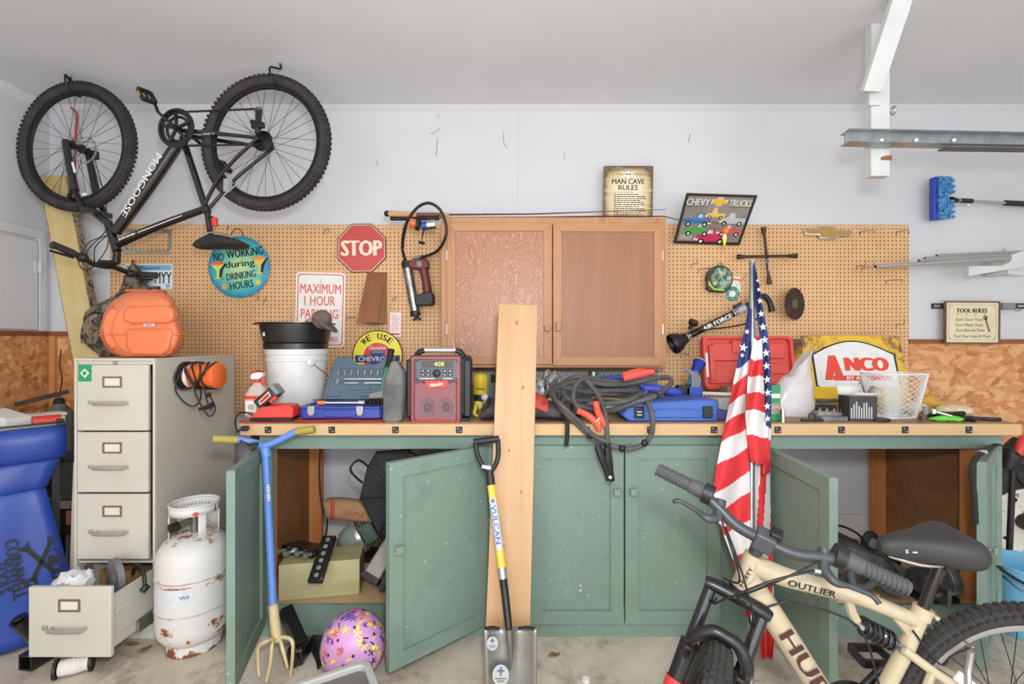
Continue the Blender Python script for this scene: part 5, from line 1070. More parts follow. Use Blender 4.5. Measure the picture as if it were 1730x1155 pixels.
# propane tank
def rust_white():
    m, N, L, b = newmat('propane_paint'); t = N.new('ShaderNodeTexCoord'); s = N.new('ShaderNodeSeparateXYZ'); L.new(t.outputs['Object'], s.inputs[0])
    w = N.new('ShaderNodeMath'); w.operation = 'PINGPONG'; w.inputs[1].default_value = .095; a0 = N.new('ShaderNodeMath'); a0.operation = 'ADD'; a0.inputs[1].default_value = .055; L.new(s.outputs[2], a0.inputs[0]); L.new(a0.outputs[0], w.inputs[0])
    n = noise(N, L, t.outputs['Object'], 16, 7, .7)
    q = N.new('ShaderNodeMath'); q.operation = 'MULTIPLY_ADD'; q.inputs[1].default_value = 2.2; L.new(w.outputs[0], q.inputs[0]); L.new(n, q.inputs[2])
    lo = N.new('ShaderNodeMath'); lo.operation = 'SUBTRACT'; lo.inputs[0].default_value = .13; lo.use_clamp = True; L.new(s.outputs[2], lo.inputs[1])
    q2 = N.new('ShaderNodeMath'); q2.operation = 'MULTIPLY_ADD'; q2.inputs[1].default_value = -2.0; L.new(lo.outputs[0], q2.inputs[0]); L.new(q.outputs[0], q2.inputs[2])
    r = ramp(N, [(.40, (118,72,44)), (.44, (170,128,96)), (.47, (212,210,206))]); L.new(q2.outputs[0], r.inputs[0]); L.new(r.outputs[0], b.inputs['Base Color']); b.inputs['Roughness'].default_value = .5; return m
m_pt = rust_white()
pt = thing('propane_tank', 'rusty white propane tank beside the filing cabinet', 'propane tank', T(X_(329, 2.2), 2.2, 0))
part('body', G().lathe([(0,.03),(.07,.032),(.12,.05),(.145,.085),(.152,.12),(.152,.41),(.146,.45),(.125,.485),(.09,.508),(.04,.518),(0,.52)], 44), m_pt, pt)
part('foot_ring', G().lathe([(.1,.0),(.112,.0),(.112,.06),(.1,.06)], 40), m_pt, pt)
for z in (.20, .345): part('weld_seam', G().torus(.1525, .003, 44, 6, T(0,0,z)), mat('seam_rust', (170,140,116), .6, c2=(206,196,186), sc=30), pt)
def collar(a0, a1, z0, z1, r=.098): return G().grid([[(r*math.cos(a0+(a1-a0)*i/16), r*math.sin(a0+(a1-a0)*i/16), z) for i in range(17)] for z in (z0, z1)])
part('collar', collar(.75, 2.9, .49, .655), m_pt, pt, solid=.005)
part('collar_band', G().grid([[(.098*math.cos(2*PI*i/40), .098*math.sin(2*PI*i/40), z) for i in range(41)] for z in (.618, .655)]), m_pt, pt, solid=.005)
for a_ in (-.85, .3): part('collar_post', collar(a_, a_+.32, .49, .62), m_pt, pt, solid=.005)
part('collar_rim', G().torus(.098, .006, 40, 6, T(0,0,.656)), m_pt, pt)
part('collar_post', collar(-2.9, -2.5, .49, .655), m_pt, pt, solid=.005)
part('valve', G().cyl((0,0,.51), (0,0,.6), .016).cyl((-.005,0,.575), (-.035,-.06,.57), .015, .017).lathe([(0,.0),(.028,.0),(.03,.01),(.02,.018),(0,.02)], 14, T(0,0,.6)), mat('valve_brass', (128,122,112), .45, .7), pt)
part('valve_outlet', G().cyl((-.035,-.06,.57), (-.05,-.09,.567), .021, n=14), DKST, pt)
part('label', G().grid([[(.1535*math.cos(a), .1535*math.sin(a), z) for a in [-2.35+.09*i for i in range(16)]] for z in (.255,.325)]), mat('tank_label', (214,218,222), .5, c2=(196,202,208), sc=30), pt)
part('handwriting', G().tube([(.155*math.cos(-1.35+.03*i), .155*math.sin(-1.35+.03*i), .29+.008*math.sin(i*2.4)) for i in range(9)], .0015, 5), PRB, pt)
part('hazard_sticker', G().prism([(0,.012),(.014,0),(0,-.012),(-.014,0)], 0, .001, T(.06,-.083,.63) @ R(30) @ R(90,'X')), PRR, pt)
# leaning square post with its mottled side
po = thing('leaning_post', 'square treated timber post leaning in the corner', 'post', T(0, 0, 0)); a_, b_ = P(95,306,2.935), P(152,610,2.90); D = (b_-a_).normalized(); b_ = a_+D*((a_.z)/-D.z); Mp = look(b_+V((0,0,.03)), -D, (0,-1,0)); Lp = (a_-b_).length-.02
po.matrix_world = Mp @ R(24, 'Z')
part('timber', G().box((0,0,Lp/2), (.125,.125,Lp)), wood('treated_pine', (196,170,110), (214,190,132), 2, 7), po, bev=.004)
part('mottled_face', G().box((.0633,0,Lp/2), (.001,.121,Lp-.02)), patches('mottle', (186,170,138), [((60,54,48), 18, .55, .05), ((34,32,30), 40, .55, .04)], .8), po); part('mottled_face', G().box((-.0633,0,Lp/2), (.001,.121,Lp-.02)), bpy.data.materials['mottle'], po)
single('red_rope', G().tube([P(112,177,3.025), P(118,180,3.025), P(129,191,3.025), P(130,205,3.025), P(128,222,3.025), P(126,270,3.03), P(125,300,3.03), P(127,360,3.03), P(129,425,3.03)], .0065, 8, k=4), mat('cord_red', (196,70,54), .5), 'red rope hanging on the wall behind the front bike wheel', 'rope')
single('thin_cord', G().tube([P(103,590,2.98), P(101,620,2.98), P(105,640,2.98), P(100,670,2.98), P(101,700,2.98)], .004, 6, k=4), mat('cord_brown', (70,46,34), .6), 'thin brown cord hanging on the chipboard in the corner', 'cord')
gc = thing('gas_cylinder', 'tall gray weathered gas cylinder behind the blue cover', 'gas cylinder', T(-2.62, 2.74, 0) @ Matrix.Diagonal((.7,.7,1,1)))
part('body', G().lathe([(0,0),(.1,0),(.105,.02),(.105,.93),(.09,.99),(.05,1.03),(.03,1.05),(0,1.05)], 28), mat('cylinder_grey', (112,104,96), .7, stops=[(.35,(76,68,60)), (.5,(116,110,104)), (.65,(134,128,120))], sc=10, st=(1,1,.4)), gc)
part('cap', G().lathe([(.035,1.0),(.038,1.06),(.025,1.075),(0,1.078)], 16), DKST, gc)
single('pale_board', G().bar((0,0,0), P(135,780,2.40)-P(129,968,2.32), .018, .05, (1,0,0)), wood('board_pale', (206,186,170), (218,200,184), 2, 6), 'pale narrow board leaning beside the filing cabinet', 'board', T(P(129,968,2.32)-V((0,0,.0))))
# cart with its blue cover
Ar = V((-2.215, 2.345, 0)); w_ = V((-.64,-.768,0)); n_ = V((.768,-.64,0))
Mc = Matrix((-w_, V((0,0,1)).cross(-w_)*1, V((0,0,1)))).transposed().to_4x4(); Mc.translation = Ar
# local frame: x to the right end, -y out of the covered face, z up
ct = thing('tool_cart', 'black framed tool cart under the blue vinyl cover', 'cart', Mc)
for x in (-.03, -.56):
    for y in (.03, .30): part('leg', G().bb((x-.014,y-.014,0), (x+.014,y+.014,.98)), BLK, ct)
for z in (.3, .62): part('shelf', G().bb((-.58,.02,z), (-.01,.32,z+.02)), BLK, ct)
part('tray', G().bb((-.6,.0,.965), (0.0,.34,.98)).bb((-.6,.0,.98), (0.0,.008,1.0)).bb((-.6,.336,.98), (0.0,.346,1.02)), mat('tray_grey', (120,122,124), .4, .6), ct)
part('rail', G().bb((-.6,.0,1.0), (.0,.012,1.008)).bb((-.03,.0,.99), (.0,.016,1.02)), BLK, ct)
m_vin = mat('vinyl_blue', (44,74,158), .42, c2=(38,66,148), sc=4)
vc = thing('vinyl_cover', 'blue padded vinyl fender cover with a tool maker print', 'vinyl cover', Mc)
prof = [(-.022,.99),(-.05,.975),(-.062,.93),(-.05,.86),(-.02,.835),(-.018,.83),(-.03,.74),(-.024,.708),(-.02,.70),(-.035,.66),(-.065,.45),(-.095,.22),(-.12,.015)]
def rx_(z): return .0 if z > .835 else (-.02-.05*(.835-z)/.135 if z > .705 else -.07+.13*(.70-z)/.7)
rows = []
rows = [[(rx_(p.z)-.62*i/14, p.y+.004*math.sin(i*1.3+p.z*9), p.z-.012*(i/14)*(1 if p.z > .02 else 0)) for i in range(15)] for p in cr([(0, a, b) for a, b in prof], 3)]
part('sheet', G().grid(rows), m_vin, vc, solid=.012)
p0 = Mc @ V((-.2,-.075,.40)); nn = (Mc.to_3x3() @ V((0,-1,.13))).normalized(); ex = Mc.to_3x3() @ V((1,0,0)); ey = nn.cross(ex).normalized()
Ms = Matrix((ex, ey, nn)).transposed().to_4x4(); c0 = RP(50, 955, p0, nn); Ms.translation = c0+nn*.012; Ml = Mc.inverted() @ Ms; kk = 2.2/F*1.25
part('lettering', G(Ml).text('CORNWELL', -13*kk, 0, 100*kk*.8, 13*kk, 0, .03, rot=-84).text('TOOLS', -26*kk, -6*kk, 52*kk*.8, 13*kk, 0, .03, rot=-84), PRB, vc)
Me = Ml @ T(11*kk, 2*kk, 0) @ R(-84) @ Matrix.Scale(.78, 4)
for s in (-1, 1):
    part('printed_wrench', G(Me @ R(28*s)).prism([(-32,-3),(32,-3),(32,3),(-32,3)], 0, .0008, None, kk).ring(circ(8*kk, 16, 34*kk), circ(4*kk, 16, 34*kk), 0, .0008).prism([(-30,-4),(-42,-8),(-38,-2),(-38,2),(-42,8),(-30,4)], 0, .0008, None, kk), PRB, vc)
part('printed_oval', G(Me @ T(4*kk, 16*kk, 0)).ring(circ(19*kk, 28, 0, 0, 13*kk), circ(17*kk, 28, 0, 0, 11*kk), 0, .0009), PRB, vc)
part('printed_figure', G(Me @ T(4*kk, 15*kk, 0)).prism([(-8,-7),(8,-7),(10,0),(6,2),(9,6),(2,5),(0,9),(-4,5),(-10,6),(-6,1),(-11,-2)], 0, .0009, None, kk), PRB, vc)
def onc(x, y, z=.981): return Mc @ T(x, y, z)
for nm, lb, cat, g, m_, M2 in (
    ('white_carton', 'white carton lying on the cart tray', 'carton', G().box((0,0,.03), (.10,.16,.06)), PRW, onc(-.2,.12,1.0) @ R(30) @ R(12,'X')),
    ('clear_wrap', 'crumpled clear wrap on the cart tray', 'wrap', crumple(.09, .14, .10, seed=21), mat('wrap', (196,190,180), .25, .3, stops=[(.4,(110,100,90)), (.55,(214,210,204))], sc=30), onc(-.345,.1)),
    ('red_can', 'red can lying behind the tray rail', 'can', G().cyl((-.05,0,.03), (.05,0,.03), .028, n=18), RED, onc(-.058,.055)),
    ('paper_stack', 'stack of white papers on the cart tray', 'papers', G().box((0,0,.02), (.16,.11,.03)).box((.01,.01,.045), (.14,.10,.015), rot=R(14).to_3x3()), PRW, onc(-.06,.2)),
    ('chrome_parts', 'heap of chrome fittings on the cart tray', 'fittings', G().torus(.03, .008, 20, 6, T(0,0,.05) @ R(60,'X')).torus(.025, .007, 20, 6, T(.05,.03,.06) @ R(20,'Y')).cyl((-.06,0,.03), (.06,.04,.06), .012).cyl((-.02,-.03,.02), (.03,.05,.08), .01), CHROME, onc(-.22,.26)),
    ('dark_hand_tool', 'dark hand tool leaning over the papers on the cart', 'tool', G().bar((-.1,0,.0), (.1,.02,.05), .03, .02), DKST, onc(-.05,.28) @ T(0,0,.10)),
    ('gray_bowl', 'gray metal bowl on the cart tray', 'bowl', G().lathe([(0,.0),(.06,.0),(.1,.05),(.104,.05),(.064,-.0),(0,.004)], 26), GAL, onc(-.53,.2))):
    single(nm, g, m_, lb, cat, M2)
sb_ = thing('slate_bin', 'slate gray storage bin standing behind the blue cover', 'bin', T(-2.45, 2.70, .52))
part('body', G().bb((-.065,-.07,.0), (.06,.05,.22)), mat('slate', (70,80,88), .5), sb_, bev=.01); part('lid', G().bb((-.07,-.075,.22), (.065,.055,.26)), mat('slate2', (60,68,76), .5), sb_, bev=.006)
wr_ = thing('low_stand', 'low black metal stand holding the slate bin', 'stand', T(-2.45, 2.70, 0))
part('slab', G().bb((-.075,-.08,.475), (.07,.06,.518)), mat('slab_grey', (150,146,132), .6), wr_, bev=.004)
for x in (-.06, .055):
    for y in (-.065, .045): part('leg', G().bb((x-.014,y-.014,0), (x+.014,y+.014,.475)), BLK, wr_)
part('crossbar', G().bb((-.046,-.07,.34), (.041,-.05,.365)), BLK, wr_)
single('pink_box', G().box((0,0,.0), (.08,.08,.08)), mat('pink_card', (196,128,110), .7), 'faded pink box on the shelf of the low stand', 'box', T(-2.46, 2.69, .415), bev=.002)
single('glass_jar', G().lathe([(0,0),(.04,0),(.042,.01),(.042,.10),(.03,.12),(.03,.14),(0,.14)], 18), mat('jar_glass', (180,176,170), .15, .4), 'dusty jar standing on the floor under the low stand', 'jar', T(-2.46, 2.69, 0))
# hitch and twine on the floor
hb = thing('ball_mount', 'black square steel hitch mount on the floor', 'hitch', T(FLR(46, 1132))); O = hb.matrix_world.inverted()
a_, b_ = FLR(34,1140)+V((0,.02,.036)), FLR(80,1112)+V((0,.02,.036))
dd = (b_-a_).normalized(); m_ = look(a_, dd)
part('receiver_tube', G(O).ring([(.032,.032),(-.032,.032),(-.032,-.032),(.032,-.032)], [(.025,.025),(-.025,.025),(-.025,-.025),(.025,-.025)], 0, (b_-a_).length+.05, m_), BKM, hb)
part('upright', G(O).cyl(a_+dd*.05+V((0,.03,.03)), P(31,1046,2.0), .031, n=18), BKM, hb)
part('bore', G(O).cyl(P(31,1046,2.0), P(31,1046,2.0)+V((-.001,0,.004)), .024, n=18), BLK, hb)
tw_ = thing('twine_spool', 'spool of white twine with black ends lying on the floor', 'spool', T(FLR(98, 1146)+V((0,.0,.04))) @ R(28) @ R(90,'Y'))
part('twine', G().lathe([(.02,.0),(.03,.004),(.034,.05),(.03,.10),(.02,.104)], 24), mat('twine', (226,222,216), .9, c2=(196,190,184), sc=60, st=(.2,.2,6)), tw_)
for z in (-.012, .104): part('end_disc', G().cyl((0,0,z), (0,0,z+.01), .039, n=26), BLK, tw_)

# ---------------------------------------------------------------- inside the left bay
SZ = .1505
def SB(py): return (H-SZ)*F/(py-CY)
wbk_ = thing('timber_block', 'thick greenish timber block on the bench shelf', 'timber block', T(-.952, 2.395, SZ) @ R(10))
part('block', G().bb((-.19,-.085,0), (.185,.085,.175)), wood('green_timber', (176,166,118), (196,186,140), 0, 8), wbk_, bev=.004)
part('end_grain', G().box((.1857,0,.0875), (.001,.165,.17)), mat('end_grain', (150,136,92), .8, c2=(120,106,70), sc=20), wbk_)
bt_ = thing('bolt_bracket', 'black steel bracket with silver bolts on the timber block', 'bracket', T(P(512, 937, 2.42))); O = bt_.matrix_world.inverted()
zz = SZ+.176
part('bar', G(O).bar((X_(482,2.42),2.42,zz+.025), (X_(533,2.36),2.36,zz+.025), .045, .04), BKM, bt_); part('bar', G(O).bar((X_(500,2.47),2.47,zz+.02), (X_(545,2.42),2.42,zz+.02), .03, .03), BKM, bt_)
for px, y_, d in ((486,2.41,.05),(500,2.40,.06),(518,2.39,.05),(532,2.37,.05),(515,2.45,.07),(540,2.44,.06)):
    part('bolt', G(O).cyl((X_(px,y_),y_-.01,zz+.02), (X_(px,y_)-.02,y_-d,zz+.03), .009, n=8).cyl((X_(px,y_)-.02,y_-d,zz+.03), (X_(px,y_)-.024,y_-d-.012,zz+.031), .014, n=6), STEEL, bt_)
sl = thing('slotted_bar', 'black slotted steel bar leaning over the timber block', 'bar', T(0,0,0)); a_, b_ = P(532,984,2.21), P(557,906,2.385); sl.matrix_world = look(a_, b_-a_, (1,0,0)); Ls = (b_-a_).length
part('bar', G().bb((-.012,-.034,0), (.012,.034,Ls)), patches('bar_worn', (34,33,32), [((110,104,98), 30, .62, .05)], .45, .4), sl, bev=.004)
for i in range(6): part('hole', G().cyl((.0122,0,.03+Ls*i/6.5), (.0128,0,.03+Ls*i/6.5), .011, n=12).cyl((-.0128,0,.03+Ls*i/6.5), (-.0122,0,.03+Ls*i/6.5), .011, n=12), STEEL, sl)
en = thing('small_engine', 'gray green small engine with silver band on the bench shelf', 'engine', T(X_(605, 2.74), 2.74, SZ))
Me = T(0,0,.118) @ R(60,'Y') @ R(-20,'X') @ Matrix.Scale(.70, 4)
part('shroud', G(Me).lathe([(0,-.16),(.06,-.15),(.11,-.11),(.13,-.05),(.13,0)], 28), patches('engine_grey', (150,164,150), [((196,86,60), 20, .66, .03), ((120,130,118), 6, .5, .1)], .5), en)
part('band', G(Me).cyl((0,0,0), (0,0,.03), .134, n=28), mat('band_alu', (206,206,206), .3, .6), en)
m_eng = mat('engine_green', (78,104,82), .5, c2=(60,80,64), sc=20)
part('block', G(Me).box((0,0,.09), (.17,.19,.12)), m_eng, en, bev=.01)
for i in range(5): part('fin', G(Me).box((0,0,.045+.024*i), (.21,.22,.008)), m_eng, en)
part('head', G(Me).box((-.10,0,.09), (.05,.12,.09)), m_eng, en, bev=.006)
part('mount', G().bb((-.08,-.06,0), (.1,.08,.03)), DKST, en)
pb = thing('paper_bag', 'brown paper bag with red print lying on the engine', 'paper bag', T(P(588, 880, 2.62))); O = pb.matrix_world.inverted()
rows = []
for i, (px, py, h, d) in enumerate(((550,858,14,.03),(556,858,17,.045),(575,858,18,.05),(600,861,18,.05),(622,864,17,.045),(640,866,16,.04))):
    c = P(px, py, 2.68); rows.append([(c.x+.008*math.sin(j+i), c.y+d*math.cos(2*PI*j/14), c.z+h*2.68/F*math.copysign(abs(math.sin(2*PI*j/14))**.6, math.sin(2*PI*j/14))) for j in range(14)])
part('bag', G(O).loft(rows), mat('kraft', (178,138,102), .85, c2=(160,120,86), sc=14, bump=.4), pb)
part('red_stripe', G(O).grid([[(P(x_, 862+dy, 2.62).x, 2.68-.058, P(x_, 862+dy, 2.62).z) for j, dy in enumerate((-16,-8,0,8,16))] for x_ in (559,564)]), PRR, pb, solid=.002)
g = G(O)
for i in range(9): p = P(578+4.2*i, 866+3*math.sin(i*2)+i*.4, 2.622); g.box(tuple(p), (.007,.001,.02), rot=R(20*i,'Y').to_3x3())
part('red_print', g, mat('print_pinkred', (196,96,80), .6), pb)
so = thing('folded_softbox', 'black folded fabric light box standing in the bench', 'light box', T(X_(665, 2.55), 2.55, SZ))
oct_ = [(608,842),(620,790),(636,762),(690,758),(730,790),(740,850),(715,900),(668,912),(640,905)]
rings = []
for y, s in ((2.50,.10),(2.485,.55),(2.50,.97),(2.53,1.0),(2.57,.9)):
    rings.append([tuple(so.matrix_world.inverted() @ P(672+(a-672)*s, 838+(b-838)*s, y)) for a, b in oct_])
part('fabric', G().loft(rings), mat('fabric_black', (30,30,33), .75, c2=(44,44,48), sc=6), so)
for a, b in oct_: part('rib', G(so.matrix_world.inverted()).cyl(P(672,838,2.478), P(672+(a-672)*.97, 838+(b-838)*.97, 2.495), .004, n=6), BLK, so)
part('handle', G(so.matrix_world.inverted()).tube([P(622,788,2.52), P(607,777,2.48), P(594,786,2.46), P(594,798,2.46), P(612,815,2.5)], .006, 8, k=3), mat('handle_chrome_dark', (70,66,64), .3, .7), so)
fo = single('folding_leg', G().bar((0,0,0), P(662,912,2.44)-P(621,978,2.34), .05, .09, (1,0,0)), mat('leg_taupe', (150,142,132), .45, .3), 'gray metal leg leaning beside the timber block', 'leg', T(P(626,978,2.34)), bev=.01)
part('foot', G().bar(V((0,0,0))-(P(662,912,2.44)-P(621,978,2.34))*.04, (P(662,912,2.44)-P(621,978,2.34))*.10, .054, .096, (1,0,0)), BLK, fo)
ys = thing('yellow_saw', 'black and yellow power tool on the shelf behind the door', 'power tool', T(X_(673,2.36), 2.36, SZ))
part('body', G().tube([(-.05,0,.06), (0,0,.05), (.09,.02,.06)], [.035,.05,.045], 12, k=3), mat('tool_slate', (66,72,82), .5), ys); part('trim', G().tube([(-.03,-.042,.085), (.01,-.05,.075), (.06,-.045,.085)], .009, 8, k=3), YEL, ys)
part('guard', G().tube([(-.085,-.01,.02), (-.06,-.02,.05), (-.03,-.03,.085)], .014, 8, k=3), mat('tool_slate', (66,72,82), .5), ys)
single('bay_cord', G().tube([P(541,757,2.75), P(540,790,2.78), P(541,830,2.8), P(546,862,2.8), P(553,872,2.78), P(552,895,2.72), P(549,912,2.66)], .0045, 6, k=4), BLK, 'black cord hanging down inside the open bench', 'cord')
# ---------------------------------------------------------------- on the floor before the bench
def _lab(g, n, w, h):                        # small print too worn to read
    for i in range(n): g.box((-w/2+w*(i+.5)/n, .0, 0), (w/n*.72, h*(1 if i % 3 else .7), .0006))
    return g
cu = thing('cultivator', 'blue long-handled cultivator with a T-grip leaning on the bench', 'cultivator', T(FLR(464, 1120))); O = cu.matrix_world.inverted()
m_cub = mat('paint_blue', (96,136,206), .4); m_cut = mat('paint_tan', (216,196,150), .5, c2=(196,172,126), sc=12); m_cug = mat('grip_olive', (160,146,66), .6)
part('pole', G(O).cyl(P(448,752,2.13), P(461,1022,2.03), .0165, n=16), m_cub, cu)
part('ferrule', G(O).cyl(P(461,1020,2.03), P(468,1082,2.01), .019, .022, n=16), m_cut, cu)
part('crossbar', G(O).tube([P(400,742,2.06), P(432,748,2.10), P(447,753,2.125), P(475,742,2.135), P(502,728,2.14)], .0155, 12, k=4), m_cub, cu)
part('grip', G(O).cyl(P(361,741,2.03), P(402,742.5,2.06), .0165, n=14), m_cug, cu); part('grip', G(O).cyl(P(500,729,2.14), P(531,725,2.145), .0165, n=14), m_cug, cu)
part('collar', G(O).cyl(P(448,757,2.127), P(450,772,2.12), .021, n=16), m_cub, cu)
part('lettering', _lab(G(O @ T(P(453.5,832,2.075)) @ R(90,'X') @ R(-87)), 7, .075, .016), PRW, cu)
for pts in (((467,1078),(452,1082),(437,1092),(436,1118),(438,1142)), ((467,1078),(460,1088),(458,1110),(455,1130),(450,1151)), ((468,1078),(482,1076),(494,1084),(494,1112),(491,1141)), ((468,1078),(474,1084),(478,1098),(482,1112),(486,1128))):
    d_ = (1.97, 1.955, 1.945, 1.94, 1.94) if pts[1][0] in (460,452) else (2.01,2.0,1.985,1.98,1.98)
    part('tine', G(O).tube([P(*p, y_) for p, y_ in zip(pts, [2.01]+list(d_[1:]))], [.008,.0075,.0075,.007,.006], 8, k=4), m_cut, cu)
part('zip_cord', G(O).tube([P(405,744,2.05), P(418,750,2.06), P(436,748,2.08), P(424,757,2.06), P(410,748,2.05)], .006, 6, k=4), BLK, cu)
bh = thing('hitch_lock', 'black steel coupler lying on the floor behind the cultivator', 'coupler', T(FLR(508, 1135))); O = bh.matrix_world.inverted()
part('body', G(O).bb((X_(488,2.07),2.04,.0), (X_(516,2.07),2.15,.075)), BKM, bh, bev=.012); part('arm', G(O).bar((X_(480,2.17),2.18,.17), (X_(507,2.08),2.09,.06), .05, .05), BKM, bh)
part('end_cap', G(O).cyl((X_(493,2.03),2.025,.035), (X_(493,2.03),2.045,.035), .032, n=18), BLK, bh)
pl = thing('pliers', 'black handled pliers lying open on the floor', 'pliers', T(FLR(540, 1115))); O = pl.matrix_world.inverted()
part('handle', G(O).tube([FLR(524,1092)+V((0,0,.03)), FLR(530,1104)+V((0,0,.02)), FLR(539,1122)+V((0,0,.012))], .011, 8, k=3), BLK, pl); part('handle', G(O).tube([FLR(530,1090)+V((0,0,.04)), FLR(538,1102)+V((0,0,.03)), FLR(541,1118)+V((0,0,.014))], .011, 8, k=3), BLK, pl)
part('jaw', G(O).tube([FLR(539,1120)+V((0,0,.012)), FLR(538,1132)+V((0,0,.01))], [.012,.006], 8), DKST, pl)
single('white_tie', G().tube([FLR(503,1088)+V((0,0,.035)), FLR(510,1090)+V((0,0,.03)), FLR(517,1087)+V((0,0,.035))], .003, 6, k=3), PRW, 'white plastic tie beside the pliers', 'cable tie')
single('screwdriver', G().cyl(FLR(514,1081)+V((0,0,.012)), FLR(537,1083)+V((0,0,.014)), .004).cyl(FLR(534,1083)+V((0,0,.015)), FLR(556,1086)+V((0,0,.017)), .014, .015), mat('handle_slate', (52,50,56), .6), 'dark handled screwdriver lying by the bench base', 'screwdriver')
# splattered ball: bright marks laid on the rubber as thin patches
BR = .132; bl_ = thing('pink_ball', 'pink rubber ball with colorful paint splat pattern', 'ball', T(X_(597.5, 1.986), 1.986, BR))
part('ball', G().ell((0,0,0), BR, 40, m=24), mat('ball_pink', (206,150,198), .4), bl_)
r_ = random.Random(3); cols = [(244,226,60), (60,76,170), (226,96,60), (40,40,70), (236,236,90), (120,60,150), (240,120,60)]
gs_ = [G() for _ in cols]
def onball(d, off):
    d = V(d).normalized(); x = d.orthogonal().normalized(); y = d.cross(x); a = r_.uniform(0, 6.28); c, s = math.cos(a), math.sin(a); x, y = x*c+y*s, y*c-x*s
    return lambda px, py: (d+x*px+y*py).normalized()*(BR+off)
for i in range(230):
    z = r_.uniform(-.8, 1); t = r_.uniform(0, 2*PI); f = onball((math.sqrt(1-z*z)*math.cos(t), math.sqrt(1-z*z)*math.sin(t), z), .0006+.00015*(i % 7)); q = i % len(cols); g = gs_[q]
    kind = r_.randrange(4)
    if kind == 0:
        n = 16; sz = r_.uniform(.09, .15); g.add([f(sz*(1 if j % 2 == 0 else .35)*math.cos(2*PI*j/n)*(1+.4*math.sin(j*5)), sz*(1 if j % 2 == 0 else .35)*math.sin(2*PI*j/n)) for j in range(n)], [tuple(range(n))])
    elif kind == 1: g.add([f(.045*math.cos(2*PI*j/10), .045*math.sin(2*PI*j/10)) for j in range(10)], [tuple(range(10))])
    elif kind == 2:
        for b_ in range(5):
            c, s = math.cos(b_*1.26), math.sin(b_*1.26); g.add([f(.13*x*c-y*s*.02, .13*x*s+y*c*.02) for x, y in ((.1,-1),(1,-1),(1.1,0),(1,1),(.1,1))], [(0,1,2,3,4)])
    else: g.add([f(.10*x, .028*y) for x, y in ((-1,-.6),(-.3,-1),(.6,-.7),(1.1,.1),(.5,.9),(-.6,.8))], [tuple(range(6))])
for c, g in zip(cols, gs_):
    o = part('splat_print', g, mat('splat_%d_%d_%d' % c, c, .45), bl_); o['kind'] = 'stuff'
# gray step stool
ss = thing('step_stool', 'gray plastic step stool with a darker top', 'step stool', T(-.62, 1.56, 0) @ R(30))
part('rim', G().ring(rrect(.36,.30,.03), rrect(.31,.25,.025), .17, .215), mat('stool_grey', (178,176,170), .5), ss, bev=.006)
part('tread', G().prism(rrect(.312,.252,.025), .175, .195), mat('stool_dark', (110,106,104), .6), ss, bev=.004)
part('grip_hole', G().prism(rrect(.10,.035,.016), .195, .1965), BLK, ss)
for x in (-.15, .15):
    for y in (-.12, .12): part('leg', G().lathe([(.028,0),(.02,.17)], 10, T(x, y, 0)), mat('stool_grey', (178,176,170), .5), ss)
part('rivet', G().cyl((-.165,.12,.215), (-.165,.12,.218), .007), STEEL, ss)
m_leaf = mat('dry_leaf', (140,104,70), .8, c2=(110,80,52), sc=40)
for px, py, rz, lw_ in ((936,1108,20,'on the floor beside the shovel blade'), (440,1072,60,'against the foot of the open bench door'), (448,1062,130,'against the bench base behind the cultivator'), (222,1090,10,'on the floor beside the open drawer'), (246,1098,80,'on the floor between the drawer and propane tank')):
    g = G().grid([[(.03*(i/6-.5)*2, .014*math.sin(PI*i/6)*j, .004+.005*abs(j)+.003*math.sin(i)) for j in (-1,-.5,0,.5,1)] for i in range(7)])
    single('dry_leaf', g, m_leaf, 'curled brown dry leaf '+lw_, 'leaf', T(FLR(px, py)) @ R(rz), 'dry leaves on the floor', solid=.001)

# ---------------------------------------------------------------- bicycles
m_tire = mat('tire', (44,42,41), .85, c2=(58,55,53), sc=12); m_rimb = mat('rim_black', (30,30,32), .4, .4); m_spoke = mat('spoke', (60,58,58), .35, .8)
def wheel(root, M, Ro, rt, tag_, nsp=32, rim=None, knob=1.0):
    """wheel whose axle runs along local y; rim is the part, the rest its sub-parts"""
    rr = Ro-2*rt+.004; A = M @ R(-90,'X')
    w = part(tag_, G(A).lathe([(rr,-.011),(rr-.004,-.012),(rr-.02,-.008),(rr-.024,0),(rr-.02,.008),(rr-.004,.012),(rr,.011),(rr,-.011)], 72, None, False), rim or m_rimb, root)
    part('tire', G(A).torus(Ro-rt, rt*.96, 72, 12), m_tire, w)
    g = G(A); n = 84
    for i in range(n):
        for row, (dz, rad) in enumerate(((0, Ro), (.55, Ro-.12*rt), (-.55, Ro-.12*rt), (.9, Ro-.55*rt), (-.9, Ro-.55*rt))):
            a = 2*PI*(i+.5*(row % 2))/n
            g.box((rad-.001, 0, 0), (.006*knob, .015, rt*.42), R(math.degrees(a)) @ T(0,0,dz*rt))
    o = part('tread_knobs', g, m_tire, w); o['kind'] = 'stuff'
    part('hub', G(A).lathe([(.008,-.055),(.008,-.034),(.026,-.032),(.026,-.026),(.014,-.02),(.014,.02),(.026,.026),(.026,.032),(.008,.034),(.008,.055)], 18), BLK, w)
    sp = None
    for i in range(nsp):
        s = 1 if i % 2 else -1; L = rr-.02; tw = math.radians(22*(1 if (i//2) % 2 else -1))
        if i < 4:
            m_ = G().cyl((.025*math.cos(tw*2.2), .025*math.sin(tw*2.2), s*.029), (L, 0, s*.003), .0012, n=5)
            o = part('spoke', m_, m_spoke, w); o.matrix_local = A @ R(360*i/nsp)
            sp = (sp or [])+[o]
        else: inst(sp[i % 4], w, A @ R(360*i/nsp))
    return w
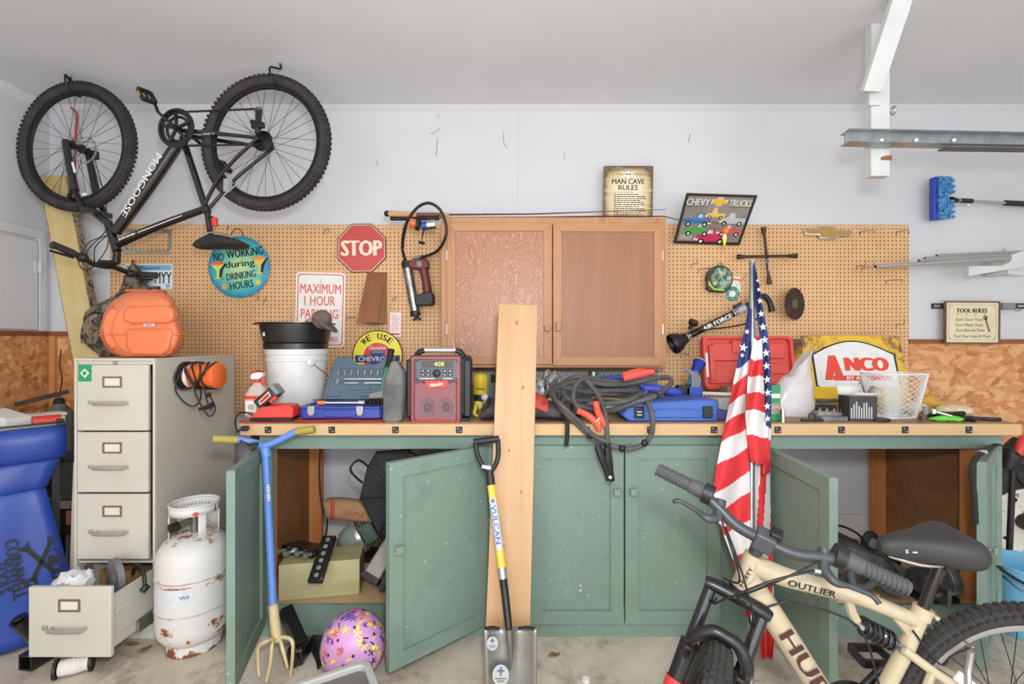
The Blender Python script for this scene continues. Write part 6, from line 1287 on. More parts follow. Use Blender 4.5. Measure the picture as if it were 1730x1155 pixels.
# --- bike hung upside down from the ceiling
Fh, Rh = V((-2.482, 2.70, 2.512)), V((-1.336, 2.57, 2.479))
dv = (Rh-Fh); dv.z = 0; dv.normalize(); ya_ = V((0,0,1)).cross(dv)     # ya_ points away from the room
Mb = Matrix((dv, ya_, V((0,0,1)))).transposed().to_4x4(); Mb.translation = Fh
mb = thing('mountain_bike', 'black mountain bike hanging upside down from ceiling hooks', 'bicycle', Mb); Ib = Mb.inverted()
def bl(px, py, off=0): return Ib @ RP(px, py, Fh-ya_*off, ya_)         # off > 0 is nearer the room
Lr = Ib @ Rh
wheel(mb, Matrix.Identity(4), .368, .029, 'front_wheel'); wheel(mb, T(Lr), .368, .029, 'rear_wheel')
m_fr = mat('frame_black', (22,22,24), .22, coat=.7)
FT = .0
part('down_tube', G().tube([bl(196,392), bl(250,318), bl(303,240)], [.028,.031,.03], 16, k=3), m_fr, mb)
part('top_tube', G().tube([bl(200,411), bl(270,381), bl(346,353)], [.024,.022,.019], 16, k=3), m_fr, mb)
part('seat_tube', G().cyl(bl(306,225), bl(349,356), .0175, n=16), m_fr, mb)
part('head_tube', G().cyl(bl(182,374), bl(198,424), .023, n=18), m_fr, mb)
part('bottom_bracket', G().cyl(bl(303,222,.045), bl(303,222,-.045), .026, n=16), m_fr, mb)
for s in (-1, 1):
    part('chain_stay', G().tube([bl(306,224)+V((0,s*.03,0)), bl(370,232)+V((0,s*.055,0)), Lr+V((.0,s*.066,0))], [.013,.011,.009], 10, k=3), m_fr, mb)
    part('seat_stay', G().tube([bl(349,350)+V((0,s*.02,0)), bl(388,296)+V((0,s*.05,0)), Lr+V((.0,s*.066,0))], [.010,.0095,.009], 10, k=3), m_fr, mb)
    part('fork_leg', G().tube([V((0,s*.062,0)), bl(146,328)+V((0,s*.064,0))], [.017,.021], 12), m_fr, mb)
    part('fork_stanchion', G().cyl(bl(146,328)+V((0,s*.064,0)), bl(160,358)+V((0,s*.062,0)), .014, n=12), mat('stanchion', (60,60,62), .25, .8), mb)
    part('dropout', G().bb((-.014,s*.056,-.016), (.014,s*.068,.016)), BLK, mb)
part('fork_brace', G().tube([bl(145,325)+V((0,-.064,0)), bl(140,330)+V((-.04,-.04,-.02)), bl(140,330)+V((-.04,.04,-.02)), bl(145,325)+V((0,.064,0))], .011, 8, k=4), BLK, mb)
part('fork_crown', G().bar(bl(163,360)+V((0,-.075,0)), bl(163,360)+V((0,.075,0)), .045, .03).tube([bl(163,362), bl(184,378)], .022, 10), m_fr, mb)
g = G()
for s in (-1, 1): g.tube([bl(118+8*s,256-16*s,.02)]*2, .001, 4) if False else None
part('fork_decal', G().box((0,0,0), (.012,.003,.06), bl and T(bl(131,285,.066)+V((0,-.021,0))) @ R(-15,'Y')), PRW, mb); part('fork_decal', G().box((0,0,0), (.03,.003,.012), T(bl(149,330,.066)+V((0,-.021,0)))), PRW, mb)
part('stem', G().tube([bl(198,424), bl(197,442), bl(186,445), bl(178,447)], [.018,.02,.02,.018], 12).box(tuple(bl(178,447)), (.045,.05,.045)), BLK, mb, bev=.004)
bar = [P(88,413,2.40), P(112,422,2.46), P(139,435,2.52), P(158,446,2.60), P(178,448,2.66), P(196,452,2.71), P(222,462,2.79), P(244,464,2.85), P(266,465,2.90)]; bar = [Ib @ p for p in bar]
part('handlebar', G().tube(bar, .0145, 12, k=3), BKM, mb)
part('grip', G().tube([bar[0], bar[0]*.5+bar[1]*.5, bar[1]*.55+bar[2]*.45], [.02,.018,.019], 12), RUB, mb); part('grip', G().tube([bar[8], bar[7], bar[6]*.5+bar[7]*.5], [.019,.018,.018], 12), RUB, mb)
part('shifter', G().ell(tuple(bar[2]), (.03,.026,.024), 12), BLK, mb); part('shifter', G().ell(tuple(bar[6]), (.026,.03,.024), 12), BLK, mb)
part('brake_lever', G().tube([Ib @ P(124,434,2.48), Ib @ P(108,430,2.43), Ib @ P(84,423,2.37)], [.009,.007,.006], 8, k=3), BLK, mb); part('brake_lever', G().tube([Ib @ P(226,466,2.79), Ib @ P(240,472,2.82), Ib @ P(258,472,2.87)], .007, 8, k=3), BLK, mb)
for pts in ([(132,440,2.5),(140,455,2.54),(158,450,2.6),(180,420,2.66),(183,396,2.66)], [(150,444,2.55),(147,425,2.56),(165,405,2.62),(184,396,2.66)], [(160,443,2.6),(160,420,2.6),(172,405,2.64),(190,392,2.66)], [(135,432,2.52),(150,410,2.56),(172,398,2.62),(181,378,2.66),(176,330,2.72),(160,270,2.77)]): part('brake_cable', G().tube([Ib @ P(*p) for p in pts], .0025, 6, k=5), BLK, mb)
part('disc_rotor', G(T(0,.045,0) @ R(90,'X')).ring(circ(.08,36), circ(.066,36), -.001, .001), STEEL, mb)
part('brake_caliper', G().box(tuple(bl(158,262,-.06)), (.05,.03,.05)), BLK, mb, bev=.006)
# drive train
Bb = bl(299,217,.058)+V((0,.058,0))
cr1 = part('chainring', G(T(Bb+V((0,-.058,0))) @ R(90,'X')).ring([(.1*(1+.025*(i % 2))*math.cos(2*PI*i/72), .1*(1+.025*(i % 2))*math.sin(2*PI*i/72)) for i in range(72)], circ(.078, 72), -.002, .002), BKM, mb)
part('inner_ring', G(T(Bb+V((0,-.05,0))) @ R(90,'X')).ring(circ(.074,48), circ(.058,48), -.002, .002), DKST, cr1)
part('chain_guard', G(T(Bb+V((0,-.064,0))) @ R(90,'X')).ring(circ(.107,48), circ(.094,48), -.0015, .0015), BKM, cr1)
for i in range(5): a = 2*PI*i/5+.4; part('spider_arm', G().bar(Bb+V((0,-.06,0)), Bb+V((.088*math.cos(a),-.06,.088*math.sin(a))), .016, .008, (0,1,0)), BKM, cr1)
pn_, pf_ = bl(263,178,.085), Bb+(Bb-bl(263,178))+V((0,.075,0))
part('crank_arm', G().tube([Bb+V((0,-.07,0)), Bb*.5+bl(263,178)*.5+V((0,-.08,0)), pn_], [.018,.013,.012], 10, flat=.6), BKM, mb)
part('crank_arm', G().tube([Bb+V((0,.06,0)), pf_], [.018,.012], 10, flat=.6), BKM, mb)
part('spindle', G().cyl(Bb+V((0,-.08,0)), Bb+V((0,.07,0)), .014), DKST, mb)
def pedal(c, M2):
    o = part('pedal', G(M2).ring(rrect(.105,.07,.008), rrect(.085,.05,.006), -.011, .011), BLK, mb)
    part('pedal_axle', G(M2).cyl((-.05,0,0), (.05,0,0), .007), DKST, o); part('reflector', G(M2).box((0,-.036,0), (.04,.003,.012)), mat('amber', (226,150,50), .3), o)
pedal(pn_, T(bl(248,162,.13)) @ R(-25,'Z') @ R(48,'Y')); pedal(pf_, T(bl(376,280,-.12)) @ R(-20,'Z') @ R(42,'Y'))
cs = part('cassette', G(T(Lr+V((0,-.025,0))) @ R(90,'X')).lathe([(.02,-.0),(.055,.0),(.055,.003),(.048,.005),(.048,.009),(.042,.011),(.042,.015),(.035,.017),(.035,.021),(.028,.023),(.028,.028),(.0,.028)], 36), mat('cassette', (50,48,48), .35, .8), mb)
part('derailleur', G().tube([Lr+V((.0,-.07,.02)), bl(436,214,.07), bl(425,205,.07)], [.014,.018,.014], 8).box(tuple(bl(436,212,.075)), (.07,.02,.03)), BLK, mb, bev=.004)
part('cage', G().bar(bl(436,210,.075), bl(437,186,.075), .03, .008, (0,1,0)), BLK, mb)
for px, py in ((437,187),(436,209)): part('pulley', G().cyl(bl(px,py,.066), bl(px,py,.056), .02, n=14), DKST, mb)
def chain(a, b, n):
    g = G(); a, b = V(a), V(b)
    for i in range(n): p, q = a+(b-a)*(i/n), a+(b-a)*((i+.85)/n); g.bar(p, q, .009, .006, (0,1,0))
    o = part('chain', g, DKST, mb); o['kind'] = 'stuff'
chain(bl(312,189,.058), bl(433,184,.058), 34); chain(bl(316,246,.058), bl(440,244,.058), 34)
part('rear_brake', G().box(tuple(bl(385,314,.03)), (.03,.03,.07)).box(tuple(bl(396,320,-.03)), (.03,.03,.07)).cyl(bl(378,330,.05), bl(402,310,.05), .004), STEEL, mb)
part('seat_post', G().cyl(bl(349,352), bl(356,398), .0145, n=14), DKST, mb); part('seat_clamp', G().cyl(bl(348,349), bl(350,359), .022, n=14), BKM, mb)
part('tail_light', G().box(tuple(bl(363,375,.03)), (.028,.02,.05)), RED, mb, bev=.005); part('light_mount', G().tube([bl(351,368,.0), bl(358,366,.03), bl(362,370,.03)], .006, 6), BLK, mb)
c = bl(356,396); rows = []                  # saddle: nose at the left, top facing down
for px, zt, zb, w in ((329,412,417,.018), (335,405,421,.028), (345,400,422,.034), (355,396,422,.042), (368,396,421,.06), (382,398,421,.078), (396,402,421,.084), (406,406,419,.078), (414,411,415,.045)):
    a = bl(px, zt); b = bl(px, zb); m_ = (a+b)/2; h = (a.z-b.z)/2
    rows.append([(m_.x, w*math.cos(2*PI*j/16), m_.z+h*math.copysign(abs(math.sin(2*PI*j/16))**.7, math.sin(2*PI*j/16))) for j in range(16)])
part('saddle', G().loft(rows), mat('saddle_black', (38,37,37), .65), mb, subd=1)
part('saddle_rail', G().tube([bl(342,399,.02), bl(358,392,.02), bl(385,396,.02), bl(392,402,.03)], .0045, 6, k=3), STEEL, mb)
ax_ = (bl(217,366)-bl(277,266)).normalized(); nz = V((0,-1,0)); ay_ = nz.cross(ax_).normalized(); mt = Matrix((ax_, ay_, nz)).transposed().to_4x4(); mt.translation = bl(247,316)+V((0,-.0325,0))
part('lettering', G(mt).text('MONGOOSE', 0, 0, .40, .042, 0, .03), PRW, mb)
ax2 = (bl(330,362)-bl(210,408)).normalized(); ax2 = -ax2; ay2 = nz.cross(ax2).normalized(); mt = Matrix((ax2, ay2, nz)).transposed().to_4x4(); mt.translation = bl(221,401)+V((0,-.0245,0))
part('top_tube_decal', _lab(G(mt), 11, .11, .011).box((-.21,.001,0), (.28,.005,.0006)), PRW, mb)
part('chain_stay_decal', G(T(bl(352,226,.075)) @ R(90,'X') @ R(180)).text('21 SPEED', 0, 0, .07, .01, 0), PRW, mb)
for px, py, lb in ((119,131,'black ceiling hook holding the front wheel of the hung bike'), (473,119,'black ceiling hook holding the rear wheel of the hung bike')):
    wc = Fh if px < 200 else Rh; top = V((X_(px, wc.y), wc.y, CZ)); rt_ = wc+V((0,0,.30)); q = V((top.x-wc.x, 0, 0)); q.x *= .6
    g = G().tube([top, top+V((.005,-.004,-.03)), wc+q+V((.0,-.045,.385)), wc+q+V((.01,-.052,.33)), wc+q+V((.015,-.02,.298)), wc+q+V((.015,.025,.300)), wc+q+V((.015,.04,.325))], .0055, 8, k=5)
    single('ceiling_hook', g, BLK, lb, 'hook')

# --- cream bike standing in front of the bench
Mh = T(1.419, 1.37, 0) @ Matrix.Rotation(3.093, 4, 'Z') @ Matrix.Rotation(-.077, 4, 'X')
hf = thing('cream_bike', 'cream mountain bike with black fork standing before the bench', 'bicycle', Mh)
m_cr = mat('frame_cream', (184,170,142), .34, coat=.4)
hb_, axs = V((.765,0,.70)), V((-.342,0,.94)); St = T(hb_) @ Matrix.Rotation(1.142, 4, axs) @ T(-hb_)
wheel(hf, T(0,0,.335), .335, .028, 'rear_wheel', 32, mat('rim_alloy', (190,190,190), .3, .7))
wheel(hf, St @ T(1.075,0,.335), .335, .028, 'front_wheel', 32, m_rimb)
htp = hb_+axs*.106
part('head_tube', G().cyl(hb_, htp, .026, n=20), m_cr, hf); part('headset_cup', G().cyl(hb_-axs*.012, hb_+axs*.004, .03, n=20), BLK, hf)
part('head_badge', G(T(hb_+axs*.06+V((.0275,0,.01))) @ R(90,'Y') @ R(90,'Z') @ R(20,'X')).prism([(-.02,-.05),(.02,-.03),(.022,.03),(-.018,.05)], -.001, .002), mat('badge_dark', (70,64,58), .4), hf)
sc_t = V((.262,0,.645))
part('down_tube', G().tube([hb_+axs*.035, V((.66,0,.60)), V((.53,0,.40)), V((.46,0,.30))], [.036,.034,.032,.03], 18, k=4), m_cr, hf)
part('top_tube', G().tube([hb_+axs*.08, V((.64,0,.735)), V((.45,0,.685)), V((.285,0,.62))], [.030,.027,.022,.02], 18, k=4), m_cr, hf)
part('gusset', G().tube([V((.36,0,.655)), V((.31,0,.60)), V((.285,0,.565))], .013, 8), m_cr, hf)
part('seat_tube', G().tube([sc_t, V((.30,0,.53)), V((.385,0,.33))], [.0205,.021,.022], 16), m_cr, hf)
part('seat_clamp', G().cyl(sc_t-V((-.006,0,.02)), sc_t+V((-.004,0,.012)), .025, n=16).cyl(sc_t+V((-.02,-.028,-.003)), sc_t+V((-.02,.028,-.003)), .006), m_cr, hf)
part('shock_bracket', G().tube([V((.47,0,.688)), V((.455,0,.64)), V((.44,0,.612))], .013, 8), m_cr, hf)
sp0, sp1 = V((.44,0,.605)), V((.325,0,.545))
part('shock_body', G().cyl(sp0, sp1, .012, n=12), mat('shock_grey', (70,72,84), .4, .4), hf)
L_ = (sp1-sp0).length; ms_ = look(sp0, sp1-sp0)
part('shock_spring', G(ms_).tube([(.023*math.cos(a), .023*math.sin(a), .015+(L_-.03)*a/(2*PI*6)) for a in [2*PI*i/16 for i in range(97)]], .0045, 6), BKM, hf)
part('shock_bolt', G().cyl(sp0+V((0,-.024,0)), sp0+V((0,.024,0)), .008), STEEL, hf); part('shock_bolt', G().cyl(sp1+V((0,-.026,0)), sp1+V((0,.026,0)), .008), STEEL, hf)
for s in (-1, 1):
    part('swing_arm', G().tube([sp1+V((-.002,s*.018,0)), V((.20,s*.045,.46)), V((.0,s*.066,.345))], [.013,.013,.011], 12, k=3), m_cr, hf)
    part('chain_stay', G().tube([V((.40,s*.03,.32)), V((.2,s*.055,.31)), V((.0,s*.066,.335))], [.014,.012,.010], 12, k=3), m_cr, hf)
    part('swing_brace', G().tube([V((.255,s*.036,.495)), V((.28,s*.035,.4)), V((.30,s*.04,.315))], .011, 8), m_cr, hf)
part('bottom_bracket', G().cyl((.42,-.045,.30), (.42,.045,.30), .026, n=16), m_cr, hf)
part('chainring', G(T(.42,-.055,.30) @ R(90,'X')).ring(circ(.085,40), circ(.06,40), -.003, .003), BKM, hf)
for s in (-1, 1):
    part('crank_arm', G().cyl((.42,s*.06,.30), (.42+s*.12,s*.08,.30-s*.11), .012, n=10), BLK, hf)
    o = part('pedal', G(T(.42+s*.12,s*.13,.30-s*.11)).ring(rrect(.10,.08,.008), rrect(.08,.06,.006), -.012, .012), BLK, hf)
part('kickstand', G().tube([V((.30,.05,.29)), V((.27,.12,.14)), V((.25,.165,.0+.016))], .008, 8), BLK, hf)
# front end, turned with the bar
def fr(p): return St @ V(p)
ax0 = V((1.075,0,.335)); ctop = hb_-axs*.025
for s in (-1, 1):
    a = ctop+V((.02,s*.07,0)); b = ax0+V((-.01,s*.066,.0)); mid = a+(b-a)*.38
    part('fork_stanchion', G().cyl(fr(a), fr(mid), .0175, n=14), BKM, hf)
    part('fork_leg', G().tube([fr(mid-(b-a)*.02), fr(mid+(b-a)*.03), fr(b)], [.027,.026,.02], 14), mat('fork_black', (26,26,28), .35), hf)
    part('fork_decal', G().lathe([(.0272,0),(.0262,.05)], 14, look(fr(a+(b-a)*.60), fr(b)-fr(a)), False), mat('decal_red', (196,56,52), .4), hf)
    part('fork_decal_light', G().lathe([(.0268,0),(.0258,.03)], 14, look(fr(a+(b-a)*.70), fr(b)-fr(a)), False), mat('decal_cream', (226,216,170), .4), hf)
    part('brake_boss', G().cyl(fr(mid+V((.02,0,0))), fr(mid+V((.045,0,.0))), .008), BLK, hf)
m_fk = mat('fork_black', (26,26,28), .35)
part('fork_crown', G().tube([fr(ctop+V((.02,-.088,.008))), fr(ctop+V((.02,-.07,.012))), fr(ctop+V((.006,0,.006))), fr(ctop+V((.02,.07,.012))), fr(ctop+V((.02,.088,.008)))], [.018,.022,.027,.022,.018], 12, flat=.8), m_fk, hf, 'black fork crown')
am = ctop+V((.02,0,0)); dn = (ax0-ctop).normalized(); fw = V((.94,0,.342))
part('fork_arch', G().tube([fr(am+dn*.16+V((0,-.07,0))), fr(am+dn*.12+fw*.05+V((0,-.07,0))), fr(am+dn*.075+fw*.07+V((0,-.035,0))), fr(am+dn*.07+fw*.072), fr(am+dn*.075+fw*.07+V((0,.035,0))), fr(am+dn*.12+fw*.05+V((0,.07,0))), fr(am+dn*.16+V((0,.07,0)))], .017, 10, k=4), m_fk, hf)
cl = htp+axs*.065+fw*.06
part('stem', G().tube([fr(htp), fr(htp+axs*.06)], .018, 14).tube([fr(htp+axs*.045), fr(cl)], .019, 12).box((0,0,0), (.05,.05,.05), T(fr(cl)) @ St.to_3x3().to_4x4()), mat('stem_dark', (70,72,76), .45), hf, bev=.005)
bp = [(-.045,-.31,.03), (-.04,-.24,.032), (-.02,-.15,.026), (0,-.075,.004), (0,0,0), (0,.075,.004), (-.02,.15,.026), (-.04,.24,.032), (-.045,.31,.03)]
bp = [fr(cl+V(p)) for p in bp]
part('handlebar', G().tube(bp, .0155, 14, k=4), mat('bar_satin', (58,60,62), .4), hf)
m_gr = mat('grip_rubber', (74,74,76), .7)
for s, i0, i1 in ((-1,0,1), (1,8,7)):
    a, b = bp[i0], bp[i1]; uu = (b-a).normalized(); a = a-uu*.012
    gp = part('grip', G().cyl(a, a+uu*.10, .0175, .0185, n=16), m_gr, hf)
    part('twist_shifter', G().cyl(a+uu*.102, a+uu*.14, .021, .023, n=18), m_gr, hf)
    part('shift_housing', G().cyl(a+uu*.142, a+uu*.168, .03, n=20), BLK, hf)
    m2 = look(a, uu)
    for k_ in range(9): part('grip_rib', G(m2).torus(.0188, .003, 18, 6, T(0,0,.006+.011*k_) @ R(14,'X')), m_gr, gp)
    c = a+uu*.19; b = a+uu*.07; fwd = (fr(V((1,0,0)))-fr(V((0,0,0)))).normalized(); dnv = V((0,0,-1))
    part('lever_mount', G().tube([c, c+fwd*.02+dnv*.02, c+fwd*.045+dnv*.03], [.016,.014,.012], 10), mat('lever_grey', (60,62,66), .45), hf)
    part('brake_lever', G().tube([c+fwd*.04+dnv*.03, c+fwd*.065+dnv*.03-(b-a)*.35, c+fwd*.055+dnv*.03-(b-a)*.8, c+fwd*.05+dnv*.03-(b-a)*1.5, c+fwd*.06+dnv*.035-(b-a)*1.75], [.014,.011,.007,.006,.007], 10, k=4), mat('lever_grey', (60,62,66), .45), hf)
    part('cable_ferrule', G().cyl(c+fwd*.045+dnv*.032, c+fwd*.05+dnv*.036+(b-a)*.32, .006), STEEL, hf)
    st_ = c+fwd*.05+dnv*.036+(b-a)*.32
    part('brake_cable', G().tube([st_, fr(cl+V((.09, s*.04, -.04))), fr(cl+V((.11, -s*.03, -.14))), fr(cl+V((.07, -s*.05, -.22))), fr(hb_+V((.03, -s*.045, -.05)))], .003, 6, k=6), BLK, hf)
    part('shift_cable', G().tube([a+uu*.168, fr(cl+V((.07, s*.07, -.02))), fr(cl+V((.08, s*.02, -.10))), hb_+V((.03, s*.05, .0)), hb_+V((-.05, s*.04, -.03)), hb_+V((-.13, s*.035, -.0))], .0028, 6, k=6), BLK, hf)
part('bell_mount', G().box((0,0,0), (.04,.03,.016), T(fr(cl+V((-.01,.02,.03))) ) @ St.to_3x3().to_4x4()), BLK, hf, bev=.004)
# saddle and post
pt_ = sc_t+V((-.042,0,.142))
part('seat_post', G().cyl(sc_t-V((-.01,0,.03)), pt_, .0145, n=16), BKM, hf)
part('post_clamp', G().cyl(pt_+V((0,-.03,0)), pt_+V((0,.03,0)), .012).box(tuple(pt_+V((-.01,0,.006))), (.05,.05,.02)), BLK, hf)
part('rear_reflector', G().box(tuple(sc_t+V((-.052,.0,.05))), (.012,.05,.05)).cyl(sc_t+V((-.012,0,.05)), sc_t+V((-.05,0,.05)), .01), BLK, hf, bev=.004)
rows = []
for x, zt, zb, w in ((.405,.800,.775,.012), (.39,.812,.765,.026), (.35,.822,.758,.034), (.30,.828,.755,.04), (.25,.832,.752,.052), (.20,.838,.748,.075), (.15,.846,.742,.088), (.11,.846,.742,.09), (.08,.83,.752,.08), (.065,.81,.77,.055)):
    x = .145+(x-.065)*.72; zt += .045; zb += .045; h = (zt-zb)/2; z = (zt+zb)/2
    rows.append([(x, w*math.copysign(abs(math.cos(2*PI*j/20))**.8, math.cos(2*PI*j/20)), z+h*math.copysign(abs(math.sin(2*PI*j/20))**.75, math.sin(2*PI*j/20))-(.008 if math.sin(2*PI*j/20) > .9 and x < .3 else 0)) for j in range(20)])
sdl = part('saddle', G().loft(rows), mat('saddle_grey', (46,45,45), .6), hf, subd=1)
for s in (-1, 1): part('saddle_rail', G().tube([V((.37,s*.012,.81)), V((.29,s*.02,.79)), V((.22,s*.022,.79)), V((.17,s*.03,.80))], .0042, 6, k=3), STEEL, sdl)
part('saddle_print', G(T(.33,.0395,.838) @ R(180) @ R(90,'X') @ R(-12,'X')).text('S', -.014, 0, .008, .009, 0, .03), PRW, sdl)
part('saddle_print', _lab(G(T(.315,.0395,.836) @ R(180) @ R(90,'X') @ R(-12,'X')), 6, .03, .004), PRW, sdl)
def along(a, b, off):                        # print frame on the near side of a tube running from a to b
    x = (b-a).normalized(); z = V((0,1,0)); y = z.cross(x).normalized(); m = Matrix((x, y, z)).transposed().to_4x4(); m.translation = (a+b)/2+V((0,off,0)); return m
m_pt2 = mat('print_maroon', (70,36,34), .4)
part('lettering', G(along(V((.668,0,.615)), V((.46,0,.30)), .036)).text('HUFFY', 0, 0, .33, .042, 0, .05), m_pt2, hf)
part('top_tube_lettering', G(along(V((.665,0,.74)), V((.50,0,.70)), .0295)).text('OUTLIER', 0, 0, .135, .018, 0, .03), PRB, hf)
part('head_lettering', G(T(hb_+axs*.05+V((.012,.0255,0))) @ R(180) @ R(90,'X') @ R(62)).text('HUFFY', 0, 0, .06, .014, 0, .03), PRB, hf)
part('rear_brake', G().tube([V((.16,-.04,.56)), V((.16,-.035,.5)), V((.17,-.05,.47))], .008, 8).tube([V((.16,.04,.56)), V((.16,.035,.5)), V((.17,.05,.47))], .008, 8).cyl((.16,-.045,.57), (.16,.045,.575), .003), STEEL, hf)
part('rear_cable', G().tube([V((.30,.02,.60)), V((.24,.04,.52)), V((.22,.05,.55)), V((.17,.045,.572))], .003, 6, k=5), BLK, hf)
part('cable_run', G().tube([V((.63,.03,.68)), V((.46,.035,.62)), V((.40,.05,.45)), V((.36,.06,.36)), V((.33,.06,.33))], .003, 6, k=5), BLK, hf)
part('spoke_reflector', G(T(0,.01,.335) @ R(52,'Y')).box((.0,.0,.17), (.032,.012,.085)), mat('reflector_white', (226,226,222), .3), hf, bev=.004)

# ---------------------------------------------------------------- plank, shovel, flag
a_, b_ = P(875.5, 515, 2.255), V((X_(855,1.93), 1.93, .001)); Dp = (a_-b_).normalized()
pk_ = single('pine_plank', G().bb((-.092,-.0095,.008), (.092,.0095,(a_-b_).length)), wood('pine_light', (190,146,100), (204,166,120), 2, 5, .5, 3.2), 'long pale pine plank leaning on the workbench', 'plank', look(b_, Dp, (0,-1,0)) @ R(180), bev=.002)
Lk_ = (a_-b_).length
for t_, x_, r_ in ((.944,-.004,.010), (.756,.034,.008), (.58,-.02,.006), (.47,.04,.007), (.33,-.03,.008)):
    part('knot', G().ell((x_,-.0095,Lk_*t_), (r_*.8,.0006,r_*1.2), 12), mat('knot_brown', (150,100,60), .6, c2=(176,124,78), sc=80), pk_)
sh = thing('shovel', 'square shovel with yellow handle leaning on the pine plank', 'shovel', T(X_(858,1.82), 1.82, 0)); O = sh.matrix_world.inverted()
gp0, s1, s2, s3, s4, nk = P(824,748,2.085), P(829,815,2.05), P(848,958,1.955), P(850,977,1.943), P(853,1000,1.93), P(860,1062,1.875)
part('shaft', G(O).cyl(s1, s2, .0165, n=16), mat('shaft_yellow', (246,196,70), .4), sh)
def alongsh(t): return s1+(s2-s1)*t
part('label_sleeve', G(O).cyl(alongsh(.26), alongsh(.80), .0169, n=16), mat('sleeve_silver', (196,198,196), .4), sh)
xd = (s2-s1).normalized(); zd = V((0,-1,0)); yd = zd.cross(xd).normalized(); zd = xd.cross(yd); mt = Matrix((xd, yd, zd)).transposed().to_4x4(); mt.translation = alongsh(.50)+zd*.0172
part('lettering', G(O @ mt).text('VULCAN', 0, 0, .155, .02, 0, .03), mat('print_royal', (50,80,190), .5), sh)
mt2 = mt.copy(); mt2.translation = alongsh(.22)+zd*.0175
part('round_label', G(O @ mt2).prism(circ(.0145, 20), -.002, .0), mat('sleeve_silver', (196,198,196), .4), sh); part('round_label_mark', G(O @ mt2).prism(circ(.010, 16), .0, .0004), mat('label_bluegrey', (96,116,150), .5), sh)
part('collar', G(O).cyl(s2, s3, .0185, n=16), STEEL, sh)
m_sv = mat('shovel_steel', (130,128,124), .36, .7, c2=(152,150,146), sc=7)
part('neck', G(O).tube([s3, s4, P(857,1035,1.90), nk], [.0165,.016,.0155,.013], 14, k=3), mat('neck_dark', (60,58,56), .4, .7), sh)
part('grip_socket', G(O).tube([P(827,795,2.063), s1, s1+(s2-s1)*.03], [.0175,.0185,.018], 14), BLK, sh)
part('grip_fork', G(O).tube([P(803,745,2.09), P(806,765,2.08), P(815,785,2.068), P(827,796,2.062), P(838,783,2.068), P(842,764,2.08), P(841,742,2.09)], .0105, 10, k=4), BLK, sh)
part('grip_bar', G(O).cyl(P(800,746.5,2.09), P(843,741,2.09), .0145, n=14), BLK, sh)
part('price_tag', G(O).box(tuple(P(822,789,2.045)), (.04,.003,.014), rot=R(12,'Y').to_3x3()), PRW, sh)
rows = []
for i in range(12):                          # dished blade, shoulders on top
    t = i/11; row = []
    for j in range(15):
        s = (j/14-.5)*2; px = 862.5+s*(44.5-1.5*t)+(s > 0)*0; py = 1058+130*t*(1 if abs(s) < .8 else 1); Y_ = 1.872-.055*t+.030*(1-s*s)*(1-.3*t)-.012*math.exp(-(s*6)**2)*(1-t)*1.6
        row.append(O @ P(px+t*1.5, py+(3*abs(s) if i == 0 else 0), Y_))
    rows.append(row)
part('blade', G().grid(rows), m_sv, sh, solid=.003)
for xa, xb in ((819,844), (876,905)): part('foot_step', G(O).tube([P(xa,1061,1.868), P((xa+xb)/2,1059,1.878), P(xb,1061.5,1.882)], .0075, 8, flat=.6), mat('step_dark', (46,44,42), .5, .6), sh)
part('socket_rib', G(O).tube([nk, P(862,1090,1.865), P(863,1130,1.858)], [.015,.012,.004], 10, k=3), m_sv, sh)
for px, py, r in ((832,1085,.022), (846,1138,.032)):
    q = RP(px, py, P(850,1110,1.853), (0,-1,.32)); m_ = look(q, (0,-1,.32), (0,0,1))
    st_ = part('sticker', G(O @ m_).prism(circ(r, 24, 0, 0, r*1.1), .012, .0135), mat('sticker_pale', (176,176,170), .5), sh)
    part('sticker_mark', G(O @ m_).box((0,r*.4,.0138), (r*.3,r*.9,.0006)).box((0,r*.45,.0138), (r*.9,r*.25,.0006)), mat('label_bluegrey', (96,116,150), .5), st_)
    part('sticker_print', G(O @ m_).box((0,-r*.35,.0138), (r*1.4,r*.16,.0006)).box((0,-r*.62,.0138), (r*.9,r*.16,.0006)), mat('print_dim', (110,112,110), .6), st_)

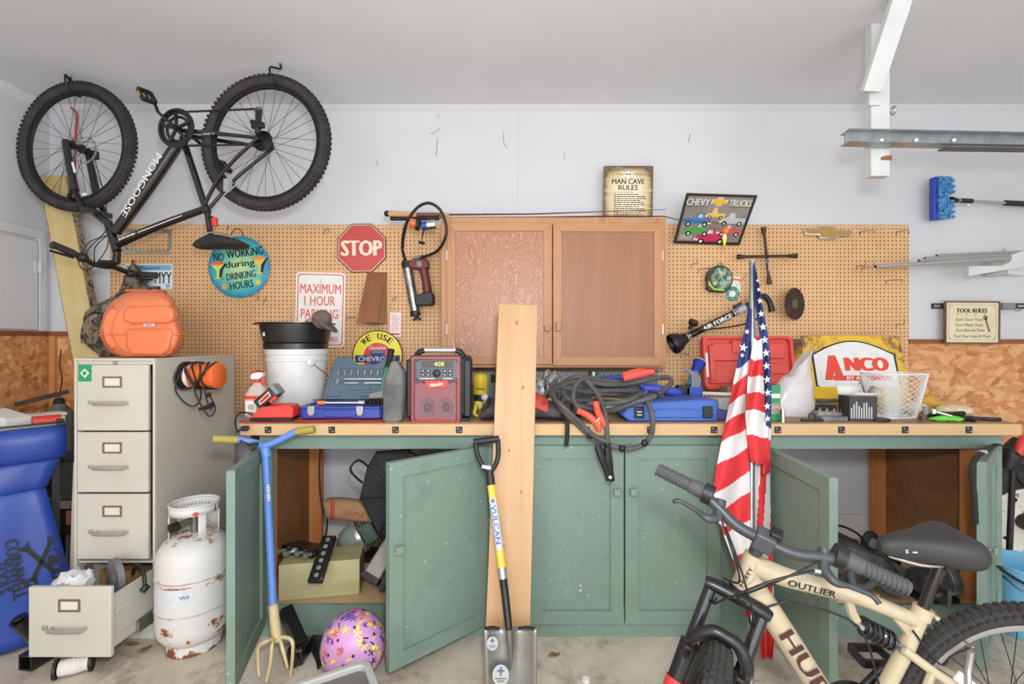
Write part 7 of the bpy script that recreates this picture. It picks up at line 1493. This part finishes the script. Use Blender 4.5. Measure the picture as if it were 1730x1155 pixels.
def YP(py): return 2.222/(1+.000264*(py-CY))
fg = thing('flag_and_pole', 'american flag on a steel pole leaning against the bench', 'flag', T(FLR(1268, 1152))); O = fg.matrix_world.inverted()
part('pole', G(O).cyl(P(1268,1153,YP(1153))+V((0,0,.004)), P(1271,441,YP(441)), .0135, n=16), GAL, fg); part('pole_cap', G(O).cyl(P(1271,443,YP(443)), P(1271,439.5,YP(439.5)), .0145, n=16), STEEL, fg)
m_fr_, m_fw, m_fb = mat('flag_red', (206,46,50), .75), mat('flag_white', (214,210,208), .75), mat('flag_blue', (44,58,112), .75)
def itp(keys, v):
    if v <= keys[0][0]: return keys[0][1]
    for (a, x), (b, y) in zip(keys, keys[1:]):
        if v <= b: return x+(y-x)*(v-a)/(b-a)
    return keys[-1][1]
def panel(name, py0, py1, lk, rk, dep, fold, nf, colf, slope, nr=230, nc=34):
    g = G(O); vs = []; fs = []; ms = []
    for i in range(nr+1):
        py = py0+(py1-py0)*i/nr; xl, xr_ = itp(lk, py), itp(rk, py)
        for j in range(nc+1):
            f = j/nc; px = xl+(xr_-xl)*f
            Y_ = YP(py)+dep+fold*math.sin(PI*2*nf*f+py*.012)*min(1, (py-py0)/60+.15)+.006*math.sin(py*.05+f*5)
            vs.append(P(px, py+2.0*math.sin(f*6+py*.03), Y_))
    for i in range(nr):
        for j in range(nc):
            py = py0+(py1-py0)*(i+.5)/nr; px = itp(lk, py)+(itp(rk, py)-itp(lk, py))*(j+.5)/nc
            fs.append((i*(nc+1)+j, i*(nc+1)+j+1, (i+1)*(nc+1)+j+1, (i+1)*(nc+1)+j)); ms.append(colf(px, py+slope*(px-1262)))
    g.add(vs, fs); g.m = ms
    return part(name, g, [m_fr_, m_fw, m_fb], fg, solid=.0015)
def bands(keys):                             # [(end row, colour)]
    def f(px, q):
        for e, c in keys:
            if q < e: return c
        return keys[-1][1]
    return f
Lk = [(520,1264),(560,1258),(600,1249),(640,1240),(680,1232),(720,1224),(760,1216),(800,1208),(830,1204),(860,1210),(900,1222),(950,1240),(1000,1250),(1040,1262)]
Lr_ = [(520,1270),(600,1269),(640,1267),(680,1262),(720,1260),(760,1264),(800,1267),(900,1268),(1000,1270),(1040,1272)]
panel('cloth', 520, 1040, Lk, Lr_, -.022, .016, 1.0, bands([(612,2),(634,1),(664,0),(692,1),(722,0),(756,1),(800,0),(835,1),(880,0),(930,1),(970,0),(1005,1),(1100,0)]), .6)
panel('cloth', 573, 782, [(573,1273),(640,1263),(700,1259),(740,1262),(782,1268)], [(573,1287),(640,1290),(700,1294),(740,1298),(782,1301)], -.05, .018, .8, bands([(606,1),(634,0),(662,1),(692,0),(735,1),(900,0)]), -.1)
rp_ = panel('cloth', 446, 800, [(446,1272),(520,1277),(600,1287),(700,1292),(740,1292),(800,1285)], [(446,1275),(480,1283),(520,1289),(560,1296),(600,1301),(660,1303),(720,1303),(760,1301),(800,1302)], -.028, .014, .8, bands([(722,2),(742,1),(900,0)]), 0)
def lowc(px, q): return 1 if int((px+q*.06-1200)/11) % 2 else 0
panel('cloth', 765, 1112, [(765,1240),(830,1232),(900,1246),(960,1258),(1020,1272),(1060,1280),(1112,1287)], [(765,1302),(850,1302),(900,1305),(1000,1307),(1080,1308),(1112,1305)], .022, .016, 1.5, lambda px, q: (0 if q > 1045 else lowc(px, q)), 0)
for px, py, r in ((1284,508,.016),(1286,530,.018),(1289,552,.02),(1292,574,.02),(1294,596,.021),(1295,618,.02),(1296,641,.02),(1297,663,.019),(1296,686,.018),(1297,707,.016),(1280,474,.01),(1282,489,.012)):
    part('star', G(O @ T(P(px, py, YP(py)-.05)) @ R(90,'X') @ R(8,'Z')).prism(star(r), -.0005, .0005), m_fw, fg)
for px, py, r in ((1256,587,.022),(1262,560,.014),(1254,600,.012)):
    part('star', G(O @ T(P(px, py, YP(py)-.048)) @ R(90,'X') @ R(-12,'Z')).prism(star(r), -.0005, .0005), m_fw, fg)

# ---------------------------------------------------------------- right bay of the bench
fj = thing('floor_jack', 'dusty dark floor jack lying on the right bench shelf', 'floor jack', T(X_(1440,2.45), 2.45, SZ)); O = fj.matrix_world.inverted()
m_dj = mat('jack_dust', (92,90,88), .75, c2=(66,64,62), sc=14)
part('side_plate', G().prism([(-.30,.03),(.24,.03),(.26,.09),(.12,.16),(-.06,.22),(-.30,.2)], -.07, -.055, R(90,'X')), m_dj, fj); part('side_plate', G().prism([(-.30,.03),(.24,.03),(.26,.09),(.12,.16),(-.06,.22),(-.30,.2)], .055, .07, R(90,'X')), m_dj, fj)
part('lift_arm', G().tube([(-.25,0,.19), (0,0,.17), (.2,0,.1)], [.05,.045,.03], 10), m_dj, fj)
part('cylinder', G().cyl((-.26,-.02,.10), (.05,-.02,.09), .055, n=18), m_dj, fj)
part('pad', G().cyl((.2,0,.11), (.2,0,.14), .04, n=18), DKST, fj)
for x in (-.24, .2):
    for y in (-.09, .09): part('caster', G().cyl((x,y-.014,.036), (x,y+.014,.036), .036, n=18), DKST, fj)
tc = thing('rubber_caster', 'big rubber caster wheel on top of the floor jack', 'caster', T(P(1470, 918, 2.5)))
part('tire', G(R(25,'Z') @ R(90,'X')).torus(.05, .018, 28, 8), RUB, tc); part('hub', G(R(25,'Z') @ R(90,'X')).lathe([(0,-.012),(.034,-.012),(.034,.012),(0,.012)], 18), GREY, tc)
gr_ = thing('bench_grinder', 'gray metal bench grinder at the front of the right shelf', 'grinder', T(X_(1575,2.32), 2.32, SZ))
part('base', G().bb((-.10,-.06,0), (.08,.08,.025)), DKST, gr_, bev=.004); part('motor', G().cyl((-.08,0,.085), (.05,0,.085), .058, n=20), m_dj, gr_)
part('guard', G(T(.062,0,.085) @ R(90,'Y')).lathe([(0,-.02),(.07,-.02),(.075,-.01),(.075,.02),(.0,.025)], 24), GAL, gr_); part('knob', G().cyl((.09,0,.085), (.11,0,.085), .012), BLK, gr_)
for i, (px, y_, l, rz, z_, lb) in enumerate(((1425,2.33,.28,6,.0,'short pine offcut at the front of the right shelf'), (1512,2.66,.28,-12,.0,'pine offcut angled beside the floor jack'))):
    single('wood_offcut', G().box((0,0,.016), (l,.08,.03)), wood('offcut', (206,164,112), (220,182,132), 0, 6), lb, 'offcut', T(X_(px,y_), y_-.02, SZ) @ R(rz), bev=.002)
single('shelf_cable', G().tube([P(1396,892,2.4), P(1420,888,2.45), P(1450,902,2.45), P(1468,925,2.35), P(1490,935,2.3), P(1515,965,2.28), P(1520,990,2.28)], .006, 8, k=5), BLK, 'thick black cable looped over the floor jack', 'cable')
single('vacuum_hose', G().tube([P(1436,965,2.32), P(1442,988,2.3), P(1462,991,2.3), P(1480,982,2.3), P(1500,996,2.3), P(1520,1002,2.29)], .02, 10, k=5), mat('hose_grey', (84,84,86), .6), 'gray ribbed hose in front of the floor jack', 'hose')
single('black_case', G().box((0,0,.09), (.20,.14,.16)), mat('case_charcoal', (62,60,60), .7, c2=(80,78,76), sc=9), 'charcoal power supply case beside the floor jack', 'case', T(X_(1408,2.62), 2.62, SZ) @ R(12), bev=.012)

# ---------------------------------------------------------------- upper right: post, brace, door track
m_pw = mat('post_white', (212,214,213), .5, c2=(202,204,202), sc=9)
px0, px1 = X_(1472,2.24), X_(1503.5,2.24)
cpst = thing('hanging_post', 'white painted post hanging from the ceiling', 'post', T((px0+px1)/2, 2.285, Z_(297,2.24)))
part('post', G().bb((-(px1-px0)/2,-.045,0), ((px1-px0)/2,-.002,CZ-Z_(297,2.24)-.002)), m_pw, cpst, bev=.002)
part('chipped_patch', G().prism([(.0,.02),(.052,.018),(.052,.042),(.02,.04),(.0,.032)], .0452, .0462, T(-.0,0,.055) @ R(90,'X')), mat('bare_wood', (150,98,66), .7, c2=(120,74,50), sc=40), cpst)
part('edge_block', G().bb((-(px1-px0)/2-.02,-.06,Z_(180,2.24)-Z_(297,2.24)), (-(px1-px0)/2+.03,-.045,Z_(142,2.24)-Z_(297,2.24))), m_pw, cpst)
br = single('diagonal_brace', G().bar((0,0,0), P(1530,-25,2.02)-P(1471,155,2.19), .085, .03, (0,1,0)), m_pw, 'white diagonal brace board nailed to the hanging post', 'brace', T(P(1471,155,2.19)), bev=.002)
tk_ = thing('door_track', 'galvanized garage door track fixed to the hanging post', 'door track', T(X_(1427,2.19), 2.19, Z_(232,2.19))); O = tk_.matrix_world.inverted()
ax, bx = P(1427,233,2.19), P(2200,249,2.19); m_ = look(ax, bx-ax, (0,-1,0)); L_ = (bx-ax).length
part('channel', G(O).prism([(-.028,.0),(-.028,-.03),(-.024,-.03),(-.024,-.004),(.024,-.004),(.024,-.03),(.028,-.03),(.028,.0)], 0, L_, look(ax, bx-ax, (0,0,1)) @ R(90)), GAL, tk_)
part('face', G(O).bar(ax+V((0,-.002,0)), bx+V((0,-.002,0)), .004, .052, (0,0,1)), GAL, tk_); part('top_flange', G(O).bar(ax+V((0,-.018,.028)), bx+V((0,-.018,.028)), .036, .004, (0,0,1)), GAL, tk_); part('lower_flange', G(O).bar(ax+V((0,-.018,-.028)), bx+V((0,-.018,-.028)), .036, .004, (0,0,1)), GAL, tk_)
part('lower_angle', G(O).bar(P(1592,251,2.17), P(2200,258,2.17), .05, .006, (0,0,1)), mat('angle_dark', (110,108,106), .5, .6), tk_)
for px in (1490, 1548, 1612): part('bolt', G(O).cyl(P(px,236.5,2.185), P(px,236.5,2.175), .007, n=8), STEEL, tk_)
single('eye_ring', G().torus(.018, .0045, 22, 6, R(80,'Z') @ R(90,'X')).cyl((0,0,0), (-.03,.02,.01), .004), STEEL, 'steel eye ring screwed into the hanging post side', 'ring', T(P(1509,187,2.26)))

# ---------------------------------------------------------------- right wall section
wb2 = thing('wash_brush', 'blue wash brush on a telescopic pole hung on the wall', 'brush', T(P(1594, 335, 2.97))); O = wb2.matrix_world.inverted(); Y = 2.97
part('backing', G(O).bb(P(1579,370,Y-.03), P(1583,302,Y+.01)), mat('royal_blue2', (44,70,176), .5), wb2, bev=.004)
m_ch = mat('chenille', (92,156,206), .9, c2=(70,130,186), sc=30, bump=.8, bs=90)
r_ = random.Random(2)
part('pad', G(O).bb(P(1583.5,369,Y-.03), P(1594,300,Y+.01)), mat('pad_grey', (150,160,172), .9), wb2, bev=.006)
for i in range(16):
    for j in range(6):
        p = P(1588+4.4*(j % 6)+r_.uniform(-1,1), 301+4.4*i+r_.uniform(-1,1), Y-.04+.008*math.sin(j*2+i)); part('chenille_tuft', G(O).ell(tuple(p), (.011,.013,.0105), 8), m_ch, wb2) if (j < 5 or i % 2) and not (j > 3 and 6 < i < 9) else None
part('socket', G(O).cyl(P(1606,338,Y-.02), P(1618,338.5,Y-.02), .022, .013), BLK, wb2)
part('pole', G(O).cyl(P(1616,338,Y-.02), P(1700,343,Y-.02), .0085, n=12), STEEL, wb2)
part('pole_grip', G(O).cyl(P(1624,338.5,Y-.02), P(1642,339.5,Y-.02), .014, n=14), RUB, wb2); part('pole_grip', G(O).cyl(P(1698,342.5,Y-.02), P(1760,346,Y-.02), .0165, n=14), RUB, wb2)
part('wall_hook', G(O).cyl(P(1636,346,Y-.02), P(1636,346,WY-.001), .004), STEEL, wb2)
kb_ = thing('shelf_bracket', 'white wooden bracket on the wall holding metal tubes', 'bracket', T(P(1690, 462, 2.9))); O = kb_.matrix_world.inverted()
mpx = Matrix(((2.86/F,0,0,-CX*2.86/F),(0,0,1,2.86),(0,-2.86/F,0,H+CY*2.86/F),(0,0,0,1)))
part('arm', G(O).prism([(1660,462),(1727,452),(1727,424),(1708,430),(1704,442),(1690,449),(1634,450),(1634,467)], -.012, .012, mpx), m_pw, kb_, bev=.002)
part('wall_plate', G(O).bb(P(1700,465,WY-.03), P(1728,420,WY-.001)), m_pw, kb_); part('strut', G(O).bb((X_(1712,2.86)-.02,2.872,Z_(462,2.86)), (X_(1712,2.86)+.02,WY-.031,Z_(437,2.86))), m_pw, kb_)
for i, (x0, y0, x1, y1, yy, r, lb) in enumerate(((1479,450,1706,436,2.80,.0115,'longest thin steel tube lying across the white bracket'), (1552,440,1706,434,2.83,.009,'thin steel rod lying behind the long tube on the bracket'), (1562,437,1760,428,2.90,.0115,'steel tube at the back of the white bracket'), (1582,432,1760,424,2.92,.010,'short steel tube on top of the tubes on the bracket'))):
    t_ = single('steel_tube', G().cyl((0,0,0), P(x1,y1,yy)-P(x0,y0,yy), r, n=14), STEEL, lb, 'tube', T(P(x0,y0,yy)))
    part('open_end', G().cyl((-.0008,0,0), (.0,0,0), r*.75, n=12), BLK, t_)
rl = thing('hook_rail', 'dark brown metal hook rail behind the tool rules sign', 'rail', T(P(1650, 517, WY-.02))); O = rl.matrix_world.inverted(); Y = WY-.016
part('channel', G(O).bb(P(1578,521,Y-.008), P(1960,512.5,Y+.014)), mat('rail_brown', (82,62,54), .5, .4), rl, bev=.003)
part('clip', G(O).bb(P(1695,522,Y-.03), P(1711,512,Y-.009)), GREY, rl, bev=.004); part('hook', G(O).tube([P(1711,520,Y-.02), P(1716,524,Y-.05), P(1722,525,Y-.07), P(1724,522,Y-.08)], .003, 6, k=3), STEEL, rl)
for px in (1584, 1725): part('slot', G(O).bb(P(px-5,518.5,Y-.0095), P(px+5,515,Y-.008)), STEEL, rl)
ys_ = 2.985; k = ys_/F; tr_ = thing('tool_rules_sign', 'cream tool rules sign in a brown frame on the wall', 'sign', WALL(1642, 544.5, ys_, -.3))
part('frame', G().ring(rrect(93*k,72*k,1*k), rrect(88*k,67*k,1*k), -.006, .006), wood('sign_frame', (104,74,60), (128,94,76), 0, 20), tr_)
part('board', G().box((0,0,-.001), (89*k,68*k,.006)), mat('sign_cream', (224,214,180), .5, c2=(214,202,164), sc=12), tr_)
part('inner_line', G().ring(rrect(80*k,59*k,5*k), rrect(79*k,58*k,4.6*k), .002, .0026), mat('line_tan', (166,146,108), .6), tr_)
part('title', G().text('TOOL RULES', -1*k, 20*k, 52*k, 7*k, .003, .05), mat('print_ink', (62,46,40), .6), tr_)
part('small_lettering', G().text("Don't Touch Them", -5*k, 5*k, 45*k, 4.6*k, .003).text("Don't Move Them", -5*k, -4*k, 45*k, 4.6*k, .003).text("Don't Borrow Them", -3.5*k, -13*k, 48*k, 4.6*k, .003).text("Don't Even Look At Them", 0*k, -23*k, 61*k, 4.8*k, .003), mat('print_ink', (62,46,40), .6), tr_)
for i in range(4): part('star_print', G().prism(star(1.6*k), .002, .003, T((-25+15.3*i)*k, 13.5*k, 0)), PRR, tr_)
part('wrench_print', G().bar((22*k,7*k,.003), (29*k,-16*k,.003), 3*k, .0008, (0,0,1)).prism(circ(4*k,14,22*k,8*k), .0026, .0034), mat('print_khaki', (130,112,84), .6), tr_)
for sx in (-1, 1):
    for sy in (-1, 1): part('screw', G().cyl((sx*38*k, sy*28*k, .002), (sx*38*k, sy*28*k, .005), .006, n=10), STEEL, tr_)

# ---------------------------------------------------------------- right floor corner
wcx = V((X_(1724,2.84), 2.84, .345)); sw = thing('spare_wheel', 'spare wheel with a dirty white rim leaning on the chipboard', 'wheel', T(wcx) @ R(-14) @ R(9,'X') @ R(90,'X'))
part('tire', G().torus(.265, .078, 56, 12), RUB, sw)
part('rim', G().lathe([(.205,-.07),(.215,.06),(.2,.07),(.19,.04),(.10,.02),(.06,.035),(0,.035)], 44), patches('rim_white', (222,218,206), [((150,120,84), 16, .6, .06), ((96,80,60), 34, .68, .04)], .5), sw)
for i in range(6): a = 2*PI*i/6; part('vent_hole', G().prism(circ(.026, 14, .145*math.cos(a), .145*math.sin(a), .018), .0295, .032), BLK, sw)
part('hub_cap', G().lathe([(.05,.035),(.045,.07),(0,.075)], 20), DKST, sw)
bb_ = thing('blue_bucket', 'light blue plastic bucket beside the workbench end', 'bucket', T(2.50, 2.28, 0)); m_bb = mat('bucket_blue', (116,180,214), .4)
part('shell', G().lathe([(0,0),(.118,0),(.12,.008),(.143,.25),(.15,.252),(.15,.266),(.144,.268),(.146,.285),(.153,.287),(.153,.301),(.148,.303),(.15,.325),(.157,.328),(.155,.335),(.146,.33),(.114,.012),(0,.01)], 44), m_bb, bb_)
part('label', G().grid([[(.1335*math.cos(a)*(1+.0*z), .1335*math.sin(a), z) for a in [-2.9+.07*i for i in range(20)]] for z in (.09,.19)]), mat('bucket_print', (60,110,160), .5, stops=[(.45,(70,130,176)), (.55,(190,216,230))], sc=50), bb_)
part('bail', G().tube([(-.155,0,.29), (-.14,-.1,.25), (0,-.17,.22), (.14,-.1,.25), (.155,0,.29)], .003, 6, k=5), WIRE, bb_)
hv = thing('string_trimmer', 'black and red trimmer standing against the bench end', 'trimmer', T(X_(1695,2.52), 2.52, 0)); O = hv.matrix_world.inverted(); Y = 2.52
part('shaft', G(O).cyl(V((X_(1695,Y)+.02,Y,.003)), P(1712,770,Y), .014, n=12), BLK, hv)
part('motor_housing', G(O).tube([P(1702,792,Y), P(1712,765,Y), P(1726,748,Y)], [.03,.05,.045], 14, k=3), BLK, hv); part('red_cover', G(O).tube([P(1720,768,Y-.045), P(1726,752,Y-.04), P(1732,738,Y-.03)], [.018,.024,.02], 10, k=3), RED, hv)
part('handle_loop', G(O).tube([P(1716,800,Y), P(1732,820,Y), P(1738,790,Y), P(1726,765,Y)], .012, 8, k=4), BLK, hv)
ds = thing('black_strap', 'black strap hanging over the open bench door', 'strap', T(P(1655, 780, 2.1))); O = ds.matrix_world.inverted()
part('webbing', G(O).tube([P(1648,885,1.895), P(1646,840,1.895), P(1642,800,1.895), P(1645,780,1.895), P(1657,766,1.95), P(1676,754,2.12), P(1689,751,2.19), P(1714,762,2.215), P(1722,769,2.38)], .010, 8, k=5, flat=.35), mat('black_web', (30,29,28), .8), ds); part('buckle', G(O).box(tuple(P(1660,763,1.97)), (.03,.012,.014)), STEEL, ds)
single('drip_hose', G().tube([P(1688,957,2.1), P(1698,966,2.12), P(1730,985,2.12), P(1760,992,2.14)], .012, 8, k=4, flat=.5), BLK, 'flat black hose running over the blue bucket', 'hose')
single('bottle_cap', G().lathe([(0,0),(.016,0),(.016,.012),(.0,.013)], 16), PRW, 'small white bottle cap on the concrete floor', 'cap', T(FLR(990, 1150)))
